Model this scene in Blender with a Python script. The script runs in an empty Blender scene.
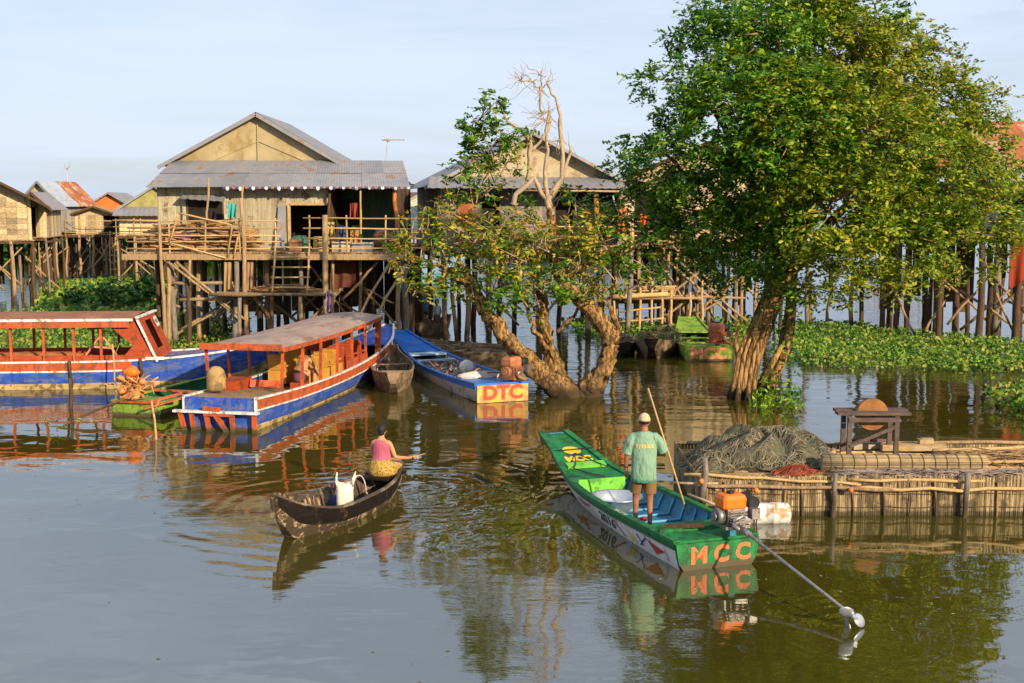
import bpy, math, random
import numpy as np
from mathutils import Vector, Matrix, Quaternion
R = math.radians
random.seed(7); RNG = np.random.default_rng(11)
scn = bpy.context.scene
COL = scn.collection

# ------------------------------------------------------------------ camera
H = 5.0; F = 1200.0; PITCH = math.atan(136.5 / F)
cam_d = bpy.data.cameras.new("camera"); cam = bpy.data.objects.new("camera", cam_d); COL.objects.link(cam)
cam.location = (0, 0, H); cam.rotation_euler = (math.pi / 2 - PITCH, 0, 0)
cam_d.sensor_width = 36; cam_d.lens = F * 36 / 1024; cam_d.clip_start = 0.1; cam_d.clip_end = 6000
scn.camera = cam
# ------------------------------------------------------------------ light
SUN_EL = R(20); SUN_AZ = math.atan2(0.60, -0.80)          # azimuth of the sun, from +Y towards +X
sd = Vector((math.sin(SUN_AZ) * math.cos(SUN_EL), math.cos(SUN_AZ) * math.cos(SUN_EL), math.sin(SUN_EL)))
sun_d = bpy.data.lights.new("sun", 'SUN'); sun_d.energy = 5.0; sun_d.angle = R(0.6); sun_d.color = (1.0, 0.80, 0.55)
sun = bpy.data.objects.new("sun", sun_d); COL.objects.link(sun); sun.location = sd * 60
sun.rotation_euler = (-sd).to_track_quat('-Z', 'Y').to_euler()
world = bpy.data.worlds.new("World"); scn.world = world; world.use_nodes = True
nt = world.node_tree; nt.nodes.clear()
N = nt.nodes.new; LK = nt.links.new
wout = N('ShaderNodeOutputWorld'); bg = N('ShaderNodeBackground'); sky = N('ShaderNodeTexSky')
sky.sky_type = 'NISHITA'; sky.sun_disc = False; sky.sun_elevation = SUN_EL; sky.sun_rotation = SUN_AZ
sky.air_density = 1.0; sky.dust_density = 1.5; sky.ozone_density = 1.5
tc = N('ShaderNodeTexCoord'); mp = N('ShaderNodeMapping'); mp.inputs['Scale'].default_value = (1.0, 1.0, 7.0)
mp.inputs['Rotation'].default_value = (0.0, R(5), 0.0)
n1 = N('ShaderNodeTexNoise'); n1.inputs['Scale'].default_value = 2.1; n1.inputs['Detail'].default_value = 8; n1.inputs['Roughness'].default_value = 0.6; n1.inputs['Distortion'].default_value = 0.4
rp = N('ShaderNodeValToRGB'); rp.color_ramp.elements[0].position = 0.40; rp.color_ramp.elements[0].color = (.58, .58, .58, 1)
rp.color_ramp.elements[1].position = 0.60; rp.color_ramp.elements[1].color = (.94, .94, .94, 1)
mx = N('ShaderNodeMix'); mx.data_type = 'RGBA'
LK(tc.outputs['Generated'], mp.inputs['Vector']); LK(mp.outputs[0], n1.inputs['Vector']); LK(n1.outputs['Fac'], rp.inputs[0])
LK(rp.outputs[0], mx.inputs[0]); LK(sky.outputs[0], mx.inputs[6]); mx.inputs[7].default_value = (5.9, 6.75, 8.35, 1)
LK(mx.outputs[2], bg.inputs[0]); bg.inputs[1].default_value = 0.098; LK(bg.outputs[0], wout.inputs[0])
scn.view_settings.view_transform = 'Standard'; scn.view_settings.look = 'None'; scn.view_settings.exposure = 0.40; scn.view_settings.gamma = 1.0
scn.view_settings.use_curve_mapping = False
scn.cycles.max_bounces = 6; scn.cycles.diffuse_bounces = 2; scn.cycles.glossy_bounces = 3; scn.cycles.transparent_max_bounces = 8
scn.cycles.caustics_reflective = False; scn.cycles.caustics_refractive = False

# ------------------------------------------------------------------ helpers
CA, SA = math.cos(PITCH), math.sin(PITCH)
def ray(px, py):
    u = (px - 512) / F; v = -(py - 341.5) / F
    return Vector((u, CA + v * SA, -SA + v * CA))
def G(px, py, z=0.0):                       # point of the plane Z=z seen at a pixel
    d = ray(px, py); t = (z - H) / d.z
    return Vector((0, 0, H)) + d * t
def at(px, py, Y):                          # point at depth Y seen at a pixel
    d = ray(px, py); return Vector((0, 0, H)) + d * (Y / d.y)

def tag(o, label=None, cat=None, group=None, kind=None):
    if label: o['label'] = label
    if cat: o['category'] = cat
    if group: o['group'] = group
    if kind: o['kind'] = kind
    return o
def empty(name, loc=(0, 0, 0), rz=0.0, label=None, cat=None, group=None):
    o = bpy.data.objects.new(name, None); COL.objects.link(o); o.location = loc; o.rotation_euler = (0, 0, rz)
    o.empty_display_size = 0.2
    return tag(o, label, cat, group)
def kids(o): return [c for c in bpy.data.objects if c.parent == o]
def copy_tree(o, parent=None):
    c = o.copy(); COL.objects.link(c)
    if parent: c.parent = parent
    for ch in kids(o): copy_tree(ch, c)
    return c

class MB:
    def __init__(s): s.v = []; s.f = []; s.m = []; s.s = []
    def add(s, vs, fs, mi=0, sm=False):
        b = len(s.v); s.v += [tuple(v) for v in vs]
        for f in fs: s.f.append(tuple(i + b for i in f)); s.m.append(mi); s.s.append(sm)
        return s
    def box(s, c, d, rot=None, mi=0, taper=1.0):
        c = Vector(c); vs = []
        for z in (-1, 1):
            k = taper if z > 0 else 1.0
            for x, y in ((-1, -1), (1, -1), (1, 1), (-1, 1)):
                p = Vector((x * d[0] / 2 * k, y * d[1] / 2 * k, z * d[2] / 2))
                if rot is not None: p = rot @ p
                vs.append(c + p)
        return s.add(vs, [(3, 2, 1, 0), (4, 5, 6, 7), (0, 1, 5, 4), (1, 2, 6, 5), (2, 3, 7, 6), (3, 0, 4, 7)], mi)
    def beam(s, a, b, w, h, mi=0, up=(0, 0, 1)):
        a = Vector(a); b = Vector(b); d = (b - a); L = d.length; d.normalize(); up = Vector(up)
        if abs(d.dot(up)) > .97: up = Vector((0, 1, 0))
        x = d.cross(up).normalized(); z = x.cross(d)
        M = Matrix((x, d, z)).transposed()
        return s.box((a + b) / 2, (w, L, h), M, mi)
    def tube(s, pts, r, n=6, mi=0, caps=True, ridge=None, sm=True, rough=0.0):
        pts = [Vector(p) for p in pts]; k = len(pts)
        if not hasattr(r, '__len__'): r = [r] * k
        vs = []; ref = None
        for i, p in enumerate(pts):
            t = (pts[min(i + 1, k - 1)] - pts[max(i - 1, 0)]).normalized()
            if ref is None:
                ref = Vector((1, 0, 0)) if abs(t.x) < .8 else Vector((0, 1, 0))
            ref = (ref - t * ref.dot(t)).normalized(); bi = t.cross(ref)
            for j in range(n):
                a = 2 * math.pi * j / n; q = r[i] * (ridge[j % len(ridge)] if ridge else 1) * (1 + (rough * (math.sin(j * 2.4 + i * .9 + math.sin(i * .37) * 3) * .5 + random.uniform(-.5, .5)) if rough else 0))
                vs.append(p + (ref * math.cos(a) + bi * math.sin(a)) * q)
        fs = [(i * n + j, i * n + (j + 1) % n, (i + 1) * n + (j + 1) % n, (i + 1) * n + j) for i in range(k - 1) for j in range(n)]
        s.add(vs, fs, mi, sm)
        if caps:
            b = len(s.v) - len(vs)
            s.f.append(tuple(b + j for j in reversed(range(n)))); s.m.append(mi); s.s.append(False)
            s.f.append(tuple(b + (k - 1) * n + j for j in range(n))); s.m.append(mi); s.s.append(False)
        return s
    def quad(s, a, b, c, d, mi=0): return s.add([a, b, c, d], [(0, 1, 2, 3)], mi)
    def corr(s, a, b, c, d, waves=12, amp=.02, nv=1, mi=0, wob=0.0, flip=False):
        """corrugated sheet a-b lower edge, d-c upper edge; ridges run a->d; has a thickness"""
        a, b, c, d = map(Vector, (a, b, c, d)); nu = waves * 4
        nrm = (b - a).cross(d - a).normalized()
        if flip: nrm = -nrm
        for side in (0, 1):
            vs = []
            for j in range(nv + 1):
                v = j / nv
                for i in range(nu + 1):
                    u = i / nu
                    p = (a * (1 - u) + b * u) * (1 - v) + (d * (1 - u) + c * u) * v
                    o = amp * math.sin(2 * math.pi * u * waves) + wob * math.sin(u * 9.1 + v * 5.3) - side * .012
                    vs.append(p + nrm * o)
            fs = [(j * (nu + 1) + i, j * (nu + 1) + i + 1, (j + 1) * (nu + 1) + i + 1, (j + 1) * (nu + 1) + i) for j in range(nv) for i in range(nu)]
            s.add(vs, fs, mi, True)
        return s
    def loft(s, rings, mi=0, caps=True, closed=True, sm=True):
        n = len(rings[0]); vs = [v for r in rings for v in r]; k = len(rings)
        m = n if closed else n - 1
        fs = [(i * n + j, i * n + (j + 1) % n, (i + 1) * n + (j + 1) % n, (i + 1) * n + j) for i in range(k - 1) for j in range(m)]
        s.add(vs, fs, mi, sm)
        if caps:
            b = len(s.v) - len(vs)
            s.f.append(tuple(b + j for j in reversed(range(n)))); s.m.append(mi); s.s.append(sm)
            s.f.append(tuple(b + (k - 1) * n + j for j in range(n))); s.m.append(mi); s.s.append(sm)
        return s
    def ell(s, c, r, rot=None, nu=10, nv=7, mi=0, noise=0.0, zmin=-1.0):
        c = Vector(c); rings = []
        for i in range(nv + 1):
            th = -math.pi / 2 + math.pi * i / nv; z = max(math.sin(th), zmin); q = math.cos(th) if z > zmin else math.sqrt(max(0, 1 - z * z))
            ring = []
            for j in range(nu):
                a = 2 * math.pi * j / nu; k = 1 + (random.uniform(-noise, noise) if noise else 0)
                p = Vector((r[0] * math.cos(a) * max(q, .02) * k, r[1] * math.sin(a) * max(q, .02) * k, r[2] * z * k))
                if rot is not None: p = rot @ p
                ring.append(c + p)
            rings.append(ring)
        return s.loft(rings, mi)
    def mesh(s, me, M=None, mi=0, sm=True):
        vs = [(M @ v.co if M else v.co.copy()) for v in me.vertices]
        return s.add(vs, [tuple(p.vertices) for p in me.polygons], mi, sm)
    def build(s, name, mats, parent=None, label=None, cat=None, group=None, kind=None, loc=None, rz=0):
        me = bpy.data.meshes.new(name); me.from_pydata([tuple(v) for v in s.v], [], s.f)
        if not isinstance(mats, (list, tuple)): mats = [mats]
        for m in mats: me.materials.append(m)
        if len(me.polygons) == len(s.m):
            me.polygons.foreach_set('material_index', s.m); me.polygons.foreach_set('use_smooth', s.s)
        me.update()
        o = bpy.data.objects.new(name, me); COL.objects.link(o)
        if parent is not None: o.parent = parent
        if loc is not None: o.location = loc; o.rotation_euler = (0, 0, rz)
        return tag(o, label, cat, group, kind)

def pole(mb, a, b, r=.05, n=6, bend=.03, mi=0, k=4, r2=None):
    a = Vector(a); b = Vector(b); L = (b - a).length; pts = []; r2 = r2 or r * .85
    for i in range(k + 1):
        t = i / k; j = bend * (0 if i in (0, k) else 1) * min(L, 3) / 2
        pts.append(a.lerp(b, t) + Vector((random.uniform(-j, j), random.uniform(-j, j), random.uniform(-j, j) * .5)))
    return mb.tube(pts, [(r + (r2 - r) * i / k) * random.uniform(.93, 1.07) for i in range(k + 1)], n, mi)

# ------------------------------------------------------------------ materials
MC = {}
def _nodes(name):
    m = bpy.data.materials.new(name); m.use_nodes = True; t = m.node_tree
    return m, t, t.nodes['Principled BSDF']
def ramp(t, fac, stops):
    r = t.nodes.new('ShaderNodeValToRGB'); e = r.color_ramp.elements
    while len(e) < len(stops): e.new(0.5)
    for i, (p, c) in enumerate(stops): e[i].position = p; e[i].color = (*c, 1)
    t.links.new(fac, r.inputs[0]); return r.outputs[0]
def noise(t, scale, stretch=(1, 1, 1), detail=4, rough=.6, coord='Object'):
    c = t.nodes.new('ShaderNodeTexCoord'); m = t.nodes.new('ShaderNodeMapping'); m.inputs['Scale'].default_value = stretch
    n = t.nodes.new('ShaderNodeTexNoise'); n.inputs['Scale'].default_value = scale; n.inputs['Detail'].default_value = detail; n.inputs['Roughness'].default_value = rough
    t.links.new(c.outputs[coord], m.inputs[0]); t.links.new(m.outputs[0], n.inputs['Vector']); return n.outputs['Fac']
def mixc(t, fac, a, b, mode='MIX'):
    m = t.nodes.new('ShaderNodeMix'); m.data_type = 'RGBA'; m.blend_type = mode
    for i, x in ((0, fac), (6, a), (7, b)):
        if isinstance(x, bpy.types.NodeSocket): t.links.new(x, m.inputs[i])
        elif isinstance(x, (int, float)): m.inputs[i].default_value = x
        else: m.inputs[i].default_value = (*x, 1)
    return m.outputs[2]
def island(t, lo, hi):
    g = t.nodes.new('ShaderNodeNewGeometry'); r = t.nodes.new('ShaderNodeMapRange')
    r.inputs['To Min'].default_value = lo; r.inputs['To Max'].default_value = hi
    t.links.new(g.outputs['Random Per Island'], r.inputs['Value']); return r.outputs[0]
def mul(c, k): return tuple(min(1, x * k) for x in c)
def M_(name, col, rough=.7, scale=6, stretch=(1, 1, 1), var=.35, isl=0.0, bump=.3, bscale=None, metal=0.0, dirt=None, dirt_amt=.5, dirt_scale=3, col2=None, spec=.3, dirt_stretch=(1, 1, 1), hull=False, flood=0.0):
    if name in MC: return MC[name]
    m, t, b = _nodes(name); MC[name] = m
    f = noise(t, scale, stretch)
    c = ramp(t, f, [(.3, mul(col, 1 - var)), (.52, col), (.75, col2 or mul(col, 1 + var))])
    if dirt:
        d = noise(t, dirt_scale, dirt_stretch, 6, .7)
        k = .62 - dirt_amt * .25
        fac = ramp(t, d, [(k, (0, 0, 0)), (k + .07, (1, 1, 1))])
        c = mixc(t, fac, c, dirt)
    if flood:    # mud stain up to the last high water
        tcn = t.nodes.new('ShaderNodeTexCoord'); sx = t.nodes.new('ShaderNodeSeparateXYZ'); t.links.new(tcn.outputs['Object'], sx.inputs[0])
        ma = t.nodes.new('ShaderNodeMath'); ma.operation = 'MULTIPLY_ADD'; t.links.new(noise(t, 4, (1, 1, 1), 5, .7), ma.inputs[0]); ma.inputs[1].default_value = -.35; t.links.new(sx.outputs[2], ma.inputs[2])
        c = mixc(t, ramp(t, ma.outputs[0], [(max(0, flood - .2), (1, 1, 1)), (flood + .02, (.12, .12, .12)), (flood + .3, (0, 0, 0))]), c, (.075, .052, .03))
    if hull:     # streaks, chipped spots and a scum line at the water
        st = ramp(t, noise(t, 3.2, (2.2, 2.2, .25), 5, .7), [(.50, (1, 1, 1)), (.72, (.45, .40, .34))]); c = mixc(t, .8, c, st, 'MULTIPLY')
        ch = ramp(t, noise(t, 17, (1, .5, 1), 4, .75), [(.66, (0, 0, 0)), (.70, (1, 1, 1))]); c = mixc(t, ch, c, (.20, .15, .10))
        tcn = t.nodes.new('ShaderNodeTexCoord'); sx = t.nodes.new('ShaderNodeSeparateXYZ'); t.links.new(tcn.outputs['Object'], sx.inputs[0])
        ma = t.nodes.new('ShaderNodeMath'); ma.operation = 'MULTIPLY_ADD'; t.links.new(noise(t, 6, (1, 1, 1), 5, .7), ma.inputs[0]); ma.inputs[1].default_value = -.11; t.links.new(sx.outputs[2], ma.inputs[2])
        c = mixc(t, ramp(t, ma.outputs[0], [(0.0, (1, 1, 1)), (.045, (0, 0, 0))]), c, (.085, .065, .030))
    if isl:
        g = island(t, 1 - isl, 1 + isl); cc = t.nodes.new('ShaderNodeCombineColor')
        for i in range(3): t.links.new(g, cc.inputs[i])
        c = mixc(t, 1.0, c, cc.outputs[0], 'MULTIPLY')
    t.links.new(c, b.inputs['Base Color']); b.inputs['Roughness'].default_value = rough; b.inputs['Metallic'].default_value = metal
    b.inputs['Specular IOR Level'].default_value = spec
    if bump:
        bn = t.nodes.new('ShaderNodeBump'); bn.inputs['Strength'].default_value = bump; bn.inputs['Distance'].default_value = .03
        t.links.new(noise(t, bscale or scale * 3, stretch, 5, .65), bn.inputs['Height']); t.links.new(bn.outputs[0], b.inputs['Normal'])
    return m
def leafmat(name, cols, trans=.35, lscale=.45, isl=.35):
    m, t, b = _nodes(name); MC[name] = m
    f = noise(t, lscale, (1, 1, 1), 3, .6); g = island(t, 0, 1)
    n = len(cols); s = mixc(t, .5, f, g)
    sr = t.nodes.new('ShaderNodeSeparateColor'); t.links.new(s, sr.inputs[0])
    c = ramp(t, sr.outputs[0], [(.28 + .46 * i / (n - 1), cols[i]) for i in range(n)])
    g2 = island(t, 1 - isl, 1 + isl); cc = t.nodes.new('ShaderNodeCombineColor')
    for i in range(3): t.links.new(g2, cc.inputs[i])
    c = mixc(t, 1.0, c, cc.outputs[0], 'MULTIPLY')
    b.inputs['Roughness'].default_value = .5; b.inputs['Specular IOR Level'].default_value = .35
    t.links.new(c, b.inputs['Base Color'])
    tr = t.nodes.new('ShaderNodeBsdfTranslucent'); ms = t.nodes.new('ShaderNodeMixShader'); ms.inputs[0].default_value = trans
    t.links.new(c, tr.inputs[0]); t.links.new(b.outputs[0], ms.inputs[1]); t.links.new(tr.outputs[0], ms.inputs[2])
    t.links.new(ms.outputs[0], t.nodes['Material Output'].inputs[0]); return m

WOODS = (1, 1, .12)
M_post = M_('post_wood', (.34, .225, .115), .85, 5, (6, 6, .6), .5, .4, .6, flood=.3)
M_postg = M_('grey_post_wood', (.21, .175, .14), .9, 5, (6, 6, .6), .5, .4, .6, flood=.3)
M_postd = M_('dark_post_wood', (.085, .05, .028), .9, 5, (6, 6, .6), .5, .5, .5)  # dark copy of the post wood; on rear posts it paints underfloor shade
M_bamboo = M_('bamboo', (.46, .30, .13), .6, 4, (4, 4, 4), .3, .3, .2)
M_plank = M_('deck_plank', (.30, .19, .10), .85, 5, (1, 1, 1), .4, .3, .4)
M_wall1 = M_('pale_wall_plank', (.40, .35, .23), .85, 3, (8, 8, .5), .3, .22, .4, dirt=(.16, .12, .06), dirt_amt=.25, dirt_scale=2)
M_gable = M_('gable_sheet', (.40, .32, .18), .8, 1.2, (1, 1, 1), .18, .12, .15, dirt=(.30, .22, .09), dirt_amt=.4, dirt_scale=1)
M_tin = M_('grey_tin', (.25, .25, .265), .6, 1.5, (1, 1, 1), .2, .15, .15, metal=.15, dirt=(.26, .17, .11), dirt_amt=.25, dirt_scale=1.5)
M_tinb = M_('pale_tin', (.42, .45, .50), .5, 1.5, (1, 1, 1), .2, .1, .1, metal=.3, dirt=(.26, .20, .15), dirt_amt=.15, dirt_scale=2)
M_rust = M_('rusty_tin', (.33, .11, .04), .7, 2, (1, 1, 1), .4, .2, .2, dirt=(.42, .30, .20), dirt_amt=.45, dirt_scale=1.5)
M_dark = M_('dark_interior', (.022, .016, .012), .95, 4, var=.5, bump=0)  # near-black colour standing in for the shade inside rooms and openings
M_thatch = M_('woven_palm', (.46, .35, .20), .9, 8, (1, 1, 3), .45, .45, .6)
M_stick = M_('firewood', (.36, .20, .085), .85, 5, (2, 2, 2), .4, .4, .3)
M_orange = M_('orange_paint', (.52, .10, .028), .55, 3, (1, 1, 1), .25, 0, .2, dirt=(.26, .085, .04), dirt_amt=.45, dirt_scale=4, hull=True)
M_red = M_('red_brown_paint', (.36, .06, .018), .5, 3, (1, 1, 4), .25, .1, .2, dirt=(.16, .04, .02), dirt_amt=.3)
M_blue = M_('blue_paint', (.028, .085, .42), .5, 3, (1, 1, 1), .3, 0, .2, dirt=(.10, .14, .30), dirt_amt=.5, dirt_scale=5, dirt_stretch=(1, .3, 1), hull=True)
M_white = M_('white_paint', (.72, .70, .66), .5, 4, (1, 1, 1), .12, 0, .1, dirt=(.32, .28, .22), dirt_amt=.35, dirt_scale=5, hull=True)
M_cream = M_('cream_waterline', (.55, .40, .19), .7, 3, (1, .4, 2), .3, 0, .3, dirt=(.20, .13, .06), dirt_amt=.45, dirt_scale=4)
M_green = M_('green_paint', (.012, .18, .045), .5, 3, (1, 1, 1), .3, 0, .2, dirt=(.012, .09, .03), dirt_amt=.5, dirt_scale=5, hull=True)
M_lgreen = M_('light_green_paint', (.16, .50, .05), .45, 3, (1, 1, 1), .2, 0, .1, dirt=(.08, .28, .04), dirt_amt=.25, dirt_scale=5)
M_lime = M_('lime_paint', (.24, .38, .04), .6, 3, (1, 1, 1), .3, 0, .2, dirt=(.12, .19, .04), dirt_amt=.5, dirt_scale=4, hull=True)
M_dgreen = M_('deep_green_paint', (.008, .10, .035), .4, 3, (1, 1, 1), .3, 0, .1)
M_teal = M_('blue_inside_paint', (.03, .20, .32), .5, 3, (1, 1, 1), .3, 0, .15, dirt=(.02, .10, .20), dirt_amt=.4, dirt_scale=6)
M_yellow = M_('yellow_paint', (.80, .52, .03), .5, 3, var=.15, bump=0)
M_letter = M_('orange_letters', (.80, .17, .06), .5, 14, var=.15, bump=0, dirt=(.03, .14, .05), dirt_amt=.35, dirt_scale=14)
M_redp = M_('red_letters', (.60, .07, .03), .5, 8, var=.2, bump=0)
M_black = M_('black_parts', (.018, .018, .02), .45, 10, var=.4, bump=.1)
M_steel = M_('worn_steel', (.30, .28, .26), .4, 12, var=.4, bump=.2, metal=.7, dirt=(.22, .12, .07), dirt_amt=.3, dirt_scale=12)
M_alu = M_('aluminium', (.62, .62, .62), .38, 6, var=.15, bump=.1, metal=.85)
M_boatwood = M_('grey_boat_wood', (.27, .19, .11), .8, 4, (1, .4, 1), .4, 0, .5, dirt=(.11, .075, .045), dirt_amt=.45, dirt_scale=3)
M_boatdark = M_('dark_boat_wood', (.013, .009, .007), .6, 4, (1, .4, 1), .5, 0, .6, dirt=(.07, .045, .028), dirt_amt=.15, dirt_scale=5, spec=.12)
M_boatworn = M_('worn_hull_bottom', (.36, .26, .14), .75, 5, (1, .6, 2), .4, 0, .5, dirt=(.05, .035, .02), dirt_amt=.8, dirt_scale=6)
M_skin = M_('skin', (.30, .135, .07), .5, 8, var=.25, bump=.1)
M_skinl = M_('light_brown_skin', (.50, .25, .12), .5, 6, var=.12, bump=.05)
M_hair = M_('black_hair', (.012, .009, .008), .45, 30, (1, 1, .3), .5, 0, .5)
M_bark = M_('bark', (.36, .215, .08), .95, 7, (2.2, 2.2, .8), .55, 0, 1.0, bscale=14, dirt=(.10, .06, .03), dirt_amt=.6, dirt_scale=7, dirt_stretch=(1.6, 1.6, .7), spec=.1, flood=.22)  # dirt noise doubles as painted shade of the bark crevices
M_barkt = M_('ridged_bark', (.44, .26, .10), .95, 6, (5, 5, .4), .55, 0, 1.0, bscale=14, dirt=(.11, .065, .03), dirt_amt=.6, dirt_scale=7, dirt_stretch=(2.4, 2.4, .3), spec=.1, flood=.12)
M_barkp = M_('pale_bark', (.42, .32, .21), .9, 6, (2, 2, .8), .3, 0, .5)
M_twig = M_('twigs', (.30, .19, .09), .9, 6, var=.4, isl=.3, bump=.3)
# ------------------------------------------------------------------ water
def make_water():
    m, t, b = _nodes('river_water'); L = t.links.new; Nn = t.nodes.new
    t.nodes.remove(b)
    geo = Nn('ShaderNodeNewGeometry')
    def nz(scale, st, detail=3, rough=.55, rot=0, dist=0):
        mpn = Nn('ShaderNodeMapping'); mpn.inputs['Scale'].default_value = st; mpn.inputs['Rotation'].default_value = (0, 0, rot)
        n = Nn('ShaderNodeTexNoise'); n.inputs['Scale'].default_value = scale; n.inputs['Detail'].default_value = detail; n.inputs['Roughness'].default_value = rough
        n.inputs['Distortion'].default_value = dist
        L(geo.outputs['Position'], mpn.inputs[0]); L(mpn.outputs[0], n.inputs['Vector']); return n.outputs['Fac']
    def math2(op, a, b_=None, c=None):
        n = Nn('ShaderNodeMath'); n.operation = op
        for i, x in enumerate((a, b_, c)):
            if x is None: continue
            if isinstance(x, bpy.types.NodeSocket): L(x, n.inputs[i])
            else: n.inputs[i].default_value = x
        return n.outputs[0]
    def mr(x, a0, a1, b0, b1):
        n = Nn('ShaderNodeMapRange'); L(x, n.inputs[0]); n.inputs[1].default_value = a0; n.inputs[2].default_value = a1; n.inputs[3].default_value = b0; n.inputs[4].default_value = b1
        n.interpolation_type = 'SMOOTHSTEP'; return n.outputs[0]
    def dist(cx, cy):
        v = Nn('ShaderNodeVectorMath'); v.operation = 'DISTANCE'; L(geo.outputs['Position'], v.inputs[0]); v.inputs[1].default_value = (cx, cy, 0); return v.outputs['Value']
    big = math2('MULTIPLY', nz(.8, (.8, 1.1, 1), 1, .4), .022)
    mid = math2('MULTIPLY', nz(2.2, (.75, 1.2, 1), 1, .4, .3, .4), .0040)
    # choppier patches: between the boats and far out
    patch = mr(nz(.12, (1, 1, 1), 2, .5, 1.2), .45, .62, 0, 1)
    chop = math2('MULTIPLY', nz(5.5, (.45, 1.5, 1), 3, .6, .15), math2('ADD', math2('MULTIPLY', patch, .0022), .0002))
    h = math2('ADD', math2('ADD', big, mid), chop)
    sep = Nn('ShaderNodeSeparateXYZ'); L(geo.outputs['Position'], sep.inputs[0])
    far = mr(sep.outputs[1], 23, 42, 0, 1)
    h = math2('ADD', h, math2('MULTIPLY', math2('MULTIPLY', nz(1.5, (.35, 1.6, 1), 3, .6, -.1), far), .030))
    # rings spreading from the woman's canoe and the standing man's boat
    for (cx, cy, lam, amp, r0, r1) in ((-3.1, 19.6, .42, .0024, 1.2, 6.5), (-1.6, 20.9, .30, .0040, .2, 3.6), (2.0, 19.2, .5, .0012, .5, 5.0), (4.2, 13.6, .22, .0012, .1, 2.2)):
        d = dist(cx, cy)
        dd = math2('ADD', d, math2('MULTIPLY', nz(.8, (1, 1, 1), 3), .75))
        w = math2('SINE', math2('MULTIPLY', dd, 2 * math.pi / lam))
        env = math2('MULTIPLY', mr(d, r0 * .3, r0, 0, 1), mr(d, r0, r1, 1, 0))
        brk = mr(nz(.6, (1, 1, 1), 3, .6, .5), .40, .62, .05, 1)
        h = math2('ADD', h, math2('MULTIPLY', math2('MULTIPLY', w, env), math2('MULTIPLY', brk, amp)))
    bump = Nn('ShaderNodeBump'); bump.inputs['Strength'].default_value = 1; bump.inputs['Distance'].default_value = 1
    L(h, bump.inputs['Height'])
    body = Nn('ShaderNodeBsdfDiffuse')
    f = nz(.25, (1, 1, 1), 4); body_c = ramp(t, f, [(.35, (.052, .042, .005)), (.65, (.066, .053, .007))]); L(body_c, body.inputs[0])
    gl = Nn('ShaderNodeBsdfGlossy'); gl.inputs['Roughness'].default_value = .015; gl.inputs['Color'].default_value = (.92, .96, 1, 1)
    L(bump.outputs[0], gl.inputs['Normal'])
    fr = Nn('ShaderNodeFresnel'); fr.inputs['IOR'].default_value = 3.7; L(bump.outputs[0], fr.inputs['Normal'])
    ms = Nn('ShaderNodeMixShader'); L(fr.outputs[0], ms.inputs[0]); L(body.outputs[0], ms.inputs[1]); L(gl.outputs[0], ms.inputs[2])
    L(ms.outputs[0], t.nodes['Material Output'].inputs[0])
    mb = MB(); S = 3000
    mb.quad((-S, -60, 0), (S, -60, 0), (S, 2 * S, 0), (-S, 2 * S, 0))
    mb.build('water', m, kind='structure')
make_water()

# far bank, beyond everything, with a low wood on it
mb = MB()
mb.box((0, 420, .3), (1600, 60, .8)); mb.build('far_bank', M_('bank_soil', (.14, .11, .06)), kind='structure')

# ------------------------------------------------------------------ leaves
def leaf_mesh(C, Nrm, size, aspect=.5, droop=0.0, A=None, lo=.5, hi=1.5):
    """one rhombus leaf per centre. C, Nrm: (n,3) arrays"""
    n = len(C)
    Nrm = Nrm / (np.linalg.norm(Nrm, axis=1, keepdims=True) + 1e-9)
    a = RNG.normal(size=(n, 3)) if A is None else A + RNG.normal(size=(n, 3)) * .35; a -= Nrm * (a * Nrm).sum(1, keepdims=True); a /= np.linalg.norm(a, axis=1, keepdims=True) + 1e-9
    if droop: a[:, 2] -= droop; a /= np.linalg.norm(a, axis=1, keepdims=True)
    b = np.cross(Nrm, a); b /= np.linalg.norm(b, axis=1, keepdims=True) + 1e-9
    s = (size * RNG.uniform(lo, hi, (n, 1)))
    V = np.empty((n, 4, 3)); V[:, 0] = C - a * s * .5; V[:, 1] = C + b * s * aspect * .5 + a * s * .05; V[:, 2] = C + a * s * .5; V[:, 3] = C - b * s * aspect * .5 + a * s * .05
    return V.reshape(-1, 3)
def quads_object(name, V, mat, parent=None):
    n = len(V) // 4; me = bpy.data.meshes.new(name)
    me.vertices.add(n * 4); me.vertices.foreach_set('co', V.astype(np.float32).ravel())
    me.loops.add(n * 4); me.loops.foreach_set('vertex_index', np.arange(n * 4, dtype=np.int32))
    me.polygons.add(n); me.polygons.foreach_set('loop_start', np.arange(0, n * 4, 4, dtype=np.int32)); me.polygons.foreach_set('loop_total', np.full(n, 4, np.int32))
    me.materials.append(mat); me.update(calc_edges=True)
    o = bpy.data.objects.new(name, me); COL.objects.link(o)
    if parent is not None: o.parent = parent
    return o
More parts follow.
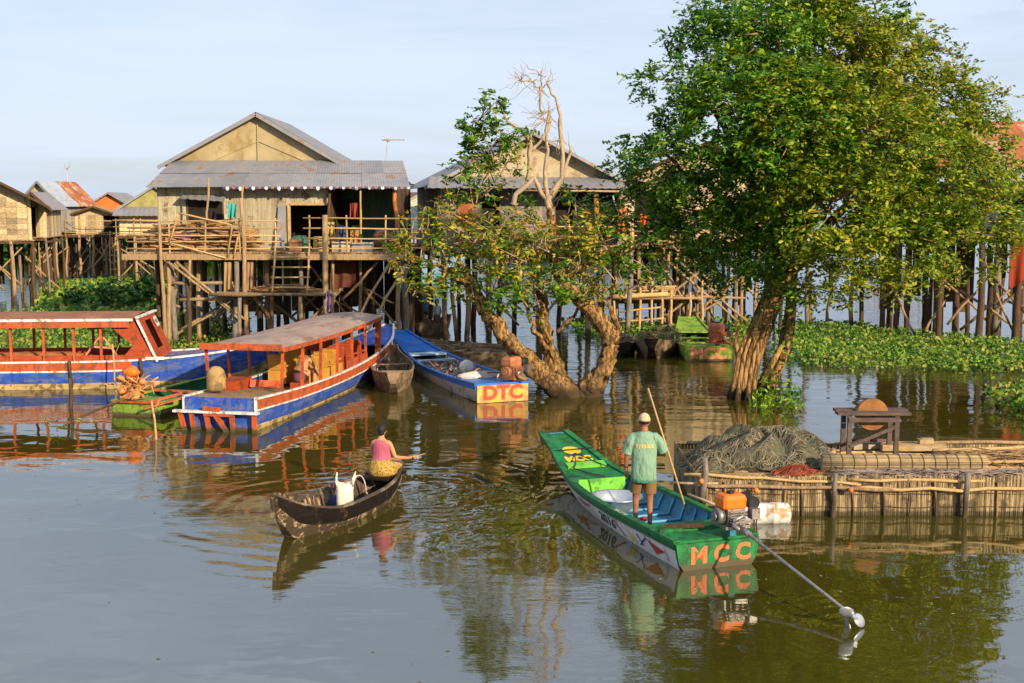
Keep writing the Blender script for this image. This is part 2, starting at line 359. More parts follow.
def crown(lobes, per_m3, leaves_per_clump, sig, size, aspect=.45, inner=.45, upk=.5):
    """lobes: (centre, (rx,ry,rz)); clumps mostly near the skin of each lobe"""
    Cs, Ns, As = [], [], []; clumps = []
    for c, r in lobes:
        vol = 4.19 * r[0] * r[1] * r[2]; k = max(3, int(vol * per_m3))
        d = RNG.normal(size=(k, 3)); d /= np.linalg.norm(d, axis=1, keepdims=True)
        q = inner + (1.0 - inner) * RNG.uniform(0, 1, (k, 1)) ** .6 + (RNG.uniform(0, 1, (k, 1)) > .86) * RNG.uniform(.05, .22, (k, 1))
        P = np.array(c) + d * q * np.array(r)
        clumps += [tuple(p) for p in P]
        for i in range(k):
            m = int(leaves_per_clump * RNG.uniform(.5, 1.4)); s = sig * RNG.uniform(.6, 1.3)
            ax = RNG.normal(size=3); ax[2] *= .5; ax /= np.linalg.norm(ax)
            # leafy sprays leaving the clump outwards, leaves alternating along each twig
            ns = max(2, m // 9); st = P[i] + RNG.normal(size=(ns, 3)) * np.array([s, s, s * .6]) * .8
            dr = d[i] * .8 + RNG.normal(size=(ns, 3)) * .65; dr[:, 2] -= .12; dr /= np.linalg.norm(dr, axis=1, keepdims=True)
            sd_ = np.cross(dr, np.array([0, 0, 1.0])); sd_ /= np.linalg.norm(sd_, axis=1, keepdims=True) + 1e-6
            Ls = s * RNG.uniform(1.2, 2.8, (ns, 1))
            for q in range(9):
                t_ = (q + .5) / 9; sg = 1 if q % 2 else -1
                Cs.append(st + dr * Ls * t_ + sd_ * sg * size * .38 - np.array([0, 0, 1.0]) * Ls * t_ * t_ * .25 + RNG.normal(size=(ns, 3)) * .012)
                As.append(sd_ * sg + dr * .7); nn = RNG.normal(size=(ns, 3)) * .42 + d[i] * .25; nn[:, 2] += upk + .25; Ns.append(nn)
    C = np.concatenate(Cs); Nn = np.concatenate(Ns)
    return leaf_mesh(C, Nn, size, aspect, A=np.concatenate(As)), clumps
def branch_path(mb, a, b, r0, r1, k=6, wob=.12, n=7, sag=0):
    a = Vector(a); b = Vector(b); L = (b - a).length; pts = []
    for i in range(k + 1):
        t = i / k; j = wob * L * .25 * math.sin(math.pi * t)
        pts.append(a.lerp(b, t) + Vector((random.uniform(-j, j), random.uniform(-j, j), random.uniform(-j, j) + sag * math.sin(math.pi * t))))
    mb.tube(pts, [r0 + (r1 - r0) * i / k for i in range(k + 1)], n); return pts

# ------------------------------------------------------------------ big tree on the right
L_tree = leafmat('tree_leaves', [(.022, .11, .010), (.05, .19, .012), (.11, .27, .014), (.20, .34, .016), (.28, .36, .02)], .32, .22)
L_tree2 = leafmat('yellow_green_tree_leaves', [(.06, .16, .008), (.13, .25, .010), (.23, .32, .012), (.34, .37, .016), (.36, .29, .03)], .35, .3)  # yellower leaf colours for the right-hand lobes
def big_tree():
    root = empty('leafy_tree', G(742, 404), 0, 'big tree with a dense round green crown and two leaning ridged trunks in the water', 'tree')
    o = root.location
    loc = lambda p: Vector(p) - o
    Y = 31.0
    px = 38.7
    spec = [  # px, py, radius px, depth offset
        (720, 45, 46, 0), (668, 100, 36, -.5), (655, 160, 34, 0), (690, 150, 52, -1.2), (760, 50, 62, 1), (770, 35, 44, -1.5), (820, 60, 62, 2), (845, 40, 45, -.5), (880, 75, 58, 0),
        (930, 100, 52, 0), (965, 135, 46, 1), (985, 185, 38, 0), (985, 225, 34, -.8), (940, 180, 60, -2), (880, 150, 66, -2.8), (800, 120, 66, -2.4), (740, 110, 60, -2.2), (700, 210, 44, 0),
        (655, 205, 34, .5), (735, 240, 46, 1.4), (760, 190, 60, -.8), (770, 255, 36, -1), (830, 210, 58, -3.2), (850, 255, 40, -2.6), (900, 235, 50, -2.6), (945, 245, 34, -1.6), (820, 275, 26, -2.4),
        (885, 275, 26, -2.2), (795, 160, 58, 2.6), (860, 130, 66, 3), (910, 200, 46, 2.6), (680, 240, 26, 1), (640, 130, 22, 0), (1000, 165, 18, 0), (690, 28, 22, .4), (905, 45, 34, 1), (1010, 205, 22, 0), (720, 268, 24, .4), (750, 8, 34, 0), (815, 6, 38, .5), (868, 14, 32, .5), (712, 8, 20, .2), (632, 165, 13, 0), (640, 190, 12, 0), (648, 80, 12, 0), (690, 12, 13, 0), (930, 52, 15, 0), (960, 85, 14, 0), (998, 108, 13, 0), (1012, 240, 13, 0), (660, 222, 14, 0), (700, 262, 13, 0), (800, 292, 12, -2), (860, 290, 14, -2), (925, 275, 14, -2), (1000, 262, 14, -.5), (640, 215, 11, 0), (905, 22, 14, .5), (838, 296, 9, -2)]
    lobes = []
    for (x, y, r, dy) in spec:
        c = loc(at(x, y, Y + dy)); rr = r / px * (Y + dy) / Y; lobes.append((tuple(c), (rr, rr * 1.0, rr * .92)))
    ia = [i for i, q in enumerate(spec) if q[0] < 815 or q[1] < 30]; ib = [i for i in range(len(spec)) if i not in ia or 800 <= spec[i][0] < 830]
    V, cl = crown([lobes[i] for i in ia], 8.0, 88, .19, .130, .46, inner=.5)
    quads_object('crown', V, L_tree, root)
    V2, cl2 = crown([lobes[i] for i in ib], 8.4, 90, .18, .125, .46, inner=.5)
    quads_object('yellow_green_crown', V2, L_tree2, root); cl = cl + cl2
    print('big tree leaves', len(V) // 4, len(V2) // 4)
    mb = MB(); rid = [1, 1.16, .86, 1.1, .9, 1.2, .82, 1.12, .9, 1.08, .84, 1.18]
    W = lambda x, y, d=0: loc(at(x, y, Y + d))
    top1 = W(786, 262)
    mb.tube([loc(G(738, 408, -.3)), W(741, 392), W(747, 368), W(756, 340), W(767, 312), W(777, 286), top1], [.34, .30, .27, .26, .25, .25, .23], 24, ridge=[1, 1.22, .8, 1.12, .88, 1.18, .84, 1.1], rough=.12)
    # root ridges of the first trunk
    for k in range(5):
        x0 = 730 + k * 5
        mb.tube([loc(G(x0 - 1, 404 + (k % 2) * 3, -.2)) + Vector((0, -.32, 0)), W(x0 + 4, 385, -.30), W(x0 + 9, 355, -.26), W(750 + k * 5, 325, -.20)], [.085, .075, .06, .03], 7)
    mb.tube([loc(G(767, 402, -.3)), W(770, 385, .5), W(781, 360, .5), W(787, 335, .5), W(791, 308, .4), W(792, 270, .3)], [.18, .15, .13, .17, .13, .14], 16, ridge=[1, 1.3, .75, 1.1])
    mb.tube([loc(G(757, 400, -.3)), W(762, 380, .2), W(775, 358, .1), W(782, 345, .1)], [.12, .1, .09, .06], 7)
    mb.tube([W(741, 365, -.1), W(736, 345, -.2), W(738, 328, -.2)], [.10, .08, .03], 7)
    ends = [W(700, 90), W(660, 150), W(760, 60, 1), W(820, 70, 2), W(880, 110, -1), W(940, 150), W(830, 210, -2.5), W(900, 230, -2), W(700, 210, .5), W(770, 120, -1.5), W(980, 200), W(740, 240, 1.2)]
    for e in ends:
        mid = top1.lerp(e, .5) + Vector((random.uniform(-.4, .4), random.uniform(-.4, .4), random.uniform(0, .6)))
        p1 = branch_path(mb, top1 + Vector((random.uniform(-.1, .1), 0, random.uniform(-.4, .1))), mid, .17, .10, 4, .2)
        branch_path(mb, p1[-1], e, .10, .04, 5, .25)
        for _ in range(5):
            q = mid.lerp(e, random.uniform(.1, 1)); branch_path(mb, q, q + Vector((random.uniform(-1, 1), random.uniform(-1, 1), random.uniform(-.3, 1))) * 1.3, .035, .012, 4, .3, 5)
    mb.build('trunk', M_barkt, root)
    mt = MB()
    for c in random.sample(cl, 420):
        c = Vector(c); hub = min((Vector(l[0]) for l in lobes), key=lambda q: (q - c).length)
        mt.tube([hub.lerp(c, .45), hub.lerp(c, .8) + Vector((random.uniform(-.1, .1),) * 3), c + (c - hub) * .12], [.022, .014, .005], 4)
    tag(mt.build('twigs', M_twig, root), kind='stuff')
    # climbing plants and grass at the foot
    P = []; 
    for _ in range(520):
        t = random.random(); p = W(random.uniform(752, 798), random.uniform(300, 398), random.uniform(-.3, .6)); P.append(tuple(p + Vector((random.gauss(0, .1), 0, random.gauss(0, .1)))))
    for _ in range(380):
        p = G(random.uniform(748, 802), random.uniform(388, 408), random.uniform(0, .35)); P.append(tuple(loc(p)))
    C = np.array(P); V = leaf_mesh(C, RNG.normal(size=C.shape) + np.array([0, -.3, .4]), .13, .4)
    quads_object('climbing_vine', V, L_tree, root)
big_tree()

# ------------------------------------------------------------------ half dead tree in the middle
L_dry = leafmat('dry_tree_leaves', [(.03, .13, .010), (.10, .25, .012), (.24, .35, .016), (.42, .42, .025), (.50, .35, .03), (.40, .20, .03)], .35, .8)
L_fresh = leafmat('fresh_tree_leaves', [(.02, .10, .008), (.05, .18, .010), (.13, .28, .012), (.30, .34, .016)], .35, .8)
def mid_tree():
    root = empty('gnarled_tree', G(568, 398), 0, 'gnarled half-bare tree with forked trunks in the water and thin yellowing leaves', 'tree')
    o = root.location; Y = 31.2
    W = lambda x, y, d=0: at(x, y, Y + d) - o
    mb = MB(); rid = [1, 1.1, .92, 1.06, .95]
    def limb(path, radii, n=12, rid_=rid):
        # finer, wobbly path
        pts = [W(*p) for p in path]; out = []; rr = []
        for i in range(len(pts) - 1):
            for k in range(7):
                t = k / 7; out.append(pts[i].lerp(pts[i + 1], t) + Vector((random.gauss(0, .028), random.gauss(0, .02), random.gauss(0, .02)))); rr.append((radii[i] + (radii[i + 1] - radii[i]) * t) * random.uniform(.92, 1.1))
        out.append(pts[-1]); rr.append(radii[-1]); mb.tube(out, rr, n + 4, ridge=[1, 1.14, .9, 1.08, .94, 1.16, .86], rough=.13)
    limb([(572, 408), (566, 392), (545, 377), (522, 356), (503, 335), (487, 312), (474, 290), (462, 268)], [.32, .32, .28, .24, .21, .17, .12, .07])
    limb([(586, 406), (594, 388), (603, 370), (611, 352), (609, 333), (596, 316), (578, 298), (562, 280), (556, 262), (552, 235), (549, 205)], [.25, .25, .21, .19, .20, .19, .17, .14, .12, .10, .09])
    limb([(578, 402, .2), (560, 378, .5), (548, 352, .6), (543, 325, .7), (541, 295, .8), (532, 262, .9), (520, 235, .6)], [.2, .21, .19, .16, .13, .09, .05])
    limb([(605, 372, .2), (590, 378), (580, 396)], [.12, .14, .2], 8)
    limb([(528, 360, -.2), (516, 348, -.3), (506, 338, -.3), (497, 330, -.4), (496, 320, -.4)], [.10, .11, .10, .09, .03], 8)
    limb([(548, 350, .3), (535, 332, .2), (528, 312, .2), (527, 296, .2)], [.06, .06, .05, .03], 6)
    limb([(556, 372, .4), (549, 340, .3), (538, 316, .3), (530, 302, .2)], [.05, .05, .04, .02], 6)
    limb([(556, 332, .4), (572, 318, .3), (583, 300, .2)], [.05, .045, .02], 6)
    limb([(612, 350, .1), (618, 328, 0), (608, 300, .1), (615, 280, .1)], [.10, .07, .05, .03], 6)
    # lower bushy limbs
    for path, r in (([(474, 290), (450, 270), (428, 262), (405, 250)], [.10, .06, .04, .015]), ([(562, 280), (590, 262), (618, 248), (640, 240)], [.10, .07, .05, .015]), ([(532, 262, .9), (500, 240, .6), (470, 222, .3), (445, 210)], [.09, .06, .04, .015]), ([(556, 262), (580, 235, .4), (600, 215, .5)], [.08, .05, .015])):
        limb(path, r, 7)
    mb.build('trunk', M_bark, root)
    # bare pale upper trunks
    mb2 = MB()
    def limb2(path, radii, n=9):
        pts = [W(*p) for p in path]; out = []; rr = []
        for i in range(len(pts) - 1):
            for k in range(3):
                t = k / 3; out.append(pts[i].lerp(pts[i + 1], t) + Vector((random.gauss(0, .012),) * 3)); rr.append((radii[i] + (radii[i + 1] - radii[i]) * t) * random.uniform(.8, 1.14) * .66)
        out.append(pts[-1]); rr.append(radii[-1]); mb2.tube(out, rr, n, ridge=[1, 1.1, .93])
    limb2([(552, 215), (548, 200), (553, 192), (562, 178), (563, 155), (560, 132), (561, 115), (555, 98), (547, 84)], [.12, .12, .12, .10, .09, .09, .07, .05, .03])
    limb2([(562, 180), (568, 160), (571, 150), (569, 142), (568, 132)], [.07, .07, .06, .02, .01], 6)
    limb2([(551, 208), (546, 190), (545, 172), (548, 150), (546, 130), (549, 112), (540, 112), (541, 95), (541, 86)], [.12, .09, .09, .07, .06, .06, .05, .05, .04])
    limb2([(545, 200), (534, 178), (524, 188), (516, 194), (513, 205)], [.10, .09, .11, .10, .09])
    limb2([(528, 180), (530, 160), (530, 140), (520, 130), (508, 122), (500, 112)], [.10, .10, .09, .07, .05, .02])
    limb2([(530, 152), (540, 142), (548, 130), (551, 118)], [.07, .06, .06, .05])
    limb2([(541, 92), (533, 82), (522, 80), (515, 74), (516, 71)], [.045, .035, .025, .015, .01], 5)
    limb2([(541, 88), (541, 76), (536, 70), (529, 68), (527, 64)], [.03, .025, .018, .012, .008], 5)
    limb2([(541, 78), (542, 70), (544, 62)], [.02, .014, .008], 5)
    limb2([(543, 88), (548, 80), (551, 74), (551, 69)], [.03, .03, .022, .014], 5)
    for _ in range(95):
        x0, y0 = random.choice([(541, 90), (533, 82), (548, 112), (545, 120), (522, 80), (541, 76), (520, 130), (563, 140)])
        a = W(x0, y0); b = a + Vector((random.uniform(-.75, .45), random.uniform(-.4, .4), random.uniform(-.5, .45)))
        branch_path(mb2, a, b, .010, .003, 4, .6, 4)
    mb2.build('bare_branch', M_barkp, root)
    def lobes(spec):
        out = []
        for (x, y, r, dy) in spec:
            rr = r / 38.5; out.append((tuple(W(x, y, dy)), (rr * random.uniform(.85, 1.1), rr, rr * random.uniform(.55, .95))))
        return out
    fresh = [(494, 98, 13, 0), (488, 108, 12, .2), (500, 122, 13, -.2), (484, 132, 15, .1), (496, 148, 15, -.1), (474, 140, 10, 0), (512, 142, 11, .1), (470, 125, 9, 0), (488, 172, 14, .1), (478, 160, 14, -.2), (499, 112, 12, 0), (478, 118, 14, 0), (505, 134, 20, 0), (482, 148, 20, 0), (500, 160, 18, .3), (470, 172, 18, 0), (520, 128, 12, 0), (492, 138, 15, -.3), (462, 190, 18, .3), (478, 200, 20, 0),
             (500, 283, 34, -.6), (545, 282, 30, -.6), (530, 295, 22, -.5), (470, 285, 20, -.2), (425, 222, 18, .2), (440, 248, 18, -.3), (515, 250, 20, -.9), (570, 258, 20, -.8), (600, 238, 22, -.6), (440, 285, 18, 0), (415, 262, 15, .1), (610, 268, 22, -.4), (642, 262, 20, -.2), (395, 250, 11, 0), (560, 292, 16, -.5), (500, 300, 16, -.5), (635, 240, 28, -.3), (625, 262, 24, 0), (610, 210, 26, .2), (585, 205, 22, .3), (560, 195, 18, .5), (650, 262, 16, 0), (525, 200, 20, .8)]
    dry = [(435, 228, 28, .2), (420, 248, 22, 0), (465, 232, 36, -.2), (500, 232, 38, -.6), (540, 240, 38, -.8), (578, 240, 36, -.5), (600, 258, 32, 0), (455, 262, 30, 0), (440, 272, 20, .2), (485, 185, 22, .3), (500, 205, 26, .4), (520, 262, 36, -.4), (560, 270, 26, .6),
           (615, 238, 26, .4), (408, 245, 14, 0), (505, 165, 14, 0), (485, 262, 28, .3), (590, 225, 26, 0), (396, 262, 11, .1), (415, 285, 12, 0), (435, 292, 12, 0), (462, 292, 13, -.2), (585, 285, 13, 0), (600, 292, 10, 0), (640, 278, 13, 0), (655, 250, 12, 0), (430, 205, 12, 0), (450, 200, 11, .2), (575, 205, 13, 0), (625, 212, 11, 0), (470, 158, 9, 0), (535, 212, 12, -.2), (612, 285, 12, .2), (400, 228, 9, 0)]
    V1, c1 = crown(lobes(fresh), 9.5, 44, .14, .16, .40, inner=.1)
    V2, c2 = crown(lobes(dry), 8.0, 46, .15, .13, .42, inner=.05)
    print('mid tree leaves', len(V1) // 4, len(V2) // 4)
    quads_object('crown', V1, L_fresh, root); quads_object('dry_foliage', V2, L_dry, root)
    mt = MB(); lb = lobes(dry) + lobes(fresh)
    for c in random.sample(c2, min(330, len(c2))) + random.sample(c1, min(150, len(c1))):
        c = Vector(c); hub = min((Vector(l[0]) for l in lb), key=lambda q: (q - c).length)
        a = hub + Vector((random.uniform(-.3, .3), random.uniform(-.2, .2), -.3))
        mt.tube([a, a.lerp(c, .6) + Vector((random.uniform(-.12, .12), 0, random.uniform(-.05, .15))), c + (c - hub) * .2], [.02, .013, .004], 4)
    tag(mt.build('twigs', M_barkp, root), kind='stuff')
mid_tree()

# ------------------------------------------------------------------ floating plants and bushes
L_hya = leafmat('hyacinth_leaves', [(.03, .11, .01), (.06, .20, .012), (.13, .28, .016), (.22, .32, .02), (.30, .26, .05)], .3, .5, .45)
L_bush = leafmat('bush_leaves', [(.015, .07, .010), (.03, .12, .014), (.055, .16, .016), (.10, .22, .02)], .25, .6)
def in_poly(x, y, P):
    c = False; j = len(P) - 1
    for i in range(len(P)):
        if (P[i][1] > y) != (P[j][1] > y) and x < (P[j][0] - P[i][0]) * (y - P[i][1]) / (P[j][1] - P[i][1]) + P[i][0]: c = not c
        j = i
    return c
def plants(name, pxpoly, n, size, hgt, label, mat=None, cat='water plants', asp=.75, edge=.5):
    P = [(G(x, y).x, G(x, y).y) for x, y in pxpoly]
    xs = [p[0] for p in P]; ys = [p[1] for p in P]; C = []
    hn = [(random.uniform(min(xs), max(xs)), random.uniform(min(ys), max(ys)), random.uniform(.3, 1.1)) for _ in range(40)]
    tries = 0
    while len(C) < n and tries < n * 30:
        tries += 1
        x = random.uniform(min(xs), max(xs)); y = random.uniform(min(ys), max(ys))
        if not in_poly(x + random.gauss(0, edge * .5), y + random.gauss(0, edge * .6), P): continue
        k = .55 + .45 * math.sin(x * 1.3 + math.sin(y * .9) * 2) * math.sin(y * 1.1 + x * .4)
        if random.random() > .35 + .8 * k: continue
        C.append((x, y, .02 + hgt * random.random() ** .8 * (.5 + .7 * k)))
    C = np.array(C); nn = RNG.normal(size=C.shape) * .6; nn[:, 2] += .7; nn[:, 1] -= .35
    V = leaf_mesh(C, nn, size, asp, lo=.35, hi=1.45)
    return tag(quads_object(name, V, mat or L_hya), label, cat, None, 'stuff')
plants('water_hyacinth', [(788, 327), (850, 325), (905, 334), (960, 341), (1075, 350), (1075, 376), (1010, 374), (960, 373), (905, 370), (845, 370), (800, 366), (786, 350)], 15000, .125, .28, 'bright green water hyacinth drifting right of the big tree')
plants('water_hyacinth', [(1000, 392), (1075, 386), (1075, 430), (1026, 422), (990, 406)], 1600, .15, .42, 'leafy water plants at the right edge nearest the pen', L_hya)
plants('water_hyacinth', [(-60, 318), (100, 314), (235, 322), (240, 352), (130, 368), (-60, 372)], 15000, .14, .34, 'water hyacinth seen through the open sides of the long left boat')
plants('water_hyacinth', [(560, 322), (650, 326), (750, 320), (752, 340), (690, 346), (640, 344), (590, 340)], 3200, .16, .30, 'water hyacinth behind the lime green boat')
plants('grass', [(50, 285), (165, 280), (170, 312), (40, 316)], 6000, .30, .35, 'low light green grass bank in front of the far left houses', L_hya, 'grass')
def bush(x, y, w, h, label, n=2600):
    root = empty('bush', G(x, y), 0, label, 'bush', 'bushes in front of the far left houses')
    s = (G(x + 1, y) - G(x, y)).length; rx = w / 2 * s; rz = h * s
    lob = [((random.uniform(-.5, .5) * rx, random.uniform(-.4, .4) * rx, random.uniform(.25, .65) * rz), (rx * .6, rx * .6, rz * .38)) for _ in range(7)]
    V, c = crown(lob, 7, 26, .22, .26, .45, .3)
    quads_object('crown', V, L_bush, root)
    mt = MB()
    for c_ in random.sample(c, min(14, len(c))): mt.tube([(random.uniform(-.2, .2), 0, -.1), tuple(Vector(c_) * .5), c_], [.04, .03, .01], 5)
    mt.build('stem', M_bark, root)
bush(140, 309, 36, 36, 'dark green leafy bush beside the stilts of the large house')
bush(110, 311, 34, 34, 'dark green bush, middle one of the three in front of the far houses')
bush(76, 310, 26, 20, 'smallest dark green bush nearest the woven-wall house')

# low wooded shore far behind the left houses
def wood(x0, x1, Y, h, n, label):
    V, c = crown([((random.uniform(x0, x1), Y + random.uniform(-4, 8), random.uniform(.2, .5) * h), (random.uniform(1.5, 3.2), 2, h * random.uniform(.35, .6))) for _ in range(n)], 2.4, 26, .45, .5, .5, .3)
    tag(quads_object('far_wood', V, L_bush), label, 'trees', None, 'stuff')
wood(-74, -42, 112, 3.6, 26, 'dark low wood seen between the stilts of the far left houses')
wood(-42, -16, 104, 3.3, 22, 'dark low wood seen under the cream house and the large house')
wood(-2, 20, 120, 3.0, 14, 'dark low wood seen between the stilts in the middle distance')

# bits of weed and leaves afloat
def debris(n, label):
    C = []
    while len(C) < n:
        px, py = random.choice(((random.uniform(680, 1030), random.uniform(525, 640)), (random.uniform(0, 260), random.uniform(430, 520)), (random.uniform(400, 700), random.uniform(470, 670)), (random.uniform(560, 1000), random.uniform(370, 440)), (random.uniform(0, 1024), random.uniform(420, 683))))
        k = random.choice((1, 1, 1, 2, 4)); g = G(px, py)
        for _ in range(k): C.append((g.x + random.gauss(0, .05), g.y + random.gauss(0, .05), .005 + random.uniform(0, .004)))
    C = np.array(C); nn = RNG.normal(size=C.shape) * .06; nn[:, 2] += 1
    tag(quads_object('floating_debris', leaf_mesh(C, nn, .05, .5, lo=.4, hi=1.6), leafmat('debris', [(.10, .09, .03), (.22, .20, .06), (.10, .16, .03), (.30, .24, .14)], .1, 1)), label, 'debris', None, 'stuff')
debris(230, 'small leaves and bits of weed floating on the open water')
# ------------------------------------------------------------------ stilt houses (local frame: x along the front, y depth, z up)
def planks_v(mb, x0, x1, y, z0, z1, w=.16, th=.025, top=None, mi=0):
    """vertical boards on the plane y; top(x) overrides z1"""
    n = max(1, int(abs(x1 - x0) / w)); s = (x1 - x0) / n
    for i in range(n):
        a = x0 + s * i; c = a + s / 2; zt = top(c) if top else z1; zt += random.uniform(-.01, .01)
        if zt - z0 < .03: continue
        mb.box((c, y + random.uniform(-.006, .006), (z0 + zt) / 2), (abs(s) * .97, th, zt - z0), None, mi)
def planks_side(mb, y0, y1, x, z0, z1, w=.16, th=.025, top=None):
    n = max(1, int(abs(y1 - y0) / w)); s = (y1 - y0) / n
    for i in range(n):
        c = y0 + s * (i + .5); zt = top(c) if top else z1
        mb.box((x + random.uniform(-.006, .006), c, (z0 + zt) / 2), (th, abs(s) * .97, zt - z0))
def deck(mb, x0, x1, y0, y1, z, w=.17, th=.05, along='y'):
    if along == 'y':
        n = int((x1 - x0) / w)
        for i in range(n): mb.box((x0 + (i + .5) * (x1 - x0) / n, (y0 + y1) / 2 + random.uniform(-.08, .05), z - th / 2 + random.uniform(-.008, .008)), (w * .93, y1 - y0, th))
    else:
        n = int((y1 - y0) / w)
        for i in range(n): mb.box(((x0 + x1) / 2 + random.uniform(-.1, .1), y0 + (i + .5) * (y1 - y0) / n, z - th / 2), (x1 - x0, w * .93, th))
def post(root, x, y, z0, z1, r=.09, mat=None, lean=.06, name='post'):
    mb = MB(); pole(mb, (x + random.uniform(-lean, lean), y + random.uniform(-lean, lean), z0), (x, y, z1), r, 8, .04, 0, 4)
    if mat is None or mat is M_post: mat = random.choice((M_post, M_post, M_postg, M_postd)) if name == 'post' else M_post
    return mb.build(name, mat, root)
def brace(root, a, b, r=.045, mat=None, name='brace'):
    mb = MB(); pole(mb, a, b, r, 6, .04); return mb.build(name, mat or M_post, root)
def ladder(root, x0, x1, yt, zt, yb, zb, n=5, r=.035, mat=None, label=None):
    mb = MB()
    for x in (x0, x1): pole(mb, (x, yb, zb), (x, yt, zt), r, 6, .02)
    for i in range(n):
        t = (i + .6) / n; pole(mb, (x0 - .08, yb + (yt - yb) * t, zb + (zt - zb) * t), (x1 + .08, yb + (yt - yb) * t, zb + (zt - zb) * t), r * .9, 5, .02)
    return mb.build('ladder', mat or M_bamboo, root, label)
def window_part(root, x0, x1, y, z0, z1, frame=M_plank):
    w = MB(); w.box(((x0 + x1) / 2, y - .02, (z0 + z1) / 2), (x1 - x0, .03, z1 - z0)); wo = w.build('window', M_dark, root)  # window pane is a near-black sheet, room shade painted in
    f = MB(); t = .06
    for (cx, cz, sx, sz) in (((x0 + x1) / 2, z1 + t / 2, x1 - x0 + 2 * t, t), ((x0 + x1) / 2, z0 - t / 2, x1 - x0 + 2 * t, t), (x0 - t / 2, (z0 + z1) / 2, t, z1 - z0), (x1 + t / 2, (z0 + z1) / 2, t, z1 - z0)):
        f.box((cx, y - .045, cz), (sx, .05, sz))
    f.build('frame', frame, wo)
def railing(root, x0, x1, y, z, n=4, hgt=.95, mat=None, posts=None):
    mb = MB()
    for i in range(n): pole(mb, (x0 - .2, y, z + .12 + (hgt - .12) * i / (n - 1)), (x1 + .2, y + random.uniform(-.05, .05), z + .12 + (hgt - .12) * i / (n - 1) + random.uniform(-.05, .05)), .03, 6, .02)
    k = posts or max(2, int((x1 - x0) / 1.2))
    for i in range(k + 1): x = x0 + (x1 - x0) * i / k; pole(mb, (x, y + .03, z - .3), (x + random.uniform(-.05, .05), y + .03, z + hgt + .1), .035, 6, .02)
    return mb.build('railing', mat or M_bamboo, root)
def beams(root, x0, x1, y0, y1, z, nx=3, ny=5, mat=None):
    mb = MB()
    for i in range(nx): y = y0 + (y1 - y0) * i / (nx - 1); mb.beam((x0, y, z), (x1, y, z), .10, .14)
    for i in range(ny): x = x0 + (x1 - x0) * i / (ny - 1); mb.beam((x, y0 - .1, z - .14), (x, y1 + .1, z - .14), .09, .12)
    return mb.build('floor_beam', mat or M_postd, root)

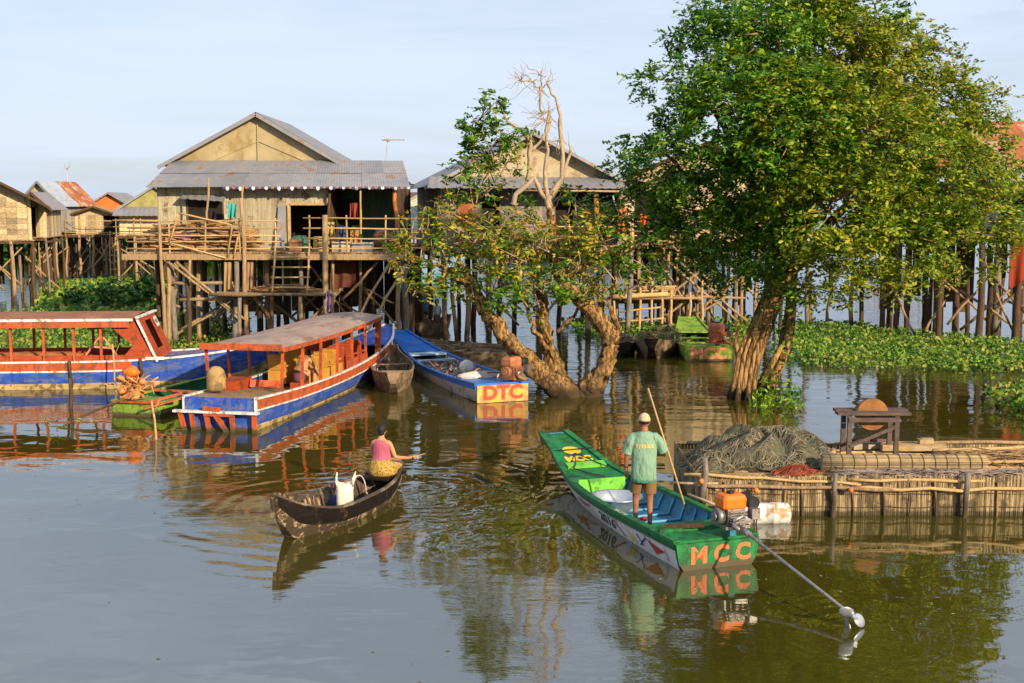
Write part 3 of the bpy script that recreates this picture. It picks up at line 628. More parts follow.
# ---- the large house
def large_house():
    O = Vector((0, 41, 0)); root = empty('stilt_house', O, 0, 'large stilt house with a grey tin skirt roof, tan gable and cluttered open porch', 'stilt house')
    X = lambda px, Y: (px - 512) / (F * 1.0) * Y * 1.0  # small-angle: px to x at depth Y
    Z = lambda py, Y: at(512, py, Y).z
    zd = Z(252, 41)
    xl, xr = X(130, 41), X(408, 41)
    mb = MB(); deck(mb, xl, xr, -.1, 9.5, zd, .19); mb.build('deck', M_plank, root)
    mb = MB(); mb.beam((xl - .2, -.16, zd - .16), (xr + .2, -.16, zd - .16), .08, .2); mb.build('fascia_beam', M_post, root)
    beams(root, xl, xr, 0.2, 9.3, zd - .13, 4, 8)
    # posts: rows at several depths
    fr = [(161, -.35, Z(222, 41)), (168, 0, zd), (172, .3, zd), (186, .1, zd), (199, 1.0, zd), (237, 0, zd), (243, -.3, Z(198, 41)), (268, 1.0, zd), (300, .8, zd), (326, -.25, Z(215, 41)), (333, .2, zd), (360, .9, zd), (396, .2, zd), (404, .6, zd)]
    for px, dy, zt in fr:
        post(root, X(px, 41 + dy), dy, -.8, zt, random.uniform(.06, .12), M_post, .12)
    for r_, dy in enumerate((2.2, 4.4, 6.8, 9.0)):
        for i in range(7):
            post(root, xl + .5 + (xr - xl - .9) * (i + random.uniform(-.15, .15)) / 6, dy + random.uniform(-.3, .3), -.8, zd - .15, random.uniform(.08, .14), M_postd)  # rear rows in the dark copy, underfloor shade put into the colour
    for a, b, r in (((176, 262, -.3), (246, 320, -.4), .05), ((168, 262, -.2), (212, 295, -.3), .05), ((215, 298, -.3), (240, 320, -.4), .05), ((250, 290, -.2), (270, 318, -.3), .07), ((235, 300, .5), (160, 345, .3), .05), ((390, 262, 0), (352, 330, -1.5), .05), ((404, 268, -.2), (368, 330, -1.6), .055), ((342, 300, .5), (378, 262, .5), .05), ((344, 285, 1), (300, 330, 1), .05), ((270, 300, 1.5), (318, 340, 1.5), .06), ((290, 340, 1), (335, 300, 1), .06), ((360, 285, 2), (400, 330, 2), .05), ((310, 265, 1.5), (350, 320, 1.5), .045), ((180, 330, 1), (230, 300, 1), .05)):
        pa = at(a[0], a[1], 41 + a[2]) - O; pb = at(b[0], b[1], 41 + b[2]) - O; brace(root, pa, pb, r)
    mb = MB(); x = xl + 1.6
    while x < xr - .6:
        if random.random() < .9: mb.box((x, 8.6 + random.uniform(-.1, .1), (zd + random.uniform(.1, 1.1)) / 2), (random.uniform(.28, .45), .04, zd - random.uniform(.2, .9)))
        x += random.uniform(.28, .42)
    tag(mb.build('darkening_boards', M_postd, root), kind='stuff')  # dark boards, many added to darken the view under the deck
    for k in range(26):   # driftwood-like struts under the floor
        x = random.uniform(xl + .5, xr - .5); y = random.uniform(1.5, 5); brace(root, (x, y, random.uniform(.6, 1.6)), (x + random.uniform(-1.8, 1.8), y + random.uniform(-.8, .8), random.uniform(1.4, zd - .2)), .045, M_post)
    for (a, b) in (((172, 283), (238, 283)), ((180, 300), (262, 298)), ((160, 253), (130, 252))):
        brace(root, at(*a, 41.1) - O, at(*b, 41.1) - O, .07)
    # lower landing with ladder
    zl = Z(293, 40.4)
    mb = MB(); deck(mb, X(214, 40.4), X(333, 40.4), -1.0, 1.6, zl, .16, .06, 'x')
    pole(mb, (X(212, 40.4), -1.05, zl - .02), (X(334, 40.4), -1.0, zl - .02), .06); mb.build('landing', M_post, root)
    for px in (240, 272, 300, 329): post(root, X(px, 40.2), -.9, -.8, zl, .08)
    ladder(root, X(276, 40.8), X(310, 40.8), -.2, zd + .3, -.9, zl, 5)
    railing(root, X(135, 40.9), X(276, 40.9), -.14, zd, 5, 1.05)
    railing(root, X(310, 40.9), X(424, 40.9), -.14, zd, 4, 1.15)
    mb = MB()
    for a, b in (((178, 213), (232, 225)), ((178, 213), (170, 241)), ((170, 243), (226, 258)), ((232, 225), (228, 257)), ((238, 237), (234, 258))): pole(mb, at(*a, 40.75) - O, at(*b, 40.75) - O, .035)
    mb.build('leaning_frame', M_bamboo, root)
    # walls
    yw = 2.0; Yw = 43.0; xw0, xw1 = X(160, Yw), X(331, Yw); ze = Z(186, Yw) + .25; zf = zd
    zdoor = Z(205, Yw); xd0, xd1 = X(292, Yw), X(331, Yw); xq0, xq1 = X(188, Yw), X(226, Yw); zq0, zq1 = Z(222, Yw), Z(198, Yw)
    mb = MB()
    planks_v(mb, xw0, xq0, yw, zf, ze); planks_v(mb, xq1, xd0, yw, zf, ze); planks_v(mb, xq0, xq1, yw, zf, zq0); planks_v(mb, xq0, xq1, yw, zq1, ze); planks_v(mb, xd0, xd1, yw, zdoor, ze)
    planks_side(mb, yw, 9.3, xw0, zf, ze)
    mb.build('wall', M_wall1, root)
    window_part(root, xq0 + .08, xq1 - .08, yw + .05, zq0 + .05, zq1 - .05, M_postd)
    mb = MB(); mb.corr((xq0 - .1, yw - .55, zq1 - .02), (xq1 + .1, yw - .5, zq1 - .12), (xq1 + .1, yw - .02, zq1 + .12), (xq0 - .1, yw - .02, zq1 + .14), 6, .012); mb.build('awning', M_tin, root)
    mb = MB(); mb.box(((xd0 + xd1) / 2, yw + 2.2, (zf + zdoor) / 2), (xd1 - xd0 + 1.5, .04, zdoor - zf + .4)); mb.build('doorway_shade_sheet', M_dark, root)  # near-black sheet behind the door, paints the shade of the room
    # door opening frame and the leaning door leaf
    mb = MB(); mb.box((xd0 - .05, yw - .05, (zf + zdoor) / 2), (.1, .09, zdoor - zf)); mb.box(((xd0 + xd1) / 2, yw - .05, zdoor + .03), (xd1 - xd0, .08, .08)); mb.build('door_frame', M_bamboo, root)
    mb = MB(); mb.beam((xd0 - .35, yw - .35, zf), (xd0 - .28, yw - .1, zdoor - .05), .28, .04, 0, (0, 1, 0)); mb.build('door_leaf', M_tin, root)
    # porch: back wall of green tin, right end post, dark soffit
    xr2 = X(397, 43)
    mb = MB(); mb.corr((xd1, yw + 2.6, zf), (xr2, yw + 2.6, zf), (xr2, yw + 2.6, ze), (xd1, yw + 2.6, ze), 22, .02, flip=True); mb.build('porch_wall', M_('green_tin', (.10, .17, .10), .6, 2, (1, 1, .4), .35, 0, .1, dirt=(.2, .14, .06), dirt_amt=.3), root)
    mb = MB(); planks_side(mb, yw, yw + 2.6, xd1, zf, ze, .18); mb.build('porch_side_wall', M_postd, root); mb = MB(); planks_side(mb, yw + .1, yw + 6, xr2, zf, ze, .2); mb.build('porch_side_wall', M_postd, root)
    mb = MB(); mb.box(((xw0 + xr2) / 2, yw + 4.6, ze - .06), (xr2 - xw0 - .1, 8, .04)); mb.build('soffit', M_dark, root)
    post(root, X(396, 42.6), 1.6, zf, ze - .2, .09, M_('orange_post_wood', (.42, .16, .04), .7, 4)); post(root, X(362, 42.6), 1.5, zf, ze - .2, .04, M_('yellow_post', (.40, .30, .06), .7))
    post(root, X(331, 42.7), 1.7, zf, ze - .15, .06)
    # skirt roof
    Ye = 42.3; Yt = 44.6; z_e, z_t = Z(187, Ye), Z(161, Yt)
    ex0, ex1 = X(149, Ye), X(411, Ye); tx0, tx1 = X(176, Yt), X(404, Yt)
    mb = MB()
    for row in range(2):
        t0, t1 = (0, .52) if row == 0 else (.5, 1); A = Vector((ex0, Ye - 41, z_e)); B = Vector((ex1, Ye - 41, z_e)); Cc = Vector((tx1, Yt - 41, z_t)); D = Vector((tx0, Yt - 41, z_t))
        for k in range(11):
            u0, u1 = k / 11, (k + 1.04) / 11
            e = Vector((0, 0, .018 * row + .006 * (k % 2) + random.uniform(-.008, .012)))
            P = lambda u, v: (A.lerp(B, u)).lerp(D.lerp(Cc, u), v) + e
            mb.corr(P(u0, t0), P(min(u1, 1), t0), P(min(u1, 1), t1), P(u0, t1), 9, .006)
    mb.corr((ex0, Ye - 41, z_e), (tx0, Yt - 41, z_t), (tx0, 10, z_t), (ex0, 10, z_e), 6, .01)
    mb.build('skirt_roof', M_tin, root)
    # gable
    gy = Yt - 41 + .1; gx0, gx1 = X(176, Yt + .1), X(338, Yt + .1); ax = at(257, 115, Yt).x; za = Z(113, Yt); zb = z_t - .02
    mb = MB()
    mb.add([(gx0, gy, zb), (ax, gy, zb), (ax, gy - .04, za - .06), ], [(0, 1, 2)]); mb.add([(ax, gy, zb), (gx1, gy, zb), (ax, gy - .04, za - .06)], [(0, 1, 2)])
    # diagonal seams of the sheets
    mb.beam((ax, gy - .06, zb), (ax, gy - .08, za - .1), .05, .02); mb.beam((ax, gy - .05, zb + .75), (ax - 1.7, gy - .03, zb + .02), .03, .015); mb.beam((ax, gy - .05, zb + .75), (ax + 1.7, gy - .03, zb + .02), .03, .015)
    mb.build('gable', M_gable, root)
    mb = MB(); ov = .35
    sl = (za - zb) / (ax - gx0)
    for s in (-1, 1):
        x_e = (gx0 - .45) if s < 0 else (gx1 + .45); z_ee = zb - .45 * sl * .6
        a = Vector((x_e, gy - ov, z_ee)); d = Vector((ax, gy - ov, za + .02)); b = Vector((x_e, 10.5, z_ee)); c = Vector((ax, 10.5, za + .02))
        mb.corr(a, b, c, d, 26, .012, flip=(s < 0))
    mb.build('gable_roof', M_tin, root)
    mb = MB()
    for s in (-1, 1):
        x_e = (gx0 - .45) if s < 0 else (gx1 + .45); z_ee = zb - .45 * sl * .6
        mb.beam((x_e, gy - ov - .02, z_ee - .08), (ax, gy - ov - .02, za - .07), .05, .13)
    mb.build('barge_board', M_tin, root)
    # painted scalloped valance along the eave
    cols = [M_('valance_blue', (.05, .07, .20), .6, bump=0), M_white, M_('valance_orange', (.38, .16, .07), .6, bump=0)]
    mb = MB(); n = 58; xa = X(225, Ye)
    for i in range(n):
        x0 = xa + (ex1 - xa) * i / n; w = (ex1 - xa) / n; mi = (0, 1, 0, 2)[i % 4]; dz = (.11 if mi == 1 else .07) * random.uniform(.6, 1.2)
        yy = Ye - 41 - .03; mb.loft([[(x0, yy, z_e + .01), (x0 + w, yy, z_e + .01), (x0 + w, yy + .02, z_e + .01), (x0, yy + .02, z_e + .01)], [(x0, yy, z_e - dz * .6), (x0 + w, yy, z_e - dz * .6), (x0 + w, yy + .02, z_e - dz * .6), (x0, yy + .02, z_e - dz * .6)], [(x0 + w * .3, yy, z_e - dz), (x0 + w * .7, yy, z_e - dz), (x0 + w * .7, yy + .02, z_e - dz), (x0 + w * .3, yy + .02, z_e - dz)]], mi, sm=False)
    mb.build('valance', cols, root)
    # vertical pole in front (antenna mast / clothes poles)
    for px, y0, y1 in ((207, 224, 178), (242, 222, 185)): brace(root, at(px, y0, 41) - O, at(px + 1, y1, 41) - O, .045, M_post, 'pole')
    return O, X, Z, zd
O1, X1, Z1, ZD = large_house()
# things on the large house's deck and beneath
def on_deck(px, Y): return Vector(((px - 512) / F * Y, Y, ZD))
def firewood(c, sx, sy, h, n, label, r=.03, L=1.4):
    mb = MB()
    for i in range(n):
        u = random.uniform(-1, 1); hh = h * (1 - u * u * .5) * random.random(); a = Vector((u * sx, random.uniform(-sy, sy) * .8, hh))
        d = Vector((random.uniform(.6, 1), random.uniform(-.25, .25), random.uniform(-.13, .13))) * random.uniform(.4, 1) * L / 2
        mb.tube([a - d, a + Vector((0, 0, random.uniform(-.04, .04))), a + d], [r * random.uniform(.6, 1.2), r, r * .7], 5)
    o = mb.build('firewood_pile', M_stick, None, label, 'firewood', None, 'stuff', c); return o
firewood(on_deck(213, 41.9), 1.35, .5, 1.1, 330, 'heap of firewood sticks behind the bamboo railing of the large house')
firewood(on_deck(173, 41.9), .6, .5, .95, 130, 'smaller firewood stack at the left end of the large house deck')
def pot(name, c, r, h, mat, label, cat, prof=None, group=None, rz=0):
    prof = prof or [(.7, 0), (1, .35), (1, .7), (.75, .95), (.8, 1)]
    mb = MB(); rings = []
    for q, z in prof + [(prof[-1][0] * .88, 1), (prof[-1][0] * .8, .2)]:
        rings.append([(q * r * math.cos(a), q * r * math.sin(a), z * h) for a in [2 * math.pi * i / 16 for i in range(16)]])
    mb.loft(rings); return mb.build(name, mat, None, label, cat, group, None, c, rz)
pot('basin', on_deck(301, 41.6), .36, .55, M_('basin_green', (.05, .16, .09), .5, bump=0), 'round dark green tub on the porch by the doorway', 'tub', [(.95, 0), (1.05, .3), (.95, .8), (.5, 1)])
pot('water_jar', on_deck(385, 42.6), .42, .75, M_('jar_clay', (.22, .11, .05), .7), 'wide brown clay jar at the right end of the porch', 'jar')
def crate(c, d, mat, label, name='crate', rz=0.0, cat='crate'):
    root = empty(name, c, rz, label, cat); mb = MB(); w, l, h = d
    mb.box((0, 0, .02), (w, l, .03)); mb.build('base', mat, root); mb = MB()
    for z in np.linspace(.1, h - .05, 3):
        for s in (-1, 1): mb.box((0, s * l / 2, z), (w, .02, h * .24)); mb.box((s * w / 2, 0, z), (.02, l - .04, h * .24))
    for sx in (-1, 1):
        for sy in (-1, 1): mb.box((sx * (w / 2 - .03), sy * (l / 2 - .03), h / 2), (.05, .05, h))
    mb.build('slats', mat, root); return root
crate(on_deck(297, 41.35), (.42, .4, .42), M_('crate_brown', (.26, .13, .06), .8), 'brown wooden crate beside the green tub')
crate(on_deck(322, 41.5), (.5, .4, .5), M_('crate_yellow', (.55, .40, .12), .7), 'yellowish slatted crate behind the right porch railing')
crate(on_deck(342, 41.5), (.6, .4, .35), M_('crate_pale', (.48, .40, .28), .7), 'pale low crate in the middle of the porch')
crate(on_deck(363, 41.6), (.7, .45, .32), M_('crate_grey', (.30, .29, .28), .7), 'grey low crate towards the right end of the porch')
def cloth(name, p0, p1, drop, mat, label, cat='cloth', wob=.08, n=14):
    p0 = Vector(p0); p1 = Vector(p1); mb = MB(); vs = []; nv = 7
    d = (p1 - p0).normalized(); nn = d.cross(Vector((0, 0, 1)))
    for side in (0, 1):
        vs = []
        for j in range(nv + 1):
            v = j / nv
            for i in range(n + 1):
                u = i / n; vs.append(p0.lerp(p1, u) + Vector((0, 0, -drop * v * (1 + .08 * math.sin(u * 8)))) + nn * (wob * math.sin(u * 13 + v * 1.5) * (.3 + v) + side * .01))
        mb.add(vs, [(j * (n + 1) + i, j * (n + 1) + i + 1, (j + 1) * (n + 1) + i + 1, (j + 1) * (n + 1) + i) for j in range(nv) for i in range(n)], 0, True)
    return mb.build(name, mat, None, label, cat)
C_ = lambda n, c: M_(n, c, .85, 4, var=.15, bump=.1)
cloth('hanging_cloth', at(350, 203, 43.0), at(358, 203, 43.0), .55, C_('cloth_red', (.30, .05, .03)), 'red shirt hanging inside the shaded porch')
cloth('hanging_cloth', at(338, 226, 41.3), at(349, 226, 41.3), .5, C_('cloth_blue', (.04, .055, .13)), 'navy cloth over the porch railing')
cloth('hanging_cloth', at(327, 222, 41.4), at(335, 222, 41.4), .5, C_('cloth_yellow', (.42, .32, .09)), 'yellow cloth over the porch railing by the doorway')
cloth('hanging_cloth', at(350, 230, 41.5), at(360, 230, 41.5), .5, C_('cloth_ochre', (.40, .20, .06)), 'ochre cloth hanging low behind the middle of the porch railing')
cloth('hanging_cloth', at(326, 290, 40.0), at(332, 291, 40.0), .75, C_('cloth_mauve', (.5, .33, .48)), 'mauve and white cloth hanging from the landing post')
cloth('hanging_cloth', at(228, 203, 42.2), at(236, 204, 42.2), .5, C_('cloth_teal', (.05, .35, .33)), 'teal cloth hanging beside the dark window of the large house')
cloth('hanging_tarp', at(330, 258, 42.0), at(356, 258, 42.0), 1.1, C_('tarp_maroon', (.11, .035, .02)), 'dark maroon tarpaulin hanging under the porch floor', 'tarpaulin')
cloth('hanging_sack', at(224, 262, 41.0), at(232, 262, 41.0), 1.0, C_('sack_tan', (.34, .23, .10)), 'tan net sack hanging below the deck left of the tall post', 'sack')
cloth('hanging_sack', at(247, 262, 41.0), at(254, 262, 41.0), 1.1, C_('sack_brown', (.30, .20, .11)), 'brown net sack hanging below the deck right of the tall post', 'sack')
# greenery boxes on the porch
for (px, w, lab) in ((352, .8, 'potted green herbs behind the middle of the porch railing'), (388, .5, 'potted green plant at the right corner of the porch')):
    r_ = empty('potted_plant', on_deck(px, 41.75), 0, lab, 'potted plant'); V, c = crown([((0, 0, .62), (w / 2, .2, .2))], 140, 14, .08, .12, .4); quads_object('foliage', V, L_bush, r_)
    mb = MB(); mb.loft([[(w * .4 * q * math.cos(a), .18 * q * math.sin(a), z) for a in [k * math.pi / 5 for k in range(10)]] for q, z in ((.7, 0), (1, .45), (.9, .45), (.8, .3))]); mb.build('pot', M_postd, r_)
# pile of net on the landing
firewood(at(284, 291, 40.6), .9, .4, .22, 110, 'small tangle of sticks lying on the lower landing', .02, .9)

def antenna(p, h, label, blades=True, mat=None):
    root = empty('tv_antenna', p, 0, label, 'antenna'); mb = MB(); pole(mb, (0, 0, 0), (.12 if blades else 0, 0, h), .022 if blades else .05, 6, .01); mb.build('mast', mat or M_tinb, root)
    mb = MB()
    if blades:
        mb.beam((-.12, 0, h), (.75, 0, h + .02), .03, .03)
        for i in range(8): mb.beam((-.1 + i * .11, -.25, h + .02), (-.05 + i * .11, .25, h - .02), .012, .012)
        mb.box((.1, 0, h), (.16, .3, .08))
    else:
        mb.tube([(0, 0, h), (-.15, 0, h + .35)], .03, 5); mb.tube([(0, 0, h), (.2, 0, h + .25), (.26, 0, h + .5)], .03, 5)
    mb.build('elements', M_barkp, root)
antenna(at(385, 172, 46), 1.2, 'small television antenna on a thin mast above the right end of the large roof')
antenna(at(68, 200, 85), 2.1, 'pale mast with a forked tip behind the grey and rusty roofed house', False)

# ---- generic smaller stilt house
def stilt_house(loc, rz, w, d, zd, ze, zr, label, wall, roof, gable=None, ridge='y', roof2=None, nx=5, ny=3, r=.08, openings=(), front_deck=1.2, rail=True, skirt=None, postmat=None, braces=6, wallkind='plank', ov=.4, group=None, lad=None, under=.45, split=False, name='stilt_house', cat='stilt house'):
    root = empty(name, loc, rz, label, cat, group)
    mb = MB(); deck(mb, -w / 2 - .1, w / 2 + .1, -front_deck, d, zd, .22); mb.build('deck', M_plank, root)
    beams(root, -w / 2, w / 2, -front_deck + .1, d - .1, zd - .12, 3, nx)
    for j in range(ny):
        for i in range(nx):
            y = -front_deck + .1 + (d + front_deck - .2) * j / (ny - 1)
            post(root, -w / 2 + w * i / (nx - 1), y, -.8, zd - .05, r * random.uniform(.8, 1.25), postmat or (M_post if j == 0 else M_postd), .12)  # rows behind the front take the dark wood as painted shade
    for k in range(braces):
        x = random.uniform(-w / 2, w / 2 - 1.5); s = random.choice((-1, 1)); y = -front_deck + random.uniform(0, 1.2)
        a, b = (x, y, random.uniform(.3, 1)), (x + random.uniform(1.2, 2.4), y, random.uniform(zd - 1, zd - .2))
        if s < 0: a, b = (a[0], a[1], b[2]), (b[0], b[1], a[2])
        brace(root, a, b, .05)
    if under:
        mb = MB(); x = -w / 2 + .2
        while x < w / 2:
            if random.random() < under: mb.box((x, d - .15 + random.uniform(-.1, .1), (zd + random.uniform(.1, 1.4)) / 2), (random.uniform(.2, .4), .04, zd - random.uniform(.2, 1.4)))
            x += random.uniform(.25, .45)
        tag(mb.build('darkening_boards', M_postd, root), kind='stuff')  # dark boards added so the space under the floor looks darker
    mb = MB()
    xs = [(-w / 2, w / 2)]
    ops = sorted(openings)
    cur = -w / 2
    for (a, b, z0, z1, kind) in ops:
        planks_v(mb, cur, a, 0, zd, ze); planks_v(mb, a, b, 0, z1, ze)
        if z0 > zd + .05: planks_v(mb, a, b, 0, zd, z0)
        cur = b
    planks_v(mb, cur, w / 2, 0, zd, ze)
    planks_side(mb, 0, d, -w / 2, zd, ze); planks_side(mb, 0, d, w / 2, zd, ze)
    if wallkind == 'woven':
        nzz = int((ze - zd) / .28)
        for i in range(nzz):
            for k in range(int(w / .5)):
                mb.box((-w / 2 + .25 + k * .5, -.05 - .02 * ((i + k) % 2), zd + .14 + i * .28), (.49, .03, .27), Matrix.Rotation(R(random.uniform(6, 10)), 3, 'X'))
    mb.build('wall', wall, root)
    for (a, b, z0, z1, kind) in ops:
        m = MB(); m.box(((a + b) / 2, .35, (z0 + z1) / 2), (b - a + .2, .05, z1 - z0 + .2)); m.build('doorway' if kind == 'door' else 'window', M_dark, root)  # dark sheet behind each opening stands for the unlit room
    if ridge == 'y':      # gable faces the front
        mb = MB(); mb.add([(-w / 2, .0, ze), (w / 2, 0, ze), (0, 0, zr - .03), (-w / 2, .03, ze), (w / 2, .03, ze), (0, .03, zr - .03)], [(0, 1, 2), (5, 4, 3)]); mb.build('gable', gable or wall, root)
        sl = (zr - ze) / (w / 2)
        for s, mm in ((-1, roof), (1, roof2 or roof)):
            mb = MB(); xe = s * (w / 2 + ov); zz = ze - ov * sl
            if split:
                dm = d * .45; mb.corr((xe, -ov, zz), (xe, dm, zz), (0, dm, zr), (0, -ov, zr), 12, .015, flip=(s < 0)); mb.build('roof', roof, root)
                mb = MB(); mb.corr((xe, dm, zz + .01), (xe, d + .3, zz + .01), (0, d + .3, zr + .01), (0, dm, zr + .01), 12, .015, flip=(s < 0)); mb.build('roof', roof2, root); continue
            mb.corr((xe, -ov, zz), (xe, d + .3, zz), (0, d + .3, zr), (0, -ov, zr), 24, .015, flip=(s < 0)); mb.build('roof', mm, root)
        mb = MB()
        for s in (-1, 1): mb.beam((s * (w / 2 + ov), -ov - .02, ze - ov * sl - .06), (0, -ov - .02, zr - .06), .04, .12)
        mb.build('barge_board', M_tin if gable else M_postd, root)
    else:                 # ridge runs along x
        mb = MB(); ym = d * .5; sl = (zr - ze) / ym
        n = 3; ws = w + 2 * ov
        mb.corr((-ws / 2, -ov, ze - ov * sl), (ws / 2, -ov, ze - ov * sl), (ws / 2, ym, zr), (-ws / 2, ym, zr), int(ws * 4), .015)
        mb.corr((-ws / 2, d + ov, ze - ov * sl), (ws / 2, d + ov, ze - ov * sl), (ws / 2, ym, zr), (-ws / 2, ym, zr), int(ws * 4), .015, flip=True)
        mb.build('roof', roof, root)
        mb = MB()
        for s in (-1, 1): mb.add([(s * w / 2, 0, ze), (s * w / 2, d, ze), (s * w / 2, ym, zr - .03)], [(0, 1, 2)])
        mb.build('gable', gable or wall, root)
    if skirt:
        s0, drop, out, mm = skirt; mb = MB()
        mb.corr((-w / 2 - ov, -out, ze - drop), (w / 2 + ov, -out, ze - drop), (w / 2 + ov * .5, 0, ze + s0), (-w / 2 - ov * .5, 0, ze + s0), int(w * 4), .014)
        mb.build('skirt_roof', mm, root)
    if rail: railing(root, -w / 2, w / 2, -front_deck, zd, 3, .9)
    if lad is not None: ladder(root, lad - .3, lad + .3, -front_deck - .02, zd + .2, -front_deck - 1.0, .1, 7, .04)
    return root
def hx(px, Y): return (px - 512) / F * Y
# middle house behind the gnarled tree
h2 = stilt_house((hx(530, 46.5), 46.5, 0), R(11), 7.2, 6.5, 3.3, 5.95, 7.75, 'stilt house with a cream gable and dark side wall behind the gnarled tree', M_('grey_plank', (.22, .19, .17), .85, 3, (6, 6, .5), .35, .25, .3), M_tin, M_('cream_sheet', (.44, .37, .24), .8, 1.5, var=.2, isl=.1, bump=.1, dirt=(.28, .21, .12), dirt_amt=.5, dirt_scale=1.5),
    nx=5, ny=3, r=.10, openings=[(-1.9, -1.2, 3.3, 5.4, 'door'), (1.0, 3.5, 3.3, 5.6, 'door')], front_deck=1.6, skirt=(.12, .33, 1.5, M_tin), ov=.55, braces=5, under=.15)
mb = MB(); mb.box((-2.5, -.08, 4.45), (.65, .05, 2.2)); mb.build('door_leaf', M_('rust_door', (.34, .10, .03), .7, 3, (1, 1, .5), .4), h2)
mb = MB(); pole(mb, (2.3, -1.1, 3.3), (2.3, -1.1, 5.7), .12, 8); mb.build('porch_column', M_('orange_post_wood', (.42, .16, .04), .7, 4), h2)
mb = MB(); pole(mb, (-.5, -1.35, 5.55), (4.3, -1.35, 5.5), .05, 6, .01); mb.build('eave_pole', M_bamboo, h2)
mb = MB(); mb.tube([(2.9 + .9 * t, -1.4, 5.35 - .75 * math.sin(math.pi * t) ** .7) for t in np.linspace(0, 1, 14)], .035, 6); mb.build('hanging_hose', M_tinb, h2)
# house behind the big tree
h3 = stilt_house((hx(706, 50), 50, 0), R(-4), 7.6, 6, 3.45, 6.0, 7.6, 'stilt house with a brown roof half hidden behind the big tree', M_thatch, M_('brown_roof', (.22, .13, .07), .8, 2), None,
    nx=9, ny=3, r=.08, openings=[(-3.0, -1.6, 3.45, 5.6, 'door'), (1.2, 2.4, 4.3, 5.4, 'window')], front_deck=2.0, braces=4, rail=True)
for (a, b) in (((675, 258), (748, 322)), ((668, 262), (738, 322)), ((672, 246), (730, 300)), ((664, 300), (712, 262)), ((700, 312), (735, 275)), ((660, 320), (700, 290)), ((662, 296), (745, 298)), ((690, 318), (725, 298)), ((705, 260), (758, 240)), ((720, 296), (760, 262))):
    L0 = Vector((hx(706, 50), 50, 0)); q = Matrix.Rotation(R(4), 3, 'Z'); brace(h3, q @ (at(*a, 47.6) - L0), q @ (at(*b, 47.6) - L0), .055, M_post)
for px in (668, 676, 683, 694, 711, 726, 742): 
    L0 = Vector((hx(706, 50), 50, 0)); q = Matrix.Rotation(R(4), 3, 'Z'); p = q @ (G(px, 329) - L0); post(h3, p.x, p.y, -.8, 3.4, .08)
cloth('hanging_cloth', at(618, 208, 45.2), at(628, 208, 45.2), .95, C_('cloth_orange', (.62, .20, .05)), 'orange cloth hanging at the right corner of the cream gabled house')
cloth('hanging_cloth', at(640, 214, 45.6), at(648, 214, 45.6), .5, C_('cloth_vermilion', (.65, .10, .03)), 'short vermilion cloth hanging right of the orange one')
# low jetty in front of it
def jetty():
    root = empty('jetty', G(650, 332), 0, 'low bamboo jetty with rails between the gnarled tree and the big tree', 'jetty'); o = root.location; Y = o.y
    W = lambda x, y, d=0: at(x, y, Y + d) - o
    mb = MB()
    for i in range(9): pole(mb, W(612, 298 + i * .5, i * .25), W(702, 298 + i * .5, i * .25), .07, 6, .01)
    mb.build('deck', M_post, root)
    for px in (614, 628, 640, 652, 662, 671, 690, 702):
        x = W(px, 300).x; post(root, x, 0, -.6, W(px, random.uniform(278, 292)).z, .06, M_bamboo)
        post(root, x + .1, 2, -.6, W(px, 298).z, .06)
    mb = MB(); pole(mb, W(620, 312), W(662, 307), .045); pole(mb, W(618, 322), W(664, 318), .045); pole(mb, W(612, 297, -.1), W(668, 294, -.1), .11); mb.build('rail', M_bamboo, root)
jetty()
def bundle(px, py, Y, L, r, n, label, name='bamboo_bundle'):
    mb = MB()
    for i in range(n):
        a = random.uniform(0, 6.28); q = r * math.sqrt(random.random()); y, z = q * math.cos(a), r + q * math.sin(a)
        pole(mb, (-L / 2 + random.uniform(-.1, .1), y, z), (L / 2 + random.uniform(-.1, .1), y, z), .035, 5, .01)
    return mb.build(name, M_bamboo, None, label, 'bundle', None, None, at(px, py, Y))
bundle(650, 296, 47.6, 1.9, .22, 22, 'pale rolled bundle of poles lying on the low jetty')
# right hand house
h4 = stilt_house((19.6, 45.2, 0), R(6), 8.6, 6, 3.9, 6.35, 8.3, 'right-edge stilt house with a rusty corrugated roof above white sheeting', M_('dark_blue_plank', (.05, .06, .085), .8, 3, (6, 6, .5), .35, .25, .2), M_rust, None, ridge='x',
    nx=7, ny=3, r=.12, openings=[(-1, .6, 4.6, 5.6, 'window')], front_deck=1.7, skirt=(.02, .55, 1.5, M_tinb), postmat=M_postd, braces=10, ov=.5)
L0 = Vector((19.6, 45.2, 0)); q = Matrix.Rotation(R(-6), 3, 'Z')
for px, py in ((880, 332), (905, 333), (934, 335), (938, 334), (955, 336), (996, 338), (1013, 334)):
    p = q @ (G(px, py) - L0); post(h4, p.x, p.y, -.8, 3.9, .12 if px != 996 else .17, M_postd if px != 996 else M_post)
for (a, b) in (((915, 262), (950, 290)), ((930, 268), (985, 318)), ((985, 320), (1024, 285)), ((960, 330), (1010, 290)), ((895, 290), (915, 335)), ((1000, 285), (1040, 330)), ((880, 300), (930, 262)), ((1005, 300), (1030, 310)), ((945, 300), (925, 332)), ((960, 290), (1020, 330))):
    brace(h4, q @ (at(*a, 45.0) - L0), q @ (at(*b, 44.0) - L0), .055, M_post)
cloth('hanging_tarp', at(1010, 236, 43), at(1034, 234, 43), 1.75, C_('tarp_red', (.24, .035, .012)), 'red tarpaulin hanging from the deck of the right-edge house', 'tarpaulin')
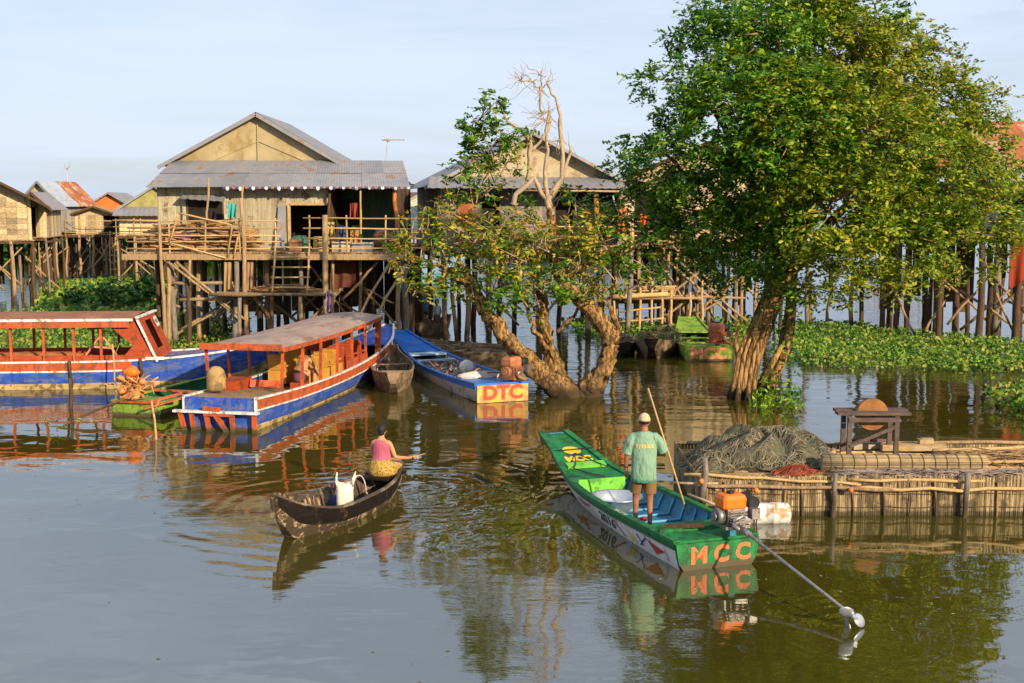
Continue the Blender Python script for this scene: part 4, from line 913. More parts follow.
# far left houses
stilt_house((hx(-10, 62), 62, 0), R(24), 4.2, 5, 3.2, 5.4, 6.55, 'far left stilt house with woven palm walls and a tan roof', M_thatch, M_('tan_roof', (.34, .24, .13), .8, 2), None, nx=5, ny=3, r=.085, front_deck=.4, rail=False, wallkind='woven', ov=.9, braces=7)
stilt_house((hx(36, 64.5), 64.5, 0), R(10), 1.3, 4, 3.3, 5.1, 5.7, 'narrow shaded lean-to joined to the right side of the woven-wall house', M_thatch, M_tin, None, nx=3, ny=3, r=.07, front_deck=.5, rail=False, openings=[(-.5, .1, 3.3, 4.9, 'door')], braces=4, name='lean_to', cat='lean-to')
stilt_house((hx(44, 78), 78, 0), R(-9), 2.5, 4.2, 3.3, 5.3, 6.55, 'grey plank stilt house with a roof half grey tin and half rust', M_('weathered_plank', (.30, .28, .25), .85, 3, (6, 6, .5), .3, .25, .3), M_tinb, M_('pale_gable', (.45, .38, .22), .8), roof2=M_rust, split=True, nx=5, ny=3, front_deck=.5, openings=[(-1.8, -.8, 3.5, 4.9, 'door')], rail=False)
stilt_house((hx(112, 90), 90, 0), R(6), 4.0, 6, 3.0, 4.75, 5.95, 'stilt house with a bright orange gable and grey roof', M_('orange_wall', (.55, .15, .03), .7, 2, var=.2, isl=.15), M_tin, M_('orange_gable', (.62, .17, .035), .7, 2, var=.15, isl=.1, bump=.1), nx=6, ny=3, front_deck=1.5, openings=[(.2, 1.4, 3.0, 4.5, 'door')], lad=1.0)
stilt_house((hx(96, 80), 80, 0), R(14), 3.3, 2.4, 3.1, 4.35, 4.95, 'small thatched porch hut with a ladder in front of the orange gable', M_thatch, M_('dry_thatch', (.36, .25, .12), .9, 6), None, nx=5, ny=3, front_deck=1.4, openings=[(.6, 1.7, 3.1, 4.3, 'door')], lad=1.4, name='porch_hut', cat='hut', ov=.6)
stilt_house((hx(157, 74), 74, 0), R(12), 4.2, 5, 3.2, 4.85, 6.2, 'cream walled stilt house with a low grey roof just left of the large house', M_('cream_wall', (.55, .48, .28), .7, 2, var=.15, isl=.15), M_tin, M_('olive_gable', (.30, .28, .10), .8, 2), nx=5, ny=3, front_deck=1.8, openings=[(.6, 1.6, 3.9, 4.6, 'window')], skirt=(.05, .5, 1.2, M_tin), ov=.3)
stilt_house((hx(420, 85), 85, 0), R(24), 3.6, 5, 3.1, 4.9, 5.9, 'small distant blue-walled house between the two large houses', M_('blue_wall', (.06, .09, .14), .8, 2), M_('maroon_roof', (.20, .10, .07), .8), M_('pale_green_gable', (.42, .45, .33), .8), nx=4, ny=3, front_deck=.6, rail=False)
stilt_house((hx(905, 110), 110, 0), 0, 6, 5, 2.6, 4.4, 5.6, 'distant brown stilt house glimpsed beneath the big tree on the right', M_('brown_wall', (.22, .12, .06), .8), M_tin, None, nx=4, ny=2, under=0, r=.06, braces=0)
# posts standing in the water
def lone_post(px, py, h, r, label, group='bare posts standing in the open water', mat=None):
    root = empty('water_post', G(px, py), 0, label, 'post', group); mb = MB(); pole(mb, (random.uniform(-.05, .05), 0, -.8), (random.uniform(-.1, .1), 0, h), r, 7, .05); mb.build('shaft', mat or M_post, root)
    mb = MB(); mb.tube([(0, 0, h - .25), (.12, 0, h + .02)], [r * .5, r * .3], 5); mb.build('stub', mat or M_post, root)
for (px, py, h, r, lab) in ((809, 327, 2.3, .10, 'leftmost of the three bare posts beyond the hyacinth'), (829, 328, 2.3, .08, 'thin middle one of the three bare posts beyond the hyacinth'), (852, 328, 2.7, .10, 'rightmost of the three bare posts beyond the hyacinth'),
    (487, 318, 2.4, .11, 'grey post beside the distant canoe with children'), (468, 338, 2.6, .12, 'thick post standing left of the gnarled tree'), (455, 338, 2.4, .09, 'brown post nearest the distant canoe'), (600, 322, 2.2, .09, 'post seen through the fork of the gnarled tree')):
    lone_post(px, py, h, r, lab)
for (px, py, h, r, lab) in ((410, 330, 2.3, .08, 'slim dark post right of the large house stilts'), (417, 325, 2.2, .07, 'second slim dark post right of the large house stilts')):
    lone_post(px, py, h, r, lab, mat=M_postd)
lone_post(72, 408, .75, .045, 'dark stake in the water against the long left boat', 'stakes by the long left boat', M_postd)
lone_post(117, 392, 1.3, .022, 'thin pale stick rising beside the pile of orange twigs', 'stakes by the long left boat', M_bamboo)
lone_post(155, 440, .85, .028, 'thin yellowish stake in front of the lime green boat', 'stakes by the long left boat', M_bamboo)
# leaning drying frame on the long boat side, background
# ------------------------------------------------------------------ boats
def text_mesh(body, size=1.0, offset=0.0, shear=0.0):
    cu = bpy.data.curves.new('t', 'FONT'); cu.body = body; cu.size = size; cu.offset = offset; cu.shear = shear; cu.resolution_u = 4; cu.align_x = 'CENTER'; cu.align_y = 'CENTER'
    ob = bpy.data.objects.new('t', cu); COL.objects.link(ob); dg = bpy.context.evaluated_depsgraph_get(); me = bpy.data.meshes.new_from_object(ob.evaluated_get(dg))
    vs = [v.co.copy() for v in me.vertices]; fs = [tuple(p.vertices) for p in me.polygons]
    bpy.data.objects.remove(ob); bpy.data.curves.remove(cu); bpy.data.meshes.remove(me)
    # a fine subdivision is not needed: letters are small
    return vs, fs
def cr(xs, ys, x):
    """smooth interpolation through stations"""
    xs = list(xs); n = len(xs)
    if x <= xs[0]: return ys[0]
    if x >= xs[-1]: return ys[-1]
    i = max(k for k in range(n - 1) if xs[k] <= x)
    h = xs[i + 1] - xs[i]; t = (x - xs[i]) / h
    def sl(k):
        if k == 0: return (ys[1] - ys[0]) / (xs[1] - xs[0])
        if k == n - 1: return (ys[-1] - ys[-2]) / (xs[-1] - xs[-2])
        return (ys[k + 1] - ys[k - 1]) / (xs[k + 1] - xs[k - 1])
    m0, m1 = sl(i) * h, sl(i + 1) * h
    return (2 * t**3 - 3 * t**2 + 1) * ys[i] + (t**3 - 2 * t**2 + t) * m0 + (-2 * t**3 + 3 * t**2) * ys[i + 1] + (t**3 - t**2) * m1
class Hull:
    """stations: (y, half width top, z top, half width bottom, z bottom). Local y runs stern -> bow."""
    def __init__(s, st, th=.035, curve=.0, n=40):
        s.st = st; s.ys = [a[0] for a in st]; s.th = th; s.curve = curve; s.n = n; s.L = s.ys[-1]
    def g(s, y): return [cr(s.ys, [a[k] for a in s.st], y) for k in (1, 2, 3, 4)]
    def side(s, y, v, sgn, out=0.0):
        wt, zt, wb, zb = s.g(y); x = wb + (wt - wb) * v + s.curve * math.sin(math.pi * v) * min(1, wt * 2); z = zb + (zt - zb) * v
        return Vector((sgn * (x + out), y, z - out * .15))
    def outer(s, bands, mats, root, name='hull', bottom_mat=0, transom=True, transom_mi=None):
        """bands: list of (v0, v1, mat index)"""
        mb = MB(); ys = [s.L * i / s.n for i in range(s.n + 1)]
        for sg in (-1, 1):
            for (v0, v1, mi) in bands:
                k = 3; vv = [v0 + (v1 - v0) * j / k for j in range(k + 1)]
                rings = [[s.side(y, v, sg) for v in vv] for y in ys]
                if sg > 0: rings = [r[::-1] for r in rings]
                mb.loft(rings, mi, caps=False, closed=False)
        rings = [[s.side(y, 0, -1), s.side(y, 0, 1)] for y in ys]; mb.loft([r[::-1] for r in rings], bottom_mat, caps=False, closed=False)
        # end faces
        for y, flip in ((0, False), (s.L, True)):
            P = [s.side(y, 0, -1), s.side(y, 0, 1), s.side(y, .5, 1), s.side(y, 1, 1), s.side(y, 1, -1), s.side(y, .5, -1)]
            if flip: P = P[::-1]
            mb.add(P, [tuple(range(6))], transom_mi if (y == 0 and transom_mi is not None) else bottom_mat)
        return mb.build(name, mats, root)
    def inner(s, mat, root, floor=.10, y0=.06, y1=None, name='inside'):
        mb = MB(); y1 = y1 or s.L - .06; ys = [y0 + (y1 - y0) * i / s.n for i in range(s.n + 1)]; rings = []
        for y in ys:
            wt, zt, wb, zb = s.g(y); t = s.th; zf = min(zb + floor, zt - .03); v = (zf - zb) / max(.01, zt - zb); xf = max(.01, wb + (wt - wb) * v + s.curve * math.sin(math.pi * v) * min(1, wt * 2) - t); vm = (1 + v) / 2; xm = max(.01, s.side(y, vm, 1).x - t); xt = max(.012, wt - t)
            zm = zb + (zt - zb) * vm
            rings.append([(-xt, y, zt - .003), (-xm, y, zm), (-xf, y, zf), (xf, y, zf), (xm, y, zm), (xt, y, zt - .003)])
        mb.loft(rings, 0, caps=False, closed=False)
        for r, f in ((rings[0], True), (rings[-1], False)): mb.add(r if f else r[::-1], [tuple(range(6))])
        return mb.build(name, mat, root)
    def rail(s, mat, root, w=.07, h=.035, y0=0, y1=None, out=.012, name='gunwale', v=1.0, both=True, proud=.0):
        mb = MB(); y1 = s.L if y1 is None else y1
        for sg in (-1, 1):
            rings = []
            for i in range(s.n + 1):
                y = y0 + (y1 - y0) * i / s.n; p = s.side(y, v, sg); xo = abs(p.x) + out; xi = max(.0, xo - w)
                rings.append([(sg * xo, y, p.z - h * .5 + proud), (sg * xo, y, p.z + h * .5 + proud), (sg * xi, y, p.z + h * .5 + proud), (sg * xi, y, p.z - h * .5 + proud)])
            mb.loft(rings if sg < 0 else [r[::-1] for r in rings], 0, sm=False)
        return mb.build(name, mat, root)
    def ribs(s, mat, root, y0, y1, n, floor=.10, r=.03, name='ribs'):
        mb = MB()
        for i in range(n):
            y = y0 + (y1 - y0) * i / (n - 1); wt, zt, wb, zb = s.g(y); t = s.th; zf = zb + floor + .01
            v = (zf - zb) / (zt - zb); xf = wb + (wt - wb) * v - t; xt = wt - t - .02
            mb.tube([(-xt, y, zt - .06), (-(xt + xf) / 2, y, (zt + zf) / 2), (-xf, y, zf + .01), (xf, y, zf + .01), ((xt + xf) / 2, y, (zt + zf) / 2), (xt, y, zt - .06)], r, 5)
        return mb.build(name, mat, root)
    def deckplate(s, mat, root, y0, y1, drop=.02, th=.03, name='deck', k=10, inset=.05):
        mb = MB(); rings = []
        for i in range(k + 1):
            y = y0 + (y1 - y0) * i / k; wt, zt, _, _ = s.g(y); x = max(.01, wt - inset); rings.append([(-x, y, zt - drop), (x, y, zt - drop), (x, y, zt - drop - th), (-x, y, zt - drop - th)])
        mb.loft([r[::-1] for r in rings], 0, sm=False); return mb.build(name, mat, root)
    def onside(s, pts2, fs, sg, y0, v0, scale_y=1, out=.006, direction=-1):
        """flat (x,z) drawing -> hull side; direction -1: drawing x runs towards the stern"""
        vs = []
        for p in pts2:
            y = y0 + direction * p[0]; wt, zt, wb, zb = s.g(min(max(y, 0), s.L)); v = v0 + p[1] / max(.05, math.hypot(zt - zb, wt - wb)); vs.append(s.side(y, v, sg, out))
        if (sg < 0) == (direction < 0): fs = [tuple(f) for f in fs]
        return vs, fs
def place(stern, bow):
    s = Vector((stern[0], stern[1], 0)); b = Vector((bow[0], bow[1], 0)); d = b - s
    return s, math.atan2(-d.x, d.y), d.length
def boat_root(name, stern, bow, label, group=None, cat='boat'):
    s, rz, L = place(stern, bow); r = empty(name, s, rz, label, cat, group); return r, L, Matrix.Translation(s) @ Matrix.Rotation(rz, 4, 'Z')

def outboard(name, loc, rz, label, tank, shaft_tip, scale=1.0, shaft=True, mount=True, blockmat=None, lift=0):
    """small long-tail engine; local +y points aft (out over the stern), origin at mounting point"""
    root = empty(name, loc, rz, label, 'boat engine', 'long-tail boat engines'); S = scale
    mb = MB(); mb.box((0, 0, .14 * S), (.26 * S, .28 * S, .24 * S)); mb.box((0, -.02 * S, .02 * S), (.36 * S, .40 * S, .04 * S))
    for i in range(6): mb.box((.0, .155 * S + .004 * i, (.06 + .035 * i) * S), (.24 * S, .05 * S, .012 * S))
    mb.tube([(.14 * S, 0, .15 * S), (.24 * S, 0, .15 * S)], .11 * S, 14); mb.tube([(.24 * S, 0, .15 * S), (.27 * S, 0, .15 * S)], .06 * S, 10)
    mb.tube([(.05 * S, .12 * S, .12 * S), (.10 * S, .26 * S, .06 * S), (.0, .34 * S, .0)], .035 * S, 7); mb.box((.15 * S, -.05 * S, .12 * S), (.08 * S, .16 * S, .12 * S))
    mb.build('engine_block', blockmat or M_steel, root)
    mb = MB(); prof = [(.155, .12, .24), (.175, .14, .27), (.175, .14, .38), (.15, .115, .43), (.09, .07, .445)]
    mb.loft([[(a * S * sx * (1 if i % 2 else 1), b * S * sy - .02 * S, z * S) for i, (sx, sy) in enumerate(((-1, -.8), (-.8, -1), (.8, -1), (1, -.8), (1, .8), (.8, 1), (-.8, 1), (-1, .8)))] for a, b, z in prof], 0, sm=False)
    tk = mb.build('fuel_tank', tank, root); mb = MB(); mb.tube([(.02 * S, 0, .44 * S), (.02 * S, 0, .475 * S)], .05 * S, 12); mb.build('cap', M_black, tk)
    mb = MB(); mb.tube([(-.24 * S, -.13 * S, .33 * S), (-.26 * S, .15 * S, .32 * S)], .085 * S, 12); mb.build('muffler', M_black, root)
    mb = MB(); mb.box((-.23 * S, .19 * S, .20 * S), (.12 * S, .12 * S, .14 * S)); mb.tube([(-.2 * S, .14 * S, .2 * S), (.1 * S, .2 * S, .12 * S)], .03 * S, 6); mb.build('air_filter', M_steel, root)
    mb = MB(); mb.tube([(-.1 * S, -.1 * S, .02), (-.14 * S, -.35 * S, .10), (-.2 * S, -.95 * S, .02)], .018, 6); mb.build('tiller', M_postd, root)
    if mount:
        mb = MB(); mb.box((0, .0, -.06), (.10, .12, .14)); mb.build('mount', M_('mount_blue', (.02, .16, .24), .5), root)
    if shaft:
        tip = Vector(shaft_tip); a = Vector((.02, .22 * S, .05 * S)); d = (tip - a).normalized()
        mb = MB(); mb.tube([a, a + d * .5, tip], [.035, .022, .02], 8); mb.tube([a + d * .1, a + d * .3], .045, 8); sh = mb.build('shaft', M_steel, root)
        # propeller: two broad blades and a skeg
        up = Vector((0, 0, 1)); sx = d.cross(up).normalized(); uz = sx.cross(d)
        mb = MB(); mb.tube([tip - d * .06, tip + d * .07], .028, 8)
        for ang in (R(35), R(215)):
            r1 = sx * math.cos(ang) + uz * math.sin(ang); r2 = (sx * -math.sin(ang) + uz * math.cos(ang)) * .8 + d * .5; c = tip + r1 * .12
            mb.loft([[c + (r1 * math.cos(t) * .11 + r2 * math.sin(t) * .085) * q + d * o for t in [k * math.pi / 7 for k in range(14)]] for q, o in ((.2, .012), (.85, .010), (1, 0), (.85, -.010), (.2, -.012))])
        mb.build('propeller', M_alu, root)
        mb = MB(); mb.beam(tip - d * .16 - uz * .02, tip - d * .02 - uz * .24, .012, .09); mb.build('skeg', M_steel, root)
    return root

# ---- the green boat in front
GS = (2.84, 16.25); GB = (.78, 22.3)
groot, GL, GM = boat_root('longtail_boat', GS, GB, 'long green and white boat carrying the standing man, MCC lettered on its stern')
gh = Hull([(0, .65, .40, .54, -.05), (.9, .70, .40, .57, -.06), (2.2, .72, .37, .56, -.06), (3.6, .66, .36, .46, -.05), (4.7, .50, .43, .30, .02), (5.5, .38, .60, .23, .28), (GL, .29, .76, .20, .62)], .04, .02, 50)
gh.outer([(0, .10, 0), (.10, .78, 1), (.78, 1, 2)], [M_('hull_black', (.025, .015, .012), .5), M_('side_white', (.72, .70, .66), .5, 4, var=.12, bump=.1, dirt=(.40, .36, .30), dirt_amt=.35, dirt_scale=5), M_green], groot, bottom_mat=0, transom_mi=2)
gh.inner(M_teal, groot, .10)
gh.rail(M_green, groot, .11, .04); gh.rail(M_dgreen, groot, .03, .03, v=.78, out=.012, name='rubbing_strip')
gh.ribs(M_('rib_blue', (.12, .36, .55), .5, 3, var=.2, bump=0), groot, 1.1, 4.1, 9, .10, .022)
gh.deckplate(M_green, groot, .02, .95, .0, .05, 'stern_deck'); gh.deckplate(M_green, groot, 4.05, GL - .02, .02, .04, 'bow_deck')
# transom apron (thick)
mb = MB(); mb.add([(x, y, z) for y in (-.055, -.004) for x, z in ((-.50, -.04), (.50, -.04), (.60, .10), (.645, .375), (-.645, .375), (-.60, .10))], [(0, 1, 2, 3, 4, 5), (11, 10, 9, 8, 7, 6)] + [(i, i + 6, (i + 1) % 6 + 6, (i + 1) % 6) for i in range(6)]); mb.box((0, .5, .425), (1.28, .06, .05)); mb.build('transom_board', M_green, groot)
def gtop(y): return gh.g(y)[1]
mb = MB()
vs, fs = text_mesh('M C C', .40, .016); k = .92 / (max(v.x for v in vs) - min(v.x for v in vs))
mb.add([Vector((v.x * k * 1.0 + .04, -.060, 00.19 + v.y * k * .95)) for v in vs], fs); mb.build('stern_letters', M_letter, groot)
# bow lettering, yellow disc and light boards on the sloping deck
def ondeck(vs, yc, fl=1, h=.008): return [Vector((v.x, yc + v.y, gtop(yc + v.y) - .02 + h)) for v in vs]
mb = MB(); vs, fs = text_mesh('MCC', .26, .016); k = .50 / (max(v.x for v in vs) - min(v.x for v in vs)); mb.add(ondeck([Vector((v.x * k, v.y * k * 1.15, 0)) for v in vs], 5.10), fs)
mb.add(ondeck([Vector((.17 * math.cos(a), .17 * math.sin(a), 0)) for a in [i * math.pi / 12 for i in range(24)]], 5.46), [tuple(range(24))]); mb.build('bow_emblem', M_yellow, groot)
mb = MB(); mb.box((0, 4.78, gtop(4.78) + .01), (.72, .17, .05), Matrix.Rotation(.22, 3, 'X')); mb.build('cross_board', M_lgreen, groot)
mb = MB(); mb.box((0, 4.06, gtop(4.06) - .16), (.86, .04, .30)); mb.build('bulkhead_board', M_lgreen, groot)
mb = MB()
for s in (-1, 1): mb.tube([(s * .0, 5.3, gtop(5.3) + .0), (s * .2, 4.75, gtop(4.75) + .05), (s * .36, 4.5, gtop(4.5) + .02)], .010, 5)
mb.tube([(-.30, 4.62, gtop(4.62) + .02), (-.1, 4.3, gtop(4.3) + .01), (.05, 4.1, gtop(4.1) + .02), (.25, 4.05, gtop(4.05) - .2)], .010, 5); mb.tube([(-.38, 5.4, gtop(5.4) + .02), (.38, 5.4, gtop(5.4) + .03)], .012, 5); mb.build('mooring_rope', M_black, groot)
# side decoration (port side faces the camera)
mb = MB()
def gtri(pts, mi):
    vs, f = gh.onside(pts, [tuple(range(len(pts)))], -1, 0, 0, direction=1, out=.007); mb.add([v for v in vs], f, mi)
SH = lambda y: math.hypot(gh.g(y)[1] - gh.g(y)[3], gh.g(y)[0] - gh.g(y)[2])
def sv(y, v): return (y, v * SH(y))
for pts, mi in (([sv(.32, .50), sv(.85, .64), sv(.60, .26)], 0), ([sv(1.18, .30), sv(1.55, .62), sv(1.38, .28)], 1), ([sv(1.62, .25), sv(1.95, .66), sv(2.0, .66), sv(1.70, .25)], 0), ([sv(.98, .3), sv(1.14, .62), sv(1.19, .62), sv(1.03, .3)], 2), ([sv(.86, .62), sv(1.10, .26), sv(1.14, .28), sv(.90, .64)], 2),
    ([sv(2.95, .60), sv(3.75, .56), sv(3.35, .40)], 0), ([sv(2.8, .35), sv(3.7, .52), sv(4.5, .50), sv(3.5, .40)], 3), ([sv(3.0, .55), sv(4.6, .60), sv(4.6, .63), sv(3.0, .64)], 0), ([sv(2.7, .28), sv(2.85, .30), sv(3.5, .62), sv(3.4, .62)], 4)): gtri(pts, mi)
mb.build('side_stripes', [M_('stripe_red', (.40, .05, .03), .5, bump=0), M_yellow, M_('stripe_blue', (.02, .03, .25), .5, bump=0), M_('stripe_ochre', (.45, .28, .10), .6, bump=0), M_('stripe_grey', (.45, .42, .42), .6, bump=0)], groot)
mb = MB(); vs, fs = text_mesh('2016', .24, .006, .12); k = .74 / (max(v.x for v in vs) - min(v.x for v in vs))
a, f = gh.onside([(v.x * k * .9, v.y * k * .62) for v in vs], fs, -1, 2.30, .46, direction=-1, out=.008); mb.add(a, f); mb.build('side_number', M_black, groot)
mb = MB(); vs, fs = text_mesh('MCC 2016', .1, .003); k = .42 / (max(v.x for v in vs) - min(v.x for v in vs)); mb.add([Vector((-(gh.g(1.75 - v.x * k)[0]) + .045 + v.y * k * 1.0, 1.75 - v.x * k, gtop(1.75 - v.x * k) + .024)) for v in vs], fs); mb.build('gunwale_letters', M_white, groot)
mb = MB(); mb.beam((-.5, .62, gtop(.6) + .05), (-.05, .28, gtop(.3) + .12), .05, .05); mb.build('wooden_lever', M_postd, groot)
# engine, with its shaft reaching out over the water
ep = GM @ Vector((.28, .10, .53)); tip = Vector(at(853, 616, 13.75)); rz_e = math.atan2(-(tip - ep).x, (tip - ep).y)
tl = Matrix.Rotation(-rz_e, 3, 'Z') @ (tip - ep)
outboard('boat_engine', ep, rz_e, 'engine with bright orange tank and long propeller shaft beside the standing man', M_('tank_orange', (.80, .17, .012), .35, 3, var=.08, bump=0), tl, 1.05, lift=0)

# basin in the boat
gp = lambda x, y, z: GM @ Vector((x, y, z))
mb = MB(); prof = [(.24, 0), (.30, .03), (.36, .15), (.41, .24), (.44, .25), (.435, .262), (.40, .25), (.35, .15), (.285, .04), (.02, .03)]
mb.loft([[(q * math.cos(a), q * math.sin(a), z) for a in [k * math.pi / 16 for k in range(32)]] for q, z in prof]); mb.build('basin', M_alu, None, 'wide shiny aluminium basin in front of the standing man', 'basin', None, None, gp(-.08, 3.25, .0))
mb = MB(); mb.box((0, 0, .04), (.28, .10, .05)); mb.tube([(0, -.04, .06), (.0, -.02, .10), (0, .05, .06)], .03, 6); mb.build('sandal', M_('red_rubber', (.35, .02, .02), .5), None, 'red sandal lying on the floor of the green boat', 'sandal', None, None, gp(.02, 2.45, -.02), .8)

# ---- the lime green boat behind
def mini_long(name, stern, bow, label, cols, word, wordmat, transmat, inmat, wt=.6, group='small boats moored between the two trees', eng=None, railm=None, bowz=.84):
    r, L, Mx = boat_root(name, stern, bow, label)
    h = Hull([(0, wt, .50, wt * .86, -.04), (L * .2, wt * 1.08, .42, wt * .9, -.1), (L * .5, wt * 1.02, .38, wt * .8, -.1), (L * .78, wt * .72, .56, wt * .5, .05), (L, wt * .45, bowz, wt * .36, bowz - .18)], .04, .02, 36)
    h.outer([(0, .16, 0), (.16, .72, 1), (.72, 1, 2)], cols, r, transom_mi=2); h.inner(inmat, r, .1); h.rail(railm or cols[2], r, .08, .035)
    h.deckplate(railm or cols[2], r, .02, L * .12, .0, .05, 'stern_deck'); h.deckplate(transmat, r, L * .7, L - .02, .03, .04, 'bow_deck')
    for k, q in enumerate((.3, .45, .6)):
        mb = MB(); y = L * q; mb.box((0, y, h.g(y)[1] - .12), (h.g(y)[0] * 1.8, .22, .04)); mb.build('thwart', inmat, r)
    mb = MB(); mb.box((0, -.03, .23), (wt * 1.86, .05, .44)); mb.build('transom_board', transmat, r)
    if word:
        mb = MB(); vs, fs = text_mesh(word, .4, .02); k = wt * 1.45 / (max(v.x for v in vs) - min(v.x for v in vs)); mb.add([Vector((v.x * k, -.060, .24 + v.y * min(k, 1.2))) for v in vs], fs); mb.build('stern_letters', wordmat, r)
    return r, h, Mx, L
r2_, h_, Mx, L_ = mini_long('longtail_boat', (hx(710, 38.4), 38.4), (hx(689, 45.0), 45.0), 'lime green boat lettered MCC moored left of the big tree trunk', [M_dgreen, M_lime, M_lime], 'MCC', M_('faded_red_letters', (.72, .25, .12), .6, 8), M_lime, M_lime, .80)
outboard('boat_engine', Mx @ Vector((.30, .2, .56)), math.pi + 1.0, 'small rusty orange engine on the lime green boat', M_('tank_rust', (.50, .16, .07), .6), None, 1.45, False, blockmat=M_('engine_rust', (.40, .12, .05), .6, 10))
# ---- blue and white DTC boat
r3_, h3_, Mx3, L3 = mini_long('longtail_boat', (hx(502, 30.3), 30.3), (hx(396, 40.2), 40.2), 'blue boat with pale sides and an orange-yellow stern lettered DTC', [M_('hull_brown', (.10, .05, .03), .6), M_('dull_white', (.48, .42, .36), .6, 3, (1, .4, 1), .2, dirt=(.22, .15, .09), dirt_amt=.4), M_('bright_blue', (.02, .15, .55), .4, 3, var=.2, dirt=(.12, .16, .2), dirt_amt=.25)], 'DTC', M_redp,
    M_('amber_paint', (.78, .42, .08), .6, 4, var=.2, dirt=(.42, .24, .10), dirt_amt=.5, dirt_scale=5), M_('inside_grey_blue', (.22, .26, .30), .7, 3, dirt=(.10, .08, .06), dirt_amt=.4), .74)
bpy.data.objects[[c.name for c in kids(r3_) if c.name.startswith('bow_deck')][0]].data.materials[0] = MC['bright_blue']
h3_.ribs(M_('rib_pale', (.42, .38, .32), .7), r3_, L3 * .18, L3 * .66, 22, .12, .04)
mb = MB(); mb.box((0, L3 * .66, h3_.g(L3 * .66)[1] - .03), (1.2, .5, .05)); mb.box((-.1, L3 * .55, h3_.g(L3 * .55)[1] - .02), (1.3, .12, .05)); mb.build('cross_board', M_('pale_blue_board', (.35, .48, .60), .6), r3_)
outboard('boat_engine', Mx3 @ Vector((.35, .2, .56)), math.pi + .9, 'rusty brown engine on the stern of the blue DTC boat', M_('tank_brown', (.42, .16, .07), .6), None, 1.3, False, blockmat=M_('engine_brown', (.33, .14, .07), .6, 10))
def sack(name, c, r, rz, mat, label, cat='sack'):
    mb = MB(); mb.ell((0, 0, r[2] * .8), r, None, 12, 8, 0, .10); mb.tube([(r[0] * .9, 0, r[2] * .8), (r[0] * 1.15, 0, r[2])], [.05, .09], 6); return mb.build(name, mat, None, label, cat, None, None, c, rz)
sack('sack', Mx3 @ Vector((-.15, 1.3, .40)), (.62, .16, .13), .3, M_('sack_white', (.55, .50, .44), .9, bump=.4), 'pale rolled sack lying across the stern of the DTC boat', 'sack')
sack('buoy', Mx3 @ Vector((-.05, 2.8, .38)), (.2, .2, .2), .3, M_('float_white', (.70, .68, .62), .6), 'round white float inside the DTC boat', 'float')
mb = MB(); 
for _ in range(26):
    a = Vector((random.uniform(-.5, .3), random.uniform(1.6, 5), .33)); mb.tube([a, a + Vector((random.uniform(-.2, .2), random.uniform(-.5, .5), .1)), a + Vector((random.uniform(-.3, .3), random.uniform(-.8, .8), 0))], random.uniform(.015, .035), 5)
o = mb.build('rope_heap', M_('rope_red_grey', (.30, .16, .13), .9, 6, var=.5, isl=.5), None, 'reddish ropes and rags strewn along the floor of the DTC boat', 'rope', None, 'stuff'); o.matrix_world = Mx3

# ---- wooden dugouts
def canoe(name, a, b, wt, hz, label, cols=None, pointed=.08, ends=(.55, .55), group=None, seats=2, ribs=8, bands=None, floor=.06):
    r, L, Mx = boat_root(name, a, b, label, group)
    e0, e1 = ends
    h = Hull([(0, pointed, e0, pointed * .5, e0 - .30), (L * .10, wt * .45, (e0 + hz) / 2, wt * .22, -.02), (L * .28, wt * .88, hz * 1.04, wt * .6, -.10), (L * .5, wt, hz, wt * .7, -.12), (L * .72, wt * .86, hz * 1.04, wt * .58, -.10), (L * .90, wt * .42, (e1 + hz) / 2, wt * .2, -.02), (L, pointed, e1, pointed * .5, e1 - .30)], .035, .05, 40)
    cols = cols or [M_boatwood]
    h.outer(bands or [(0, 1, 0)], cols, r); h.inner(cols[-1], r, floor); h.rail(cols[-1] if len(cols) < 4 else cols[3], r, .05, .035, out=.015)
    if ribs: h.ribs(cols[-1], r, L * .16, L * .84, ribs, floor, .02)
    for k in range(seats):
        y = L * (.2 + .6 * (k + .5) / seats) if seats > 1 else L * .8; mb = MB(); mb.box((0, y, h.g(y)[1] - .07), (h.g(y)[0] * 1.86, .18, .03)); mb.build('thwart', cols[-1], r)
    return r, h, Mx, L
wr, wh, WM, WL = canoe('canoe', (-3.50, 17.35), (-1.98, 20.95), .50, .34, 'dark weathered canoe with a worn pale bottom carrying the seated woman', [M_boatworn, M_boatdark, M_('inside_dark_wood', (.085, .058, .04), .7, 4, (1, .4, 1), .5, 0, .5, dirt=(.22, .17, .12), dirt_amt=.35, dirt_scale=3)], .05, (.74, .46), bands=[(0, .46, 0), (.46, 1, 1)], seats=0, ribs=9)
mb = MB(); mb.beam((0, .02, .76), (0.0, .55, .56), .05, .05); mb.beam((-.04, -.02, .76), (-.0, -.06, .42), .05, .04); mb.build('stem_cap', M_boatworn, wr)
mb = MB(); y = WL * .9; mb.box((0, WL * .84, .36), (.52, .72, .03)); mb.build('stern_seat', M_boatdark, wr)
canoe('canoe', (hx(392, 31.3), 31.3), (hx(391, 36.5), 36.5), .60, .46, 'grey wooden dugout moored end-on right of the passenger boat', [M_boatwood], .16, (.62, .75), seats=2, ribs=9)
mb = MB()
canoe('canoe', (hx(519, 36.6), 36.6), (hx(398, 39.6), 39.6), .55, .42, 'long pale wooden canoe directly behind the blue DTC boat', [M_boatwood], .15, (.5, .7), seats=3, ribs=14)
canoe('canoe', (hx(516, 38.4), 38.4), (hx(392, 41.0), 41.0), .5, .42, 'longer weathered canoe furthest behind the DTC boat', [M_boatwood], .12, (.55, .7), seats=3, ribs=12)
